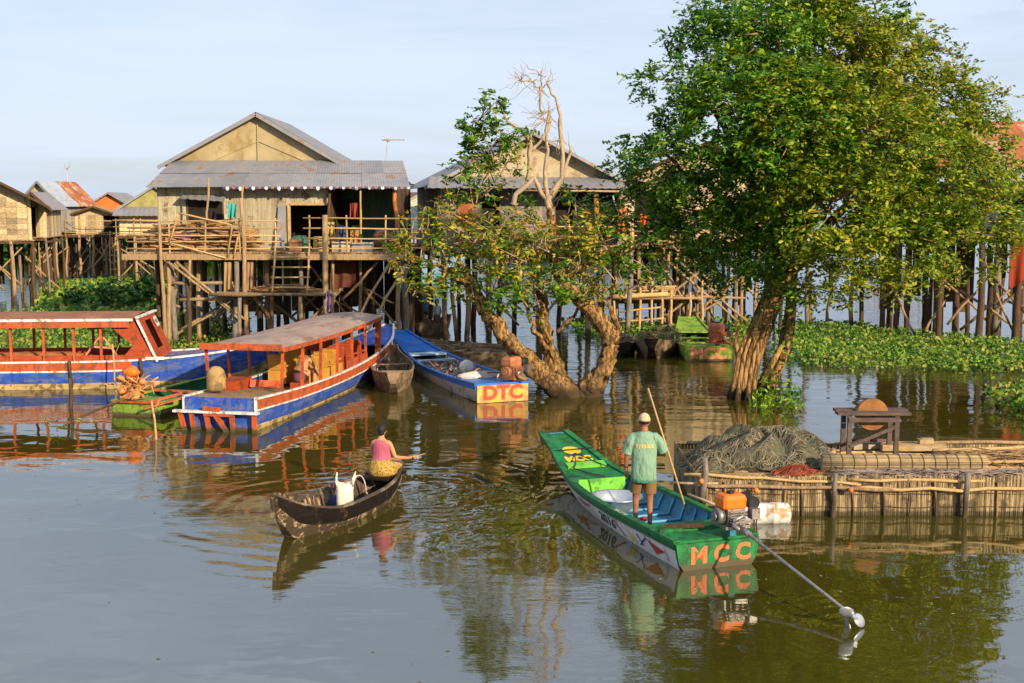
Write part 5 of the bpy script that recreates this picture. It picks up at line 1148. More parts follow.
r_, h_, MxF, LF = canoe('canoe', (hx(417, 46.0), 46.0), (hx(449, 48.5), 48.5), .42, .38, 'small distant canoe carrying two children between the stilts', [M_boatwood], .1, (.5, .6), seats=1, ribs=0)
canoe('canoe', (hx(628, 39.0), 39.0), (hx(612, 43.0), 43.0), .55, .40, 'dark canoe close behind the right fork of the gnarled tree', [M_boatdark, M_boatwood], .12, (.55, .6), seats=1, ribs=0, bands=[(0, 1, 0)])
cg, hg, MG, LG = canoe('canoe', (hx(652, 38.6), 38.6), (hx(664, 43.4), 43.4), .80, .50, 'grey canoe heaped with plants left of the lime green boat', [M_boatdark, M_boatwood], .22, (.70, .7), seats=1, ribs=0, bands=[(0, 1, 1)])
rr_ = empty('plant_heap', MG @ Vector((0, 2.6, .3)), 0, 'heap of yellow-green water plants piled in the grey canoe', 'plants'); V, c = crown([((0, 0, .25), (.8, 1.2, .35))], 16, 24, .15, .13, .5, .2); quads_object('leaves', V, L_hya, rr_)
canoe('canoe', (hx(405, 57), 57), (hx(424, 61), 61), .8, .7, 'dark blue boat far behind the large house stilts', [M_('far_blue', (.02, .04, .09), .6)], .2, (.8, 1.0), seats=0, ribs=0)
canoe('barge', (hx(395, 72), 72), (hx(450, 73), 73), .9, .8, 'distant teal painted boat lying across the gap between houses', [M_('far_teal', (.10, .28, .30), .6)], .5, (.9, .9), seats=0, ribs=0)

# ---- passenger boat with canopy (centre left)
PS = (hx(216, 26.4), 26.4); PB = (hx(389, 38.6), 38.6)
pr, PL, PM = boat_root('passenger_boat', PS, PB, 'blue and orange wooden passenger boat with a faded canopy and open sides')
ph = Hull([(0, .90, .74, .80, -.02), (PL * .2, .98, .64, .82, -.1), (PL * .45, 1.0, .62, .82, -.12), (PL * .68, .94, .74, .70, -.1), (PL * .86, .66, .92, .34, .0), (PL, .16, 1.18, .05, .72)], .05, .03, 50)
ph.outer([(0, .22, 0), (.22, .66, 1), (.66, 1, 2)], [M_cream, M_blue, M_orange], pr, transom_mi=1)
ph.inner(M_('inside_blue', (.03, .08, .30), .6, 3, dirt=(.15, .12, .1), dirt_amt=.4), pr, .16)
ph.rail(M_white, pr, .07, .04, y1=PL); ph.rail(M_white, pr, .02, .035, v=.66, out=.014, name='white_strake')
ph.deckplate(M_blue, pr, PL * .80, PL - .02, .04, .04, 'bow_deck'); ph.deckplate(M_plank, pr, .05, PL * .16, .02, .04, 'stern_deck')
mb = MB(); deck(mb, -.82, .82, PL * .16, PL * .78, .36, .18, .03, 'x'); mb.build('floor_boards', M_('red_floor', (.25, .09, .05), .8, 4), pr)
mb = MB(); mb.box((0, -.03, .58), (1.66, .05, .26)); mb.build('transom_board', M_blue, pr)
mb = MB(); mb.box((-.02, -.16, .44), (2.02, .14, .05)); mb.box((.88, -.05, .62), (.05, .06, .34)); mb.box((-.84, -.05, .62), (.04, .06, .34)); mb.build('stern_rail', M_white, pr)
mb = MB()
for a, b in (((-.90, -.14, .43), (-.74, -.10, -.3)), ((-.62, -.14, .40), (-.55, -.10, -.3)), ((-.28, -.16, .55), (-.16, -.12, -.3)), ((-.12, -.18, .52), (.30, -.14, -.12)), ((.36, -.16, .42), (.38, -.14, -.3)), ((.88, -.14, .42), (.86, -.1, -.3)), ((-.30, -.2, .52), (.10, -.2, .50)), ((-.3, -.18, .40), (.4, -.18, .40)), ((-.42, .25, .4), (-.3, .2, -.3)), ((-.05, .3, .4), (.05, .2, -.3))):
    mb = MB(); mb.beam(a, b, .10, .06, 0, (0, 1, 0)); mb.build('rudder_strut', M_orange, pr)
# canopy: slightly rising and crowned sheet on posts
cy0, cy1 = 1.2, PL * .71; zc0, zc1 = 1.74, 1.78
def czz(y): t = (y - cy0) / (cy1 - cy0); return zc0 - .05 * math.sin(math.pi * t) + (zc1 - zc0) * t
def cw(y): t = (y - cy0) / (cy1 - cy0); return .92 + .06 * math.sin(math.pi * t) - .10 * t
mb = MB(); rings = []
for i in range(25):
    y = cy0 + (cy1 - cy0) * i / 24; w = cw(y) + .1; rings.append([(x * w, y, czz(y) + .10 * (1 - x * x)) for x in np.linspace(-1, 1, 9)] + [(x * w, y, czz(y) + .10 * (1 - x * x) - .03) for x in np.linspace(1, -1, 9)])
mb.loft(rings, sm=False); mb.build('canopy', M_('faded_canopy', (.36, .26, .20), .8, 2, (1, .5, 1), .25, 0, .3, dirt=(.26, .14, .09), dirt_amt=.3, dirt_scale=2, dirt_stretch=(1, .4, 1)), pr)
mb = MB()
for s in (-1, 1):
    for i in range(16): y = cy0 + (cy1 - cy0) * i / 16; y2 = cy0 + (cy1 - cy0) * (i + 1) / 16; mb.beam((s * (cw(y) + .115), y, czz(y) - .05), (s * (cw(y2) + .115), y2, czz(y2) - .05), .03, .10)
mb.beam((-cw(cy0) - .1, cy0 - .03, czz(cy0) + .0), (cw(cy0) + .1, cy0 - .03, czz(cy0) + .0), .04, .15); mb.build('canopy_fascia', M_orange, pr)
for i, q in enumerate(np.linspace(0.02, .96, 7)):
    y = cy0 + (cy1 - cy0) * q
    for s in (-1, 1):
        mb = MB(); w = min(cw(y) + .03, ph.g(y)[0] - .06); mb.beam((s * (ph.g(y)[0] - .06), y, .40), (s * (cw(y) + .04), y + (.12 if i == 6 else 0), czz(y) - .02), .06 if i != 6 else .16, .055, 0, (0, 1, 0)); mb.build('canopy_post', M_orange, pr)
mb = MB(); mb.box((-.55, 1.9, .62), (.5, .9, .5)); mb.box((-.1, 1.6, .48), (.9, .5, .22)); mb.build('engine_box', M_red, pr)
def chair(c, rz, mat, label, h=.9):
    r = empty('wooden_chair', c, rz, label, 'seat', 'seats in the passenger boat'); mb = MB(); mb.box((0, 0, .22), (.50, .5, .34)); mb.build('seat', mat, r)
    mb = MB(); mb.box((0, -.24, .60), (.46, .06, .40), Matrix.Rotation(R(12), 3, 'X')); mb.box((0, -.29, .78), (.38, .08, .07), Matrix.Rotation(R(12), 3, 'X')); mb.box((-.21, -.02, .5), (.04, .46, .04)); mb.box((.21, -.02, .5), (.04, .46, .04)); mb.build('backrest', mat, r)
M_seaty = M_('seat_ochre', (.60, .30, .05), .6, 3, var=.25); M_seatr = M_('seat_red', (.45, .08, .03), .6, 3, var=.25)
ord_ = ['second', 'third', 'fourth', 'fifth', 'sixth', 'last']
k = 0
for i, y in enumerate((4.5, 5.2, 5.9, 6.6, 7.3, 8.0)):
    for s in (-1, 1):
        p = PM @ Vector((s * .42, y, .37)); mm = M_seaty if i < 3 else M_seatr
        chair(p, math.atan2(-(PB[0] - PS[0]), PB[1] - PS[1]) + random.uniform(-.05, .05), mm, '%s seat on the %s side of the passenger boat, %s row from the stern' % ('ochre wooden' if i < 3 else 'red', 'right' if s > 0 else 'left', ['first'] [0] if i == 0 else ord_[i - 1]))
pot('fuel_can', PM @ Vector((-.55, 1.0, .74)), .22, .56, M_('jar_straw', (.40, .26, .10), .8, 4, var=.4, bump=.5, dirt=(.2, .13, .06)), 'tall straw coloured rounded jar on the stern deck of the passenger boat', 'jar', [(.9, 0), (1, .1), (1, .6), (.85, .82), (.45, .97), (.1, 1)])
cloth('folded_cloth', PM @ Vector((-.25, 2.2, .82)), PM @ Vector((.45, 2.35, .80)), .16, C_('cloth_coral', (.60, .12, .05)), 'coral red cloth lying over the box at the back of the passenger boat', 'cloth', .05)

# ---- long boat at the left edge
LS = (-20.5, 32.7); LB = (-6.15, 33.8)
lr, LL, LM = boat_root('passenger_boat', LS, LB, 'long blue and orange covered boat entering from the left edge with a red-brown cabin')
lh = Hull([(0, .95, .85, .82, 0), (LL * .2, 1.05, .78, .9, -.1), (LL * .5, 1.05, .76, .9, -.12), (LL * .72, 1.0, .80, .78, -.1), (LL * .88, .66, 1.0, .38, .0), (LL, .14, 1.38, .05, .85)], .05, .03, 56)
lh.outer([(0, .32, 0), (.32, .70, 1), (.70, 1, 2)], [M_cream, M_blue, M_orange], lr)
lh.inner(M_red, lr, .2); lh.rail(M_white, lr, .07, .05); lh.rail(M_white, lr, .02, .045, v=.70, out=.016, y1=LL * .70, name='white_strake')
lh.deckplate(M_('deck_blue_grey', (.10, .10, .22), .7, 3, dirt=(.3, .25, .2), dirt_amt=.4), lr, LL * .69, LL - .02, .02, .05, 'bow_deck')
# the last third of the side is blue right up to the rail
mb = MB()
for sg in (-1, 1):
    rings = []
    for i in range(13):
        y = LL * .70 + (LL * .995 - LL * .70) * i / 12; rings.append([lh.side(y, v, sg, .008) for v in (.705, .85, .97)])
    mb.loft(rings if sg < 0 else [r[::-1] for r in rings], caps=False, closed=False)
mb.build('bow_side_panel', M_blue, lr)
def ly(px): # local y along the near side for a pixel column
    best = min(((abs(512 + F * (LM @ Vector((-(-1.0), y, 0))).x / (LM @ Vector((1.0, y, 0))).y - px), y) for y in np.linspace(0, LL, 400))); return best[1]
ye = ly(132); mb = MB(); rings = []
rz0, rz1 = 1.92, 1.98
for i in range(13):
    y = .6 + (ye - .6) * i / 12; rings.append([(x * 1.12, y, rz0 + .12 * (1 - x * x)) for x in np.linspace(-1, 1, 9)] + [(x * 1.12, y, rz0 - .03 + .12 * (1 - x * x)) for x in np.linspace(1, -1, 9)])
mb.loft(rings, sm=False); mb.build('canopy', M_('canopy_brown', (.30, .12, .06), .8, 3, (1, .5, 1), .25, 0, .3, dirt=(.2, .1, .05), dirt_amt=.4), lr)
for nm, z, hh, mm, ex in (('white_trim', rz0 - .01, .07, M_white, 1.14), ('canopy_fascia', rz0 - .13, .17, M_orange, 1.12)):
    mb = MB()
    for s in (-1, 1): mb.beam((s * ex, .6, z), (s * ex, ye + (.0 if nm == 'white_trim' else -.1), z), .035, hh)
    mb.build(nm, mm, lr)
for px in (-70, 8, 40, 70, 98):
    for s in (-1, 1):
        mb = MB(); y = ly(px); mb.beam((s * .98, y, .7), (s * .98, y, rz0 - .05), .07, .06, 0, (0, 1, 0)); mb.build('canopy_post', M_orange if s > 0 else M_red, lr)
mb = MB()
for s in (-1, 1): mb.box((s * .93, ye * .5, .80), (.04, ye, .26))
mb.build('low_side_wall', M_red, lr)
# cabin: solid sides, raked front with a dark door opening
yc0, yc1, yc2 = ly(104), ly(136), ly(160)
for s in (-1, 1):
    mb = MB(); x = s * 1.0; P = [(x, yc0 + .35, .78), (x, yc1 + .40, .78), (x, yc1 - .12, rz0 - .03), (x, yc0 - .05, rz0 - .03), (x, yc0 + .3, 1.55), (x, yc0 + .72, 1.2)]
    mb.add(P + [(p[0] - s * .05, p[1], p[2]) for p in P], [(0, 1, 2, 3, 4, 5), (11, 10, 9, 8, 7, 6), (0, 5, 11, 6), (5, 4, 10, 11), (4, 3, 9, 10)])
    mb.build('cabin_side', M_red, lr)
_cs = 0
fa, fb = Vector((0, yc1 + .46, .78)), Vector((0, yc1 - .05, rz0 + .02))
def fpt(x, t, o=0): p = fa.lerp(fb, t); return Vector((x, p.y + o, p.z))
mb = MB()
for x0, x1, t0, t1 in ((-.98, -.42, 0, 1), (.42, .98, 0, 1), (-.42, .42, 0, .22), (-.42, .42, .9, 1)):
    mb.add([fpt(x0, t0), fpt(x1, t0), fpt(x1, t1), fpt(x0, t1), fpt(x0, t0, .05), fpt(x1, t0, .05), fpt(x1, t1, .05), fpt(x0, t1, .05)], [(0, 1, 2, 3), (7, 6, 5, 4), (0, 4, 5, 1), (1, 5, 6, 2), (2, 6, 7, 3), (3, 7, 4, 0)])
mb.build('cabin_front', M_red, lr)
mb = MB(); mb.add([fpt(-.42, .22, -.25), fpt(.42, .22, -.25), fpt(.42, .9, -.25), fpt(-.42, .9, -.25)], [(0, 1, 2, 3)]); mb.build('cabin_opening', M_dark, lr)  # near-black quad painting the shade inside the cabin
mb = MB(); mb.beam(fpt(1.02, -.02, .02), fpt(1.02, 1.04, .02), .05, .10, 0, (1, 0, 0)); mb.beam(fpt(-1.1, 1.03, .08), fpt(1.16, 1.03, .08), .1, .05); mb.box((1.0, yc1 + .42, .84), (.1, .5, .08)); mb.build('cabin_trim', M_white, lr)
d_ = (fb - fa).normalized()
mb = MB(); c0 = fpt(-.68, .80, .075); ux = Vector((1, 0, 0)); 
mb.add([c0 + ux * a * .20 + d_ * b * .15 for a, b in ((-1, -1), (1, -1), (1, 1), (-1, 1))], [(0, 1, 2, 3)]); sp = mb.build('name_plate', M_white, lr)
vs, fs = text_mesh('N31', .2, .004); mb = MB(); mb.add([c0 + Vector((0, .006, 0)) - ux * v.x * .85 + d_ * v.y * .9 for v in vs], fs); mb.build('plate_letters', M_black, sp)
for px, lab in ((67, 'tyre_strap'), (137, 'tyre_strap')):
    mb = MB(); y = ly(px); mb.tube([lh.side(y, 1.04, 1, .03), lh.side(y, .8, 1, .04), lh.side(y, .5 if px > 100 else .2, 1, .05)], .045, 6); mb.build('fender_rope', M_postd, lr)
mb = MB(); a = ly(85)
for x0, z0, x1, z1 in ((-.2, .85, .25, 1.55), (.5, .85, .1, 1.6), (-.1, 1.1, .45, 1.05), (-.15, 1.58, .5, 1.66)): mb.beam((.3, a + x0 * 1.2, z0), (.35, a + x1 * 1.2, z1), .045, .05)
mb.build('folding_rack', M_('pink_wood', (.55, .26, .14), .7), lr)
mb = MB(); mb.ell((0, ly(20), .78), (.55, 1.6, .14), None, 12, 7, 0, .05); mb.build('cushion', M_('cushion_orange', (.55, .20, .06), .8), lr)
# ---- small lime boat with a pile of twigs, in front of the long boat
r5, L5, M5 = boat_root('longtail_boat', (hx(131, 28.2), 28.2), (hx(290, 36.4), 36.4), 'small lime green boat squeezed between the two blue boats')
h5 = Hull([(0, .68, .34, .62, -.05), (L5 * .3, .66, .32, .6, -.1), (L5 * .7, .5, .36, .4, -.1), (L5, .16, .7, .05, .4)], .04, .02, 30)
h5.outer([(0, 1, 0)], [M_lime], r5); h5.inner(M_dgreen, r5, .1); h5.rail(M_lime, r5, .08, .04)
h5.deckplate(M_lime, r5, .02, .9, -.005, .05, 'stern_deck'); mb = MB(); mb.box((0, 1.8, .34), (1.2, .16, .04)); mb.build('thwart', M_orange, r5)
mb = MB(); mb.beam((.15, -.02, .30), (.95, .5, .52), .06, .06); mb.beam((-.6, -.05, .34), (.7, -.06, .36), .05, .05); mb.beam((.4, -.3, .25), (1.1, .2, .45), .12, .03); mb.build('orange_lever', M_orange, r5)
mb = MB(); P0 = Vector((-.25, .25, .4)); mb.box(P0 + Vector((0, 0, .16)), (.42, .36, .34))
for _ in range(90):
    a = P0 + Vector((random.gauss(0, .15), random.gauss(0, .14), random.uniform(0, .42))); mb.tube([a, a + Vector((random.uniform(-.2, .2), random.uniform(-.2, .2), random.uniform(-.05, .25)))], random.uniform(.012, .03), 5)
for _ in range(9): mb.ell(P0 + Vector((random.gauss(0, .14), random.gauss(0, .1), random.uniform(.1, .5))), (.10, .09, .08), None, 7, 5, 0, .2)
o = mb.build('engine_heap', M_('rusty_heap', (.50, .22, .08), .8, 8, var=.5, isl=.6), None, 'rusty tangled engine heap with an orange tank on the small lime green boat', 'boat engine'); o.matrix_world = M5
mb = MB(); mb.ell((0, 0, 0), (.22, .17, .13), None, 9, 6, 0, .22); mb.build('fuel_tank', MC['tank_orange'], o).location = P0 + Vector((0, 0, .62))
tipL = at(40, 438, 26.2); mb = MB(); inv = M5.inverted(); a = P0 + Vector((-.1, -.2, .0)); b = inv @ tipL; mb.tube([a, a.lerp(b, .5) + Vector((0, 0, .04)), b], [.035, .028, .022], 6); mb.build('shaft', M_post, o)
mb = MB(); mb.ell(b, (.12, .05, .14), None, 9, 6); mb.build('propeller', M_('worn_white', (.62, .56, .42), .6), o)
# twiggy water weed by the stake
rr_ = empty('water_weed', G(78, 432), 0, 'small green water weed tuft in front of the long left boat', 'water plant'); V, c = crown([((0, 0, .2), (.35, .3, .28)), ((-.7, .1, .05), (.3, .2, .2))], 22, 14, .1, .11, .3, .2); quads_object('foliage', V, L_hya, rr_)
# ------------------------------------------------------------------ people
def skin_mesh(joints, edges, sub=2):
    names = list(joints); me = bpy.data.meshes.new('b'); me.from_pydata([joints[n][0] for n in names], [(names.index(a), names.index(b)) for a, b in edges], [])
    ob = bpy.data.objects.new('b', me); COL.objects.link(ob)
    ob.modifiers.new('s', 'SKIN'); sm = ob.modifiers.new('u', 'SUBSURF'); sm.levels = sub; sm.render_levels = sub
    for i, n in enumerate(names):
        r = joints[n][1]; r = r if hasattr(r, '__len__') else (r, r); me.skin_vertices[0].data[i].radius = r; me.skin_vertices[0].data[i].use_root = (i == 0)
    dg = bpy.context.evaluated_depsgraph_get(); dg.update(); out = bpy.data.meshes.new_from_object(ob.evaluated_get(dg))
    bpy.data.objects.remove(ob); return out
def ring(c, rx, ry, n=16, ax=(1, 0, 0), ay=(0, 1, 0), wr=0.0, ph=0):
    c = Vector(c); ax = Vector(ax); ay = Vector(ay)
    return [c + (ax * rx * math.cos(a) + ay * ry * math.sin(a)) * (1 + wr * math.sin(5 * a + ph)) for a in [2 * math.pi * k / n for k in range(n)]]
def limb_rings(p, r, n=12):
    """rings along a polyline, for sleeves and trouser legs"""
    p = [Vector(q) for q in p]; out = []; ref = Vector((0, 1, 0))
    for i in range(len(p)):
        t = (p[min(i + 1, len(p) - 1)] - p[max(i - 1, 0)]).normalized(); a = (ref - t * ref.dot(t)).normalized(); b = t.cross(a); out.append(ring(p[i], r[i], r[i], n, a, b, .03, i))
    return out
def hand(mb, wrist, palm, d, nrm, S=1.0, curl=.5, side=1):
    """five fingers rooted in the palm; d: finger direction, nrm: palm normal"""
    d = Vector(d).normalized(); nrm = Vector(nrm).normalized(); s = d.cross(nrm).normalized() * side; palm = Vector(palm)
    mb.ell(palm, (.038 * S, .045 * S, .018 * S), Matrix((s, d, nrm)).transposed(), 8, 6)
    for i, (o, L) in enumerate(((-.027, .070), (-.009, .080), (.009, .075), (.026, .058))):
        a = palm + s * o * S + d * .035 * S; b = a + (d * math.cos(curl * .5) + nrm * math.sin(curl * .5)) * L * .5 * S; c = b + (d * math.cos(curl * 1.6) + nrm * math.sin(curl * 1.6)) * L * .5 * S
        mb.tube([a - d * .02, a, b, c], [.009 * S, .0095 * S, .0085 * S, .006 * S], 6)
    a = palm - s * .034 * S - d * .01; b = a - s * .03 * S + d * .025 * S; c = b + d * .03 * S + nrm * .012; mb.tube([a, b, c], [.011 * S, .010 * S, .007 * S], 6)
def head_bits(mb, c, R_, fwd, up=(0, 0, 1)):
    c = Vector(c); f = Vector(fwd).normalized(); up = Vector(up).normalized(); s = f.cross(up).normalized()
    M = Matrix((s, f, up)).transposed()
    mb.ell(c, (R_ * .80, R_ * .95, R_ * 1.12), M, 16, 12)
    mb.ell(c + f * R_ * .35 - up * R_ * .62, (R_ * .52, R_ * .55, R_ * .48), M, 12, 8)      # jaw
    mb.ell(c + f * R_ * .98 - up * R_ * .22, (R_ * .14, R_ * .2, R_ * .22), M, 8, 6)        # nose
    mb.ell(c + f * R_ * .86 - up * R_ * .58, (R_ * .24, R_ * .1, R_ * .07), M, 8, 5)        # lips
    for q in (-1, 1):
        mb.ell(c + s * q * R_ * .82 - up * R_ * .12, (R_ * .09, R_ * .2, R_ * .30), M, 8, 6)   # ears
        mb.ell(c + s * q * R_ * .32 + f * R_ * .84 + up * R_ * .0, (R_ * .14, R_ * .08, R_ * .07), M, 8, 5)  # eyelids
    return M
def eyes(root, c, R_, fwd, up=(0, 0, 1)):
    c = Vector(c); f = Vector(fwd).normalized(); up = Vector(up).normalized(); s = f.cross(up).normalized(); mb = MB()
    for q in (-1, 1): mb.ell(c + s * q * R_ * .32 + f * R_ * .90, (R_ * .08, R_ * .06, R_ * .045), None, 8, 5)
    mb.build('eyes', M_black, root)
def cap_shell(mb, c, r, M, z0=-.1, n=18, k=7, back=0.0):
    """part of an ellipsoid shell above z0 (local), with the back hanging lower"""
    rings = []
    for j in range(k + 1):
        ring_ = []
        for i in range(n):
            a = 2 * math.pi * i / n; lo = z0 - back * max(0, -math.sin(a)) + .25 * max(0, math.sin(a)) * (1 if back else 0); th0 = math.asin(max(-.95, min(.9, lo))); th = th0 + (math.pi / 2 - th0) * j / k * .995
            ring_.append(Vector(c) + M @ Vector((r[0] * math.cos(th) * math.cos(a), r[1] * math.cos(th) * math.sin(a), r[2] * math.sin(th))))
        rings.append(ring_)
    mb.loft(rings, caps=True)

# ---- the standing man (faces away from the camera, slightly down)
def man():
    base = Vector((2.03, 18.12, .04)); root = empty('person', base, R(-4), 'standing man in a cap, green T-shirt and brown shorts holding a long pole', 'person')
    J = {'pelvis': ((0, 0, .93), (.135, .10)), 'belly': ((0, .0, 1.08), (.13, .095)), 'chest': ((0, .01, 1.28), (.16, .105)), 'upper': ((0, .0, 1.42), (.12, .08)), 'neck': ((0, .02, 1.52), .052), 'skull': ((0, .055, 1.60), .07),
         'shl': ((-.175, 0, 1.42), .055), 'ell': ((-.265, .0, 1.14), .040), 'wrl': ((-.275, .06, .92), .027), 'hal': ((-.27, .08, .86), .03),
         'shr': ((.175, 0, 1.42), .055), 'elr': ((.285, .02, 1.20), .041), 'wrr': ((.345, .24, 1.17), .028), 'har': ((.35, .30, 1.18), .03),
         'hpl': ((-.095, .02, .86), .10), 'knl': ((-.115, .10, .50), .058), 'anl': ((-.12, .06, .09), .037), 'tol': ((-.13, .20, .03), .032),
         'hpr': ((.095, 0, .86), .10), 'knr': ((.095, .02, .50), .058), 'anr': ((.10, -.03, .09), .037), 'tor': ((.12, .11, .03), .032)}
    E = [('pelvis', 'belly'), ('belly', 'chest'), ('chest', 'upper'), ('upper', 'neck'), ('neck', 'skull'), ('upper', 'shl'), ('shl', 'ell'), ('ell', 'wrl'), ('wrl', 'hal'), ('upper', 'shr'), ('shr', 'elr'), ('elr', 'wrr'), ('wrr', 'har'), ('pelvis', 'hpl'), ('hpl', 'knl'), ('knl', 'anl'), ('anl', 'tol'), ('pelvis', 'hpr'), ('hpr', 'knr'), ('knr', 'anr'), ('anr', 'tor')]
    mb = MB(); mb.mesh(skin_mesh(J, E)); hc = Vector((0, .075, 1.655)); hf = Vector((0, .93, -.36)); M = head_bits(mb, hc, .098, hf, (0, .36, .93))
    hand(mb, None, (-.27, .09, .84), (.02, .12, -1), (.6, .6, 0), 1.05, .6, -1)
    hand(mb, None, (.355, .315, 1.185), (-.5, .5, .25), (-.7, -.6, 0), 1.05, 1.3, 1)
    for sx, fx, fy in ((-1, -.13, .20), (1, .12, .11)):
        for i in range(5): mb.tube([(fx + (i - 2) * .016 * sx, fy - .01, .018), (fx + (i - 2) * .019 * sx, fy + .045 - abs(i - 1) * .006, .013)], [.011, .008], 5)
    mb.build('body', M_skin, root); eyes(root, hc, .098, hf, (0, .36, .93))
    mb = MB(); cap_shell(mb, hc, (.084, .104, .116), M, -.05, back=.55); mb.build('hair', M_hair, root)
    cm = C_('cap_cream', (.62, .45, .26)); mb = MB(); cap_shell(mb, hc + Vector((0, 0, .012)), (.094, .116, .122), M, -.05, back=.25); cp = mb.build('cap', cm, root)
    mb = MB(); f = hf.normalized(); s = Vector((1, 0, 0)); u = Vector((0, .36, .93))
    mb.loft([[hc + s * x * .085 + f * (.095 + .085 * q * math.sqrt(max(0, 1 - x * x))) + u * (.03 - .01 * q) + u * o for x in np.linspace(-1, 1, 9)] for q, o in ((0, 0), (1, 0), (1, -.006), (0, -.006))], closed=False, caps=False); mb.build('brim', cm, cp)
    mb = MB(); mb.tube([hc + M @ Vector((.088 * math.cos(a), -.115 * abs(math.sin(a)), .01 + .03 * math.sin(a))) for a in np.linspace(0, math.pi, 9)], .009, 5); mb.build('strap', cm, cp)
    # T-shirt: loose, with folds, and short sleeves
    sm, t, b = _nodes('tshirt_green'); z = t.nodes.new('ShaderNodeTexCoord'); sp = t.nodes.new('ShaderNodeSeparateXYZ'); t.links.new(z.outputs['Object'], sp.inputs[0])
    ad = t.nodes.new('ShaderNodeMath'); ad.operation = 'MULTIPLY_ADD'; t.links.new(noise(t, 7, (1, 1, 1)), ad.inputs[0]); ad.inputs[1].default_value = .09; t.links.new(sp.outputs[2], ad.inputs[2])
    c = ramp(t, ad.outputs[0], [(.80, (.03, .17, .10)), (.845, (.155, .30, .19)), (.98, (.20, .34, .23))]); t.links.new(c, b.inputs['Base Color']); b.inputs['Roughness'].default_value = .9
    bn = t.nodes.new('ShaderNodeBump'); bn.inputs['Strength'].default_value = .9; bn.inputs['Distance'].default_value = .10; t.links.new(noise(t, 3.2, (2.2, 2.2, 1.0), 3, .5), bn.inputs['Height']); t.links.new(bn.outputs[0], b.inputs['Normal'])
    mb = MB(); n = 28; R0 = []
    for z_, rx, ry, wr in ((.735, .195, .150, .035), (.80, .193, .148, .03), (.95, .190, .140, .02), (1.12, .192, .135, .012), (1.28, .205, .132, .006), (1.38, .208, .122, 0), (1.44, .195, .105, 0), (1.485, .145, .090, 0), (1.515, .075, .070, 0)):
        R0.append(ring((0, .005, z_), rx, ry, n, wr=wr, ph=z_ * 4))
    mb.loft(R0, caps=False)
    mb.loft(limb_rings([(-.06, 0, 1.45), (-.15, 0, 1.425), (-.205, 0, 1.36), (-.245, 0, 1.25), (-.268, .005, 1.17)], [.05, .080, .082, .080, .082]), caps=False)
    mb.loft(limb_rings([(.06, 0, 1.45), (.15, 0, 1.425), (.21, 0, 1.37), (.26, .01, 1.27), (.295, .03, 1.205)], [.05, .080, .082, .080, .082]), caps=False)
    sh = mb.build('tshirt', sm, root)
    # printed line across the back of the shirt
    vs, fs = text_mesh('eyeslex', .09, .002); k = .28 / (max(v.x for v in vs) - min(v.x for v in vs)); mb = MB()
    mb.add([Vector((v.x * k, .005 - .134 * math.sqrt(max(0, 1 - (v.x * k / .206) ** 2)) - .006, 1.315 + v.y * k * 1.3)) for v in vs], fs); mb.build('shirt_print', C_('print_yellow', (.60, .52, .18)), sh)
    # shorts
    mb = MB(); mb.loft([ring((0, .005, z_), rx, ry, 20, wr=.01) for z_, rx, ry in ((1.0, .145, .115), (.92, .160, .125), (.84, .172, .128))], caps=False)
    mb.loft(limb_rings([(-.085, .01, .90), (-.095, .03, .78), (-.11, .07, .64), (-.118, .09, .555)], [.105, .108, .102, .100]), caps=False)
    mb.loft(limb_rings([(.085, .0, .90), (.092, .005, .78), (.096, .015, .64), (.097, .02, .555)], [.105, .108, .102, .100]), caps=False)
    mb.build('shorts', C_('shorts_brown', (.20, .11, .035)), root)
    mb = MB(); mb.tube(ring((-.275, .055, .945), .032, .032, 10) + [ring((-.275, .055, .945), .032, .032, 10)[0]], .009, 5); mb.build('bracelet', M_black, root)
    # the pole he holds
    Mw = Matrix.Translation(base) @ Matrix.Rotation(R(-4), 4, 'Z'); hnd = Mw @ Vector((.365, .345, 1.185))
    top = Vector(at(648, 388, 18.45)); d = (hnd - top); low = Vector((2.62, 18.85, .42)); mb = MB(); mb.tube([top, hnd, hnd + (hnd - top).normalized() * 1.75], [.013, .016, .014], 8)
    mb.build('punting_pole', M_bamboo, None, 'long thin wooden pole held by the standing man', 'pole')
man()

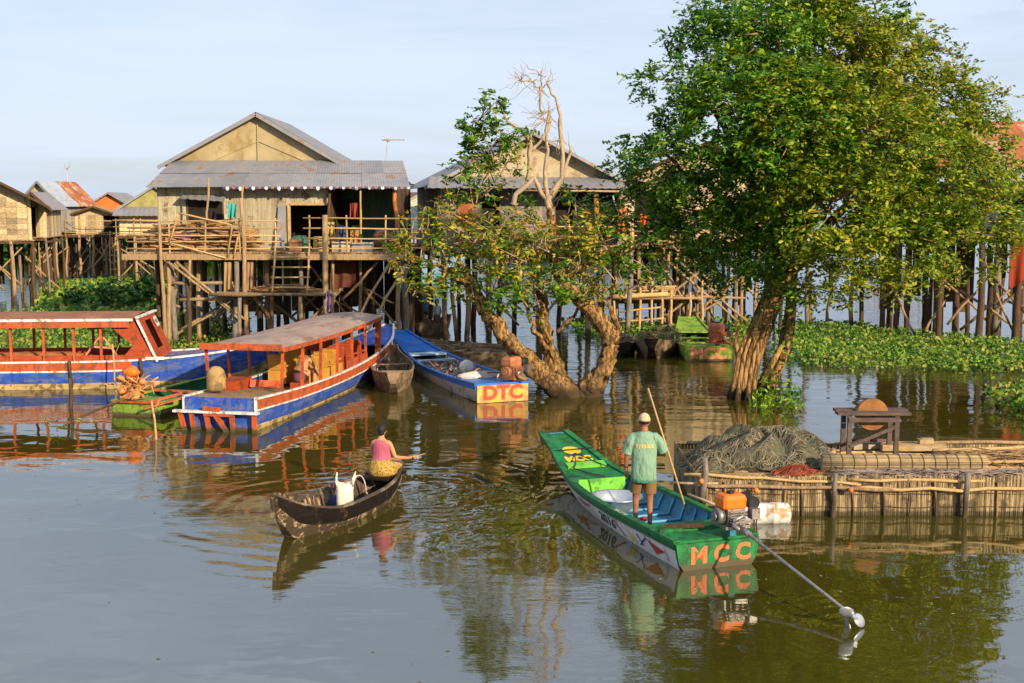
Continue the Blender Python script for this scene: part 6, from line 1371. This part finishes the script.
# ---- the seated woman
def woman():
    base = WM @ Vector((0, WL * .82, .375)); root = empty('person', base, R(-14), 'seated woman in a pink sleeveless top and patterned yellow sarong in the dark canoe', 'person')
    J = {'pelvis': ((0, 0, .12), (.16, .13)), 'belly': ((0, .02, .27), (.125, .09)), 'chest': ((0, .03, .44), (.14, .09)), 'upper': ((0, .02, .57), (.10, .07)), 'neck': ((0, .03, .655), .044), 'skull': ((0, .05, .73), .06),
         'shl': ((-.155, .02, .565), .045), 'ell': ((-.20, .12, .34), .036), 'wrl': ((-.10, .32, .28), .026), 'hal': ((-.07, .38, .28), .028),
         'shr': ((.155, .02, .565), .045), 'elr': ((.24, .05, .31), .038), 'wrr': ((.46, .10, .30), .027), 'har': ((.53, .11, .32), .028),
         'hpl': ((-.1, .08, .10), .10), 'knl': ((-.17, .46, .16), .07), 'anl': ((-.06, .42, -.18), .04), 'tol': ((-.06, .52, -.22), .03),
         'hpr': ((.1, .08, .10), .10), 'knr': ((.19, .44, .16), .07), 'anr': ((.08, .42, -.18), .04), 'tor': ((.08, .52, -.22), .03)}
    E = [('pelvis', 'belly'), ('belly', 'chest'), ('chest', 'upper'), ('upper', 'neck'), ('neck', 'skull'), ('upper', 'shl'), ('shl', 'ell'), ('ell', 'wrl'), ('wrl', 'hal'), ('upper', 'shr'), ('shr', 'elr'), ('elr', 'wrr'), ('wrr', 'har'), ('pelvis', 'hpl'), ('hpl', 'knl'), ('knl', 'anl'), ('anl', 'tol'), ('pelvis', 'hpr'), ('hpr', 'knr'), ('knr', 'anr'), ('anr', 'tor')]
    mb = MB(); mb.mesh(skin_mesh(J, E)); hc = Vector((.0, .065, .785)); M = head_bits(mb, hc, .094, (0, .97, -.22), (0, .22, .97))
    hand(mb, None, (.555, .115, .325), (1, .15, .1), (0, .2, -1), 1.0, .7, 1); hand(mb, None, (-.06, .40, .28), (.4, 1, 0), (0, 0, -1), 1.0, .7, -1)
    mb.build('body', M_skinl, root); eyes(root, hc, .094, (0, .97, -.22), (0, .22, .97))
    mb = MB(); cap_shell(mb, hc + Vector((0, -.006, .006)), (.088, .104, .120), M, -.15, back=.62); mb.ell(hc + Vector((0, -.055, -.045)), (.062, .05, .06), None, 10, 7); mb.build('hair', M_hair, root)
    pk = M_('top_pink', (.50, .11, .18), .85, 4, (2.5, 2.5, .7), .35, 0, 1.0, bscale=5)
    mb = MB(); n = 24; mb.loft([ring((0, cy, z_), rx, ry, n, wr=wr, ph=z_ * 9) for z_, rx, ry, wr, cy in ((.21, .180, .135, .03, .01), (.27, .168, .125, .025, .02), (.38, .160, .115, .015, .03), (.48, .162, .108, .008, .03), (.55, .155, .098, 0, .025), (.595, .128, .080, 0, .02), (.615, .085, .064, 0, .025))], caps=False); mb.build('top', pk, root)
    sm, t, b = _nodes('sarong'); vo = t.nodes.new('ShaderNodeTexVoronoi'); vo.inputs['Scale'].default_value = 30; tcn = t.nodes.new('ShaderNodeTexCoord'); t.links.new(tcn.outputs['Object'], vo.inputs['Vector'])
    c = ramp(t, vo.outputs['Distance'], [(.2, (.11, .06, .015)), (.42, (.36, .21, .035)), (.75, (.46, .31, .06))]); t.links.new(c, b.inputs['Base Color']); b.inputs['Roughness'].default_value = .85
    bn = t.nodes.new('ShaderNodeBump'); bn.inputs['Strength'].default_value = .7; bn.inputs['Distance'].default_value = .04; t.links.new(noise(t, 6, (1, 1, 2)), bn.inputs['Height']); t.links.new(bn.outputs[0], b.inputs['Normal'])
    mb = MB(); mb.loft([ring((0, cy, z_), rx, ry, 26, wr=wr, ph=z_ * 11) for z_, rx, ry, wr, cy in ((-.02, .19, .19, .02, .06), (.02, .245, .23, .03, .07), (.10, .26, .24, .03, .07), (.18, .235, .20, .02, .05), (.25, .18, .145, .02, .01), (.275, .165, .12, 0, .01))], caps=True)
    mb.loft([ring((0, .2, .08), .23, .12, 20, (1, 0, 0), (0, 0, 1), .02), ring((0, .36, .12), .25, .12, 20, (1, 0, 0), (0, 0, 1), .03), ring((0, .50, .10), .20, .11, 20, (1, 0, 0), (0, 0, 1), .03)], caps=True)
    mb.build('sarong', sm, root)
    # thin fishing line or twig in her hand
    Mw = Matrix.Translation(base) @ Matrix.Rotation(R(-14), 4, 'Z'); a = Mw @ Vector((.60, .12, .33)); mb = MB(); mb.tube([a - Vector((.03, 0, 0)), a + Vector((.14, .1, .03))], .007, 5); mb.build('short_stick', M_bamboo, None, 'short stick held in the hand of the seated woman', 'stick')
woman()

def small_figure(name, base, rz, J, label, mat, head, hr, fwd, extra=None, hair=True):
    root = empty(name, base, rz, label, 'person'); E = [('pelvis', 'chest'), ('chest', 'neck'), ('neck', 'skull'), ('chest', 'shl'), ('shl', 'ell'), ('ell', 'hal'), ('chest', 'shr'), ('shr', 'elr'), ('elr', 'har'), ('pelvis', 'knl'), ('knl', 'anl'), ('anl', 'tol'), ('pelvis', 'knr'), ('knr', 'anr'), ('anr', 'tor')]
    mb = MB(); mb.mesh(skin_mesh(J, E)); M = head_bits(mb, head, hr, fwd)
    for k, s in (('hal', -1), ('har', 1)):
        p = Vector(J[k][0]); hand(mb, None, p, (0, .6, -.8), (-s * .8, 0, 0), .8, .6, s)
    mb.build('body', mat, root); mb = MB(); cap_shell(mb, Vector(head) + Vector((0, 0, .006)), (hr * .9, hr * 1.04, hr * 1.2), M, -.1, back=.5); mb.build('hair', M_hair, root)
    eyes(root, head, hr, fwd); return root
# person bending forward inside the passenger boat
J = {'pelvis': ((0, 0, .12), (.14, .12)), 'chest': ((.02, .16, .50), (.15, .11)), 'neck': ((.02, .28, .60), .05), 'skull': ((.02, .36, .60), .06), 'shl': ((-.15, .2, .56), .05), 'ell': ((-.2, .34, .34), .04), 'hal': ((-.12, .50, .16), .03), 'shr': ((.18, .2, .56), .05), 'elr': ((.30, .30, .32), .042), 'har': ((.22, .50, .12), .03), 'knl': ((-.14, .42, .28), .075), 'anl': ((-.12, .40, -.12), .045), 'tol': ((-.12, .52, -.15), .035), 'knr': ((.14, .42, .28), .075), 'anr': ((.12, .40, -.12), .045), 'tor': ((.12, .52, -.15), .035)}
p = PM @ Vector((.32, 3.9, .55))
r_ = small_figure('person', p, R(-35), J, 'shirtless man bending forward under the canopy of the passenger boat', M_skinl, (.02, .40, .66), .095, (.1, .9, -.5))
mb = MB(); mb.loft([ring((0, 0, z), rx, ry, 16) for z, rx, ry in ((.0, .17, .15), (.12, .18, .15), (.22, .15, .12))]); mb.build('shorts', C_('shorts_plum', (.16, .06, .09)), r_)
mb = MB(); mb.box((0, 0, .09), (.4, .4, .16)); mb.box((0, 0, .005), (.3, .3, .02)); mb.build('stool', M_red, None, 'low red box under the bending man in the passenger boat', 'stool', None, None, p - Vector((0, 0, .18)))
# the two children in the distant canoe
Jc = {'pelvis': ((0, 0, .62), (.10, .08)), 'chest': ((0, 0, .88), (.11, .08)), 'neck': ((0, 0, 1.02), .04), 'skull': ((0, .01, 1.1), .05), 'shl': ((-.13, 0, .96), .04), 'ell': ((-.17, .02, .76), .03), 'hal': ((-.12, .1, .62), .025), 'shr': ((.13, 0, .96), .04), 'elr': ((.18, .0, .76), .03), 'har': ((.15, .1, .6), .025), 'knl': ((-.07, .03, .34), .05), 'anl': ((-.07, 0, .06), .03), 'tol': ((-.07, .1, .02), .025), 'knr': ((.08, .05, .34), .05), 'anr': ((.08, 0, .06), .03), 'tor': ((.08, .1, .02), .025)}
r_ = small_figure('person', MxF @ Vector((0, LF * .60, .02)), R(170), Jc, 'child in a white vest standing in the distant canoe', M_skin, (0, .02, 1.16), .10, (.2, 1, 0))
mb = MB(); mb.loft([ring((0, 0, z), rx, ry, 14) for z, rx, ry in ((.66, .14, .11), (.8, .135, .105), (.95, .145, .10), (1.0, .09, .07))], caps=False); mb.build('vest', M_white, r_)
mb = MB(); mb.loft([ring((0, 0, z), rx, ry, 14) for z, rx, ry in ((.46, .15, .11), (.6, .14, .11), (.68, .12, .1))]); mb.build('shorts', C_('shorts_tan', (.3, .16, .08)), r_)
Js = {'pelvis': ((0, 0, .10), (.12, .1)), 'chest': ((0, .06, .38), (.12, .09)), 'neck': ((0, .08, .52), .04), 'skull': ((0, .09, .58), .05), 'shl': ((-.14, .06, .45), .042), 'ell': ((-.2, .16, .28), .034), 'hal': ((-.14, .3, .22), .027), 'shr': ((.14, .06, .45), .042), 'elr': ((.2, .16, .28), .034), 'har': ((.14, .3, .22), .027), 'knl': ((-.14, .32, .22), .06), 'anl': ((-.1, .34, -.05), .035), 'tol': ((-.1, .44, -.08), .03), 'knr': ((.14, .32, .22), .06), 'anr': ((.1, .34, -.05), .035), 'tor': ((.1, .44, -.08), .03)}
r_ = small_figure('person', MxF @ Vector((-.05, LF * .33, .10)), R(150), Js, 'shirtless child sitting low in the distant canoe', M_skin, (0, .1, .66), .10, (0, 1, -.1))
mb = MB(); mb.loft([ring((0, 0.02, z), rx, ry, 14) for z, rx, ry in ((.0, .14, .13), (.1, .15, .13), (.18, .125, .1))]); mb.build('shorts', C_('shorts_dark', (.08, .05, .05)), r_)
# ------------------------------------------------------------------ bamboo fish pen with its load
def pen():
    Yf, x0, x1, dep, zt = 19.02, 3.02, 9.6, 2.9, .66
    root = empty('fish_pen', (x0, Yf, 0), 0, 'floating bamboo fish pen walled with upright split canes', 'fish pen')
    W = x1 - x0
    M_cane = M_('cane_slats', (.31, .23, .12), .85, 6, (5, 5, .7), .5, .5, .5, dirt=(.12, .09, .05), dirt_amt=.45, dirt_scale=3, hull=True)
    mb = MB(); n = int(W / .032)
    for i in range(n):
        x = W * (i + .5) / n; s = .012 * math.sin(x * 2.1) + random.uniform(-.006, .006)
        mb.box((x, s, .22 + random.uniform(-.01, .01)), (.027, .012, .86 + random.uniform(-.03, .03)), Matrix.Rotation(random.gauss(0, .012), 3, 'Y'))
    mb.build('front_panel', M_cane, root)
    mb = MB(); n = int(dep / .036)
    for i in range(n): mb.box((0, .05 + dep * (i + .5) / n, .22), (.012, .03, .84)); 
    for i in range(int(W / .06)): mb.box((.06 * i + .03, dep, .2), (.05, .014, .78))
    mb.build('side_panel', M_cane, root)
    x = .1
    while x < W:      # thin uprights bound over the panel
        mb = MB(); pole(mb, (x + random.uniform(-.03, .03), -.035, -.2), (x + random.uniform(-.05, .05), -.035, .56), random.uniform(.014, .026), 5, .012); x += random.uniform(.26, .6)
        mb.build('binding_stake', M_twig if random.random() < .5 else M_post, root)
    mb = MB()
    for z in (.14, .36): mb.tube([(W * k / 30, -.022 + random.uniform(-.004, .004), z + random.uniform(-.012, .012)) for k in range(31)], .007, 4)
    mb.build('binding_cords', M_postd, root)
    for (a, b, r, nm) in (((-.25, -.06, .69), (2.6, -.08, .52), .026, 'rail'), ((-.05, -.07, .52), (3.3, -.07, .44), .034, 'rail'), ((2.3, -.07, .45), (W, -.07, .44), .032, 'rail'), ((2.4, -.02, .60), (W, .02, .56), .028, 'rail'), ((0, dep - .03, .62), (W, dep - .03, .62), .038, 'rail')):
        mb = MB(); pole(mb, a, b, r, 7, .03, 0, 9); mb.build(nm, M_post if r > .033 else M_bamboo, root)
    for (px, z, r) in ((703, .98, .048), (835, .72, .04), (967, .74, .042)):
        xx = (px - 512) / F * 19.2 - x0; mb = MB(); pole(mb, (xx, -.12, -.6), (xx + .03, -.12, z), r, 9, .04, 0, 6, r * 1.05); mb.build('post', M_postg, root)
    mb = MB(); n = int(W / .085)       # open floor of poles laid across
    for i in range(14): pole(mb, (.0, .15 + i * .2, .50 + random.uniform(-.01, .01)), (W, .15 + i * .2, .50 + random.uniform(-.01, .01)), .035, 6, .006)
    for i in range(12): pole(mb, (.3 + i * W / 12, -.02, .44), (.3 + i * W / 12, dep, .46), .04, 6, .01)
    mb.build('pole_floor', M_bamboo, root)
    mb = MB(); mb.tube([(-.2, -.1, .38), (.15, -.3, .28), (.55, -.45, .12), (.8, -.55, -.05)], [.02, .028, .025, .02], 6); mb.tube([(-.45, .1, .52), (-.2, -.05, .54), (.3, -.1, .55)], .02, 6); mb.build('bent_branch', M_barkp, root)
    for (px, z) in ((703, .60), (758, .45), (853, .45)):
        mb = MB(); mb.ell(((px - 512) / F * 19.2 - x0 - .02, -.16, z), (.045, .045, .045)); mb.build('orange_float', M_('float_orange', (.65, .2, .04), .5), root)
pen()
def net(c, rx, ry, h, n, label, mat, mats, r=.010, name='fishing_net'):
    mb = MB(); K, Mn = 40, 12; rings = []
    def hz(u, a):
        return h * (1 - u * u) ** .55 * (.72 + .22 * math.sin(3 * a + 1) * u + .16 * math.sin(7 * a + u * 9))
    for j in range(Mn + 1):
        u = 1 - j / Mn; rings.append([(rx * u * math.cos(a) * (1 + .05 * math.sin(6 * a)), ry * u * math.sin(a), max(0, hz(u, a)) + .02 * math.sin(17 * a + j * 2)) for a in [2 * math.pi * k / K for k in range(K)]])
    mb.loft(rings, 0)
    for _ in range(n):
        a = random.uniform(0, 2 * math.pi); u = math.sqrt(random.random()) * .97; pts = []; da = random.uniform(-1, 1); du = random.uniform(-.12, .12); k = random.randint(6, 11); rr = random.uniform(.04, .14); ph = random.uniform(0, 6)
        for i in range(k):
            t = i / k * 4.2 + ph; x = rx * u * math.cos(a) + rr * math.cos(t) * 1.7 + i * .02 * da; y = ry * u * math.sin(a) + rr * math.sin(t); uu = min(.99, math.hypot(x / rx, y / ry)); pts.append((x, y, max(.01, hz(uu, math.atan2(y, x))) + .015 + .02 * math.sin(t * 1.3)))
        mb.tube(pts, random.uniform(.35, 1.1) * r, 4, random.choice((1, 1, 2)), False)
    return mb.build(name, [mat] + mats, None, label, 'fishing net', None, None, c)
N1 = M_('net_olive', (.115, .105, .060), .95, 14, var=.5, bump=1.0, bscale=26); N2 = M_('net_strand', (.20, .17, .11), .9, 9, var=.4, isl=.4, bump=.2); N3 = M_('net_strand_green', (.11, .11, .07), .9, 9, var=.4, isl=.4, bump=.2)
net(Vector((hx(765, 20.7), 20.75, .50)), 1.27, .85, .70, 1150, 'big tangled heap of grey-green fishing net on the bamboo pen', N1, [N2, N3])
net(Vector((hx(716, 20.0), 20.2, .50)), .42, .5, .34, 160, 'smaller grey net heap behind the left corner post of the pen', N1, [N2, N3])
net(Vector((hx(802, 19.55), 19.6, .56)), .27, .17, .15, 70, 'coil of rust-red net at the front of the big net heap', M_('net_red', (.22, .05, .025), .9, 9, var=.4, bump=.6), [M_('net_red2', (.34, .08, .03), .9, isl=.3), M_('net_red3', (.22, .05, .03), .9, isl=.3)], .008)
# rolled bamboo mat
mb = MB(); Lm = 2.75; nr = 26
for i in range(nr):
    a = 2 * math.pi * i / nr; pole(mb, (-Lm / 2 + random.uniform(-.02, .02), .15 * math.cos(a), .15 + .13 * math.sin(a)), (Lm / 2 + random.uniform(-.04, .04), .15 * math.cos(a), .15 + .13 * math.sin(a)), .017, 5, .004)
mb.tube([(-Lm / 2 + .02, 0, .15), (Lm / 2 - .02, 0, .15)], .13, 16)
rm = mb.build('rolled_mat', M_('mat_cane', (.34, .25, .13), .75, 5, (1, 1, 1), .3, .3, .3), None, 'rolled bamboo mat lying along the front of the pen', 'mat', None, None, Vector((hx(910, 19.9), 19.85, .53)), R(-1))
mb = MB()
for i in range(14): x = -Lm / 2 + .12 + i * (Lm - .24) / 13; mb.tube([(x, .172 * math.cos(a), .15 + .152 * math.sin(a)) for a in [2 * math.pi * k / 16 for k in range(17)]], .006, 4)
mb.build('binding', M_postd, rm)
# table with the round wheel
def table():
    c = Vector((hx(875, 21.3), 21.3, .54)); root = empty('wooden_table', c, 0, 'rough dark wooden table standing on the fish pen', 'table'); Wd = M_('dark_table_wood', (.11, .075, .06), .85, 5, (1, 3, 3), .4, .2, .4)
    mb = MB()
    for (y, s) in ((-.17, 0), (.17, .05)): mb.box((s, y, .77), (1.30, .22, .05))
    mb.build('tabletop', Wd, root)
    for sx in (-.42, .42):
        for sy in (-.2, .2): m = MB(); m.box((sx, sy, .372), (.08, .07, .744)); m.build('leg', Wd, root)
    mb = MB(); mb.beam((-.42, -.24, .18), (.42, -.24, .55), .03, .06); mb.box((0, -.24, .66), (.9, .03, .08)); mb.box((0, .2, .2), (.84, .04, .06)); mb.build('stretcher', Wd, root)
    mb = MB(); K = 30; rings = []
    for y, q in ((-.05, .2), (-.05, .97), (-.035, 1), (.035, 1), (.05, .97), (.05, .2)): rings.append([(.29 * q * math.cos(a), y, .29 * q * math.sin(a)) for a in [2 * math.pi * k / K for k in range(K)]])
    mb.loft(rings, sm=False); w = mb.build('round_disc', M_('rust_disc', (.30, .13, .04), .8, 5, var=.4, bump=.4), None, 'upright round rust-orange disc set in the middle of the dark table', 'disc', None, None, c + Vector((.03, 0, .72)))
    mb = MB(); mb.tube([(0, -.07, 0), (0, .07, 0)], .045, 10); mb.build('hub', Wd, w)
table()
def plank(c, L, w, h, rz, label, mat=None, name='plank', group='loose planks on the fish pen'):
    mb = MB(); mb.box((0, 0, h / 2), (L, w, h)); mb.box((L * .1, .002, h + .008), (L * .8, w * .7, .012)); return mb.build(name, mat or M_plank, None, label, 'plank', group, None, c, rz)
M_plk = M_('sawn_plank', (.40, .28, .15), .8, 4, (1, 3, 3), .3, .1, .3)
plank((hx(918, 21.6), 21.5, .56), 1.15, .18, .11, R(-2), 'thick sawn plank right behind the dark table', M_plk)
plank((hx(934, 21.4), 21.5, .69), .26, .14, .08, R(4), 'short offcut block resting on the thick sawn plank', M_plk)
plank((hx(860, 21), 20.75, .545), 2.1, .20, .07, R(1), 'long grey plank lying in front of the table legs', M_('grey_plank2', (.22, .19, .17), .85, 4, (1, 3, 3), .3))
plank((hx(868, 22), 21.75, .55), .6, .24, .12, R(10), 'pale timber block under the dark table', M_('pale_block', (.38, .32, .24), .85, 4, (1, 3, 3), .3))
def longpole(a, b, r, label, mat=M_bamboo):
    mb = MB(); pole(mb, a, b, r, 7, .01, 0, 8); return mb.build('bamboo_pole', mat, None, label, 'pole', 'bamboo poles lying on the fish pen')
longpole((hx(940, 21.2), 21.2, .62), (9.7, 21.3, .66), .035, 'pale bamboo pole at the back right of the pen, topmost of the pair')
longpole((hx(942, 21), 21.0, .58), (9.7, 20.9, .60), .045, 'thicker tan pole just in front of the pale bamboo pole')
longpole((hx(990, 20.2), 20.3, .60), (9.7, 20.2, .64), .03, 'short bamboo pole resting on twigs at the right edge of the pen')
longpole((hx(850, 19.6), 19.55, .56), (9.6, 19.5, .60), .03, 'bamboo pole in front of the rolled mat')
def brush(c, sx, sy, h, n, label, mat=None):
    mb = MB()
    for _ in range(n):
        a = Vector((random.uniform(-sx, sx), random.uniform(-sy, sy), random.uniform(0, h))); d = Vector((random.gauss(0, .22), random.gauss(0, .08), random.gauss(0, .03))); mb.tube([a - d, a + Vector((0, 0, .02)), a + d], [.007, .009, .004], 4)
    return mb.build('brushwood', mat or M_twig, None, label, 'brushwood', None, 'stuff', c)
brush(Vector((8.5, 20.6, .54)), .85, .35, .14, 420, 'brown brushwood heaped at the right edge of the pen')
brush(Vector((7.2, 19.5, .54)), 1.6, .12, .08, 420, 'thin greyish twigs strewn in front of the rolled mat', M_('grey_twigs', (.26, .20, .17), .9, isl=.4))
# plastic drum afloat
root = empty('plastic_drum', (hx(768, 18.7), 18.65, .12), R(3), 'white plastic drum floating on its side against the pen', 'drum'); mb = MB(); K = 24; prof = [(-.44, .14), (-.43, .165), (-.40, .18), (-.16, .18), (-.15, .188), (-.13, .188), (-.12, .18), (.12, .18), (.13, .188), (.15, .188), (.16, .18), (.36, .18), (.40, .17), (.42, .14)]
mb.loft([[(x, q * math.cos(a), q * math.sin(a)) for a in [2 * math.pi * k / K for k in range(K)]] for x, q in prof]); mb.build('body', M_('drum_white', (.62, .61, .60), .5, 4, var=.12, dirt=(.36, .24, .12), dirt_amt=.5, dirt_scale=5), root)
mb = MB()
for x in (-.14, -.18): mb.tube([(x, .193 * math.cos(a), .193 * math.sin(a)) for a in [2 * math.pi * k / 20 for k in range(21)]], .006, 4)
mb.build('cord', M_black, root)

# ------------------------------------------------------------------ things in the woman's canoe
wp = lambda x, y, z: WM @ Vector((x, y, z))
def bag():
    c = wp(.02, WL * .50, .0); root = empty('plastic_sack', c, R(8), 'upright white plastic sack with tied corners in the dark canoe', 'sack'); mb = MB(); n = 20
    mb.loft([[(rx * (abs(math.cos(a)) ** .6) * (1 if math.cos(a) > 0 else -1), ry * (abs(math.sin(a)) ** .6) * (1 if math.sin(a) > 0 else -1), z + .02 * math.sin(3 * a) * (z > .4)) for a in [2 * math.pi * k / n for k in range(n)]] for rx, ry, z in ((.11, .10, .0), (.135, .12, .04), (.14, .13, .2), (.135, .13, .38), (.15, .13, .50), (.14, .12, .505), (.125, .11, .40))])
    mb.build('body', M_('sack_cream', (.72, .66, .55), .7, 5, var=.12, bump=.5, bscale=12), root)
    mb = MB()
    for sx, sy in ((-1, -1), (1, -1), (1, 1), (-1, 1)): mb.tube([(sx * .12, sy * .10, .47), (sx * .14, sy * .12, .56), (sx * .15 + .03, sy * .13, .66)], [.022, .018, .008], 6)
    mb.build('knotted_corner', MC['sack_cream'], root)
    mb = MB(); mb.tube([(.12 * sx_, .0, .05) if False else (.16 + .14 * (1 - math.cos(t)), .05, .28 + .30 * math.sin(t)) for t in np.linspace(0, math.pi, 12) for sx_ in (1,)] , .010, 6)
    mb.tube([(.44, .05, .28), (.55, .1, .14), (.72, .15, .08)], .010, 6); mb.tube([(.14, .0, .08), (.30, -.02, .10), (.42, .0, .22)], .010, 6)
    mb.build('white_hose', M_('hose_white', (.60, .54, .46), .6), None, 'looped whitish hose beside the white sack', 'hose', None, None, c, R(40))
    mb = MB(); mb.ell((0, 0, .07), (.13, .11, .11), None, 12, 8, 0, .05); mb.build('pink_bag', M_('bag_pink', (.60, .10, .22), .5, bump=.4), None, 'small pink plastic bag at the foot of the white sack', 'bag', None, None, c + Vector((.16, -.16, 0)))
    mb = MB(); mb.ell((0, 0, .10), (.16, .16, .15), None, 12, 8, 0, .06); mb.build('blue_bag', M_('bag_blue', (.02, .04, .12), .6, bump=.4), None, 'dark blue bag behind the white sack', 'bag', None, None, c + Vector((-.16, .24, 0)))
bag()
mb = MB()
for i in range(9): t = i / 9; mb.beam(wp(-.30, WL * (.2 + .03 * i), .06), wp(-.37, WL * (.2 + .03 * i), .33), .035, .02)
mb.build('side_slats', M_boatworn, None, 'short pale slats leaning inside the left side of the dark canoe', 'slats')
def finish(): pass
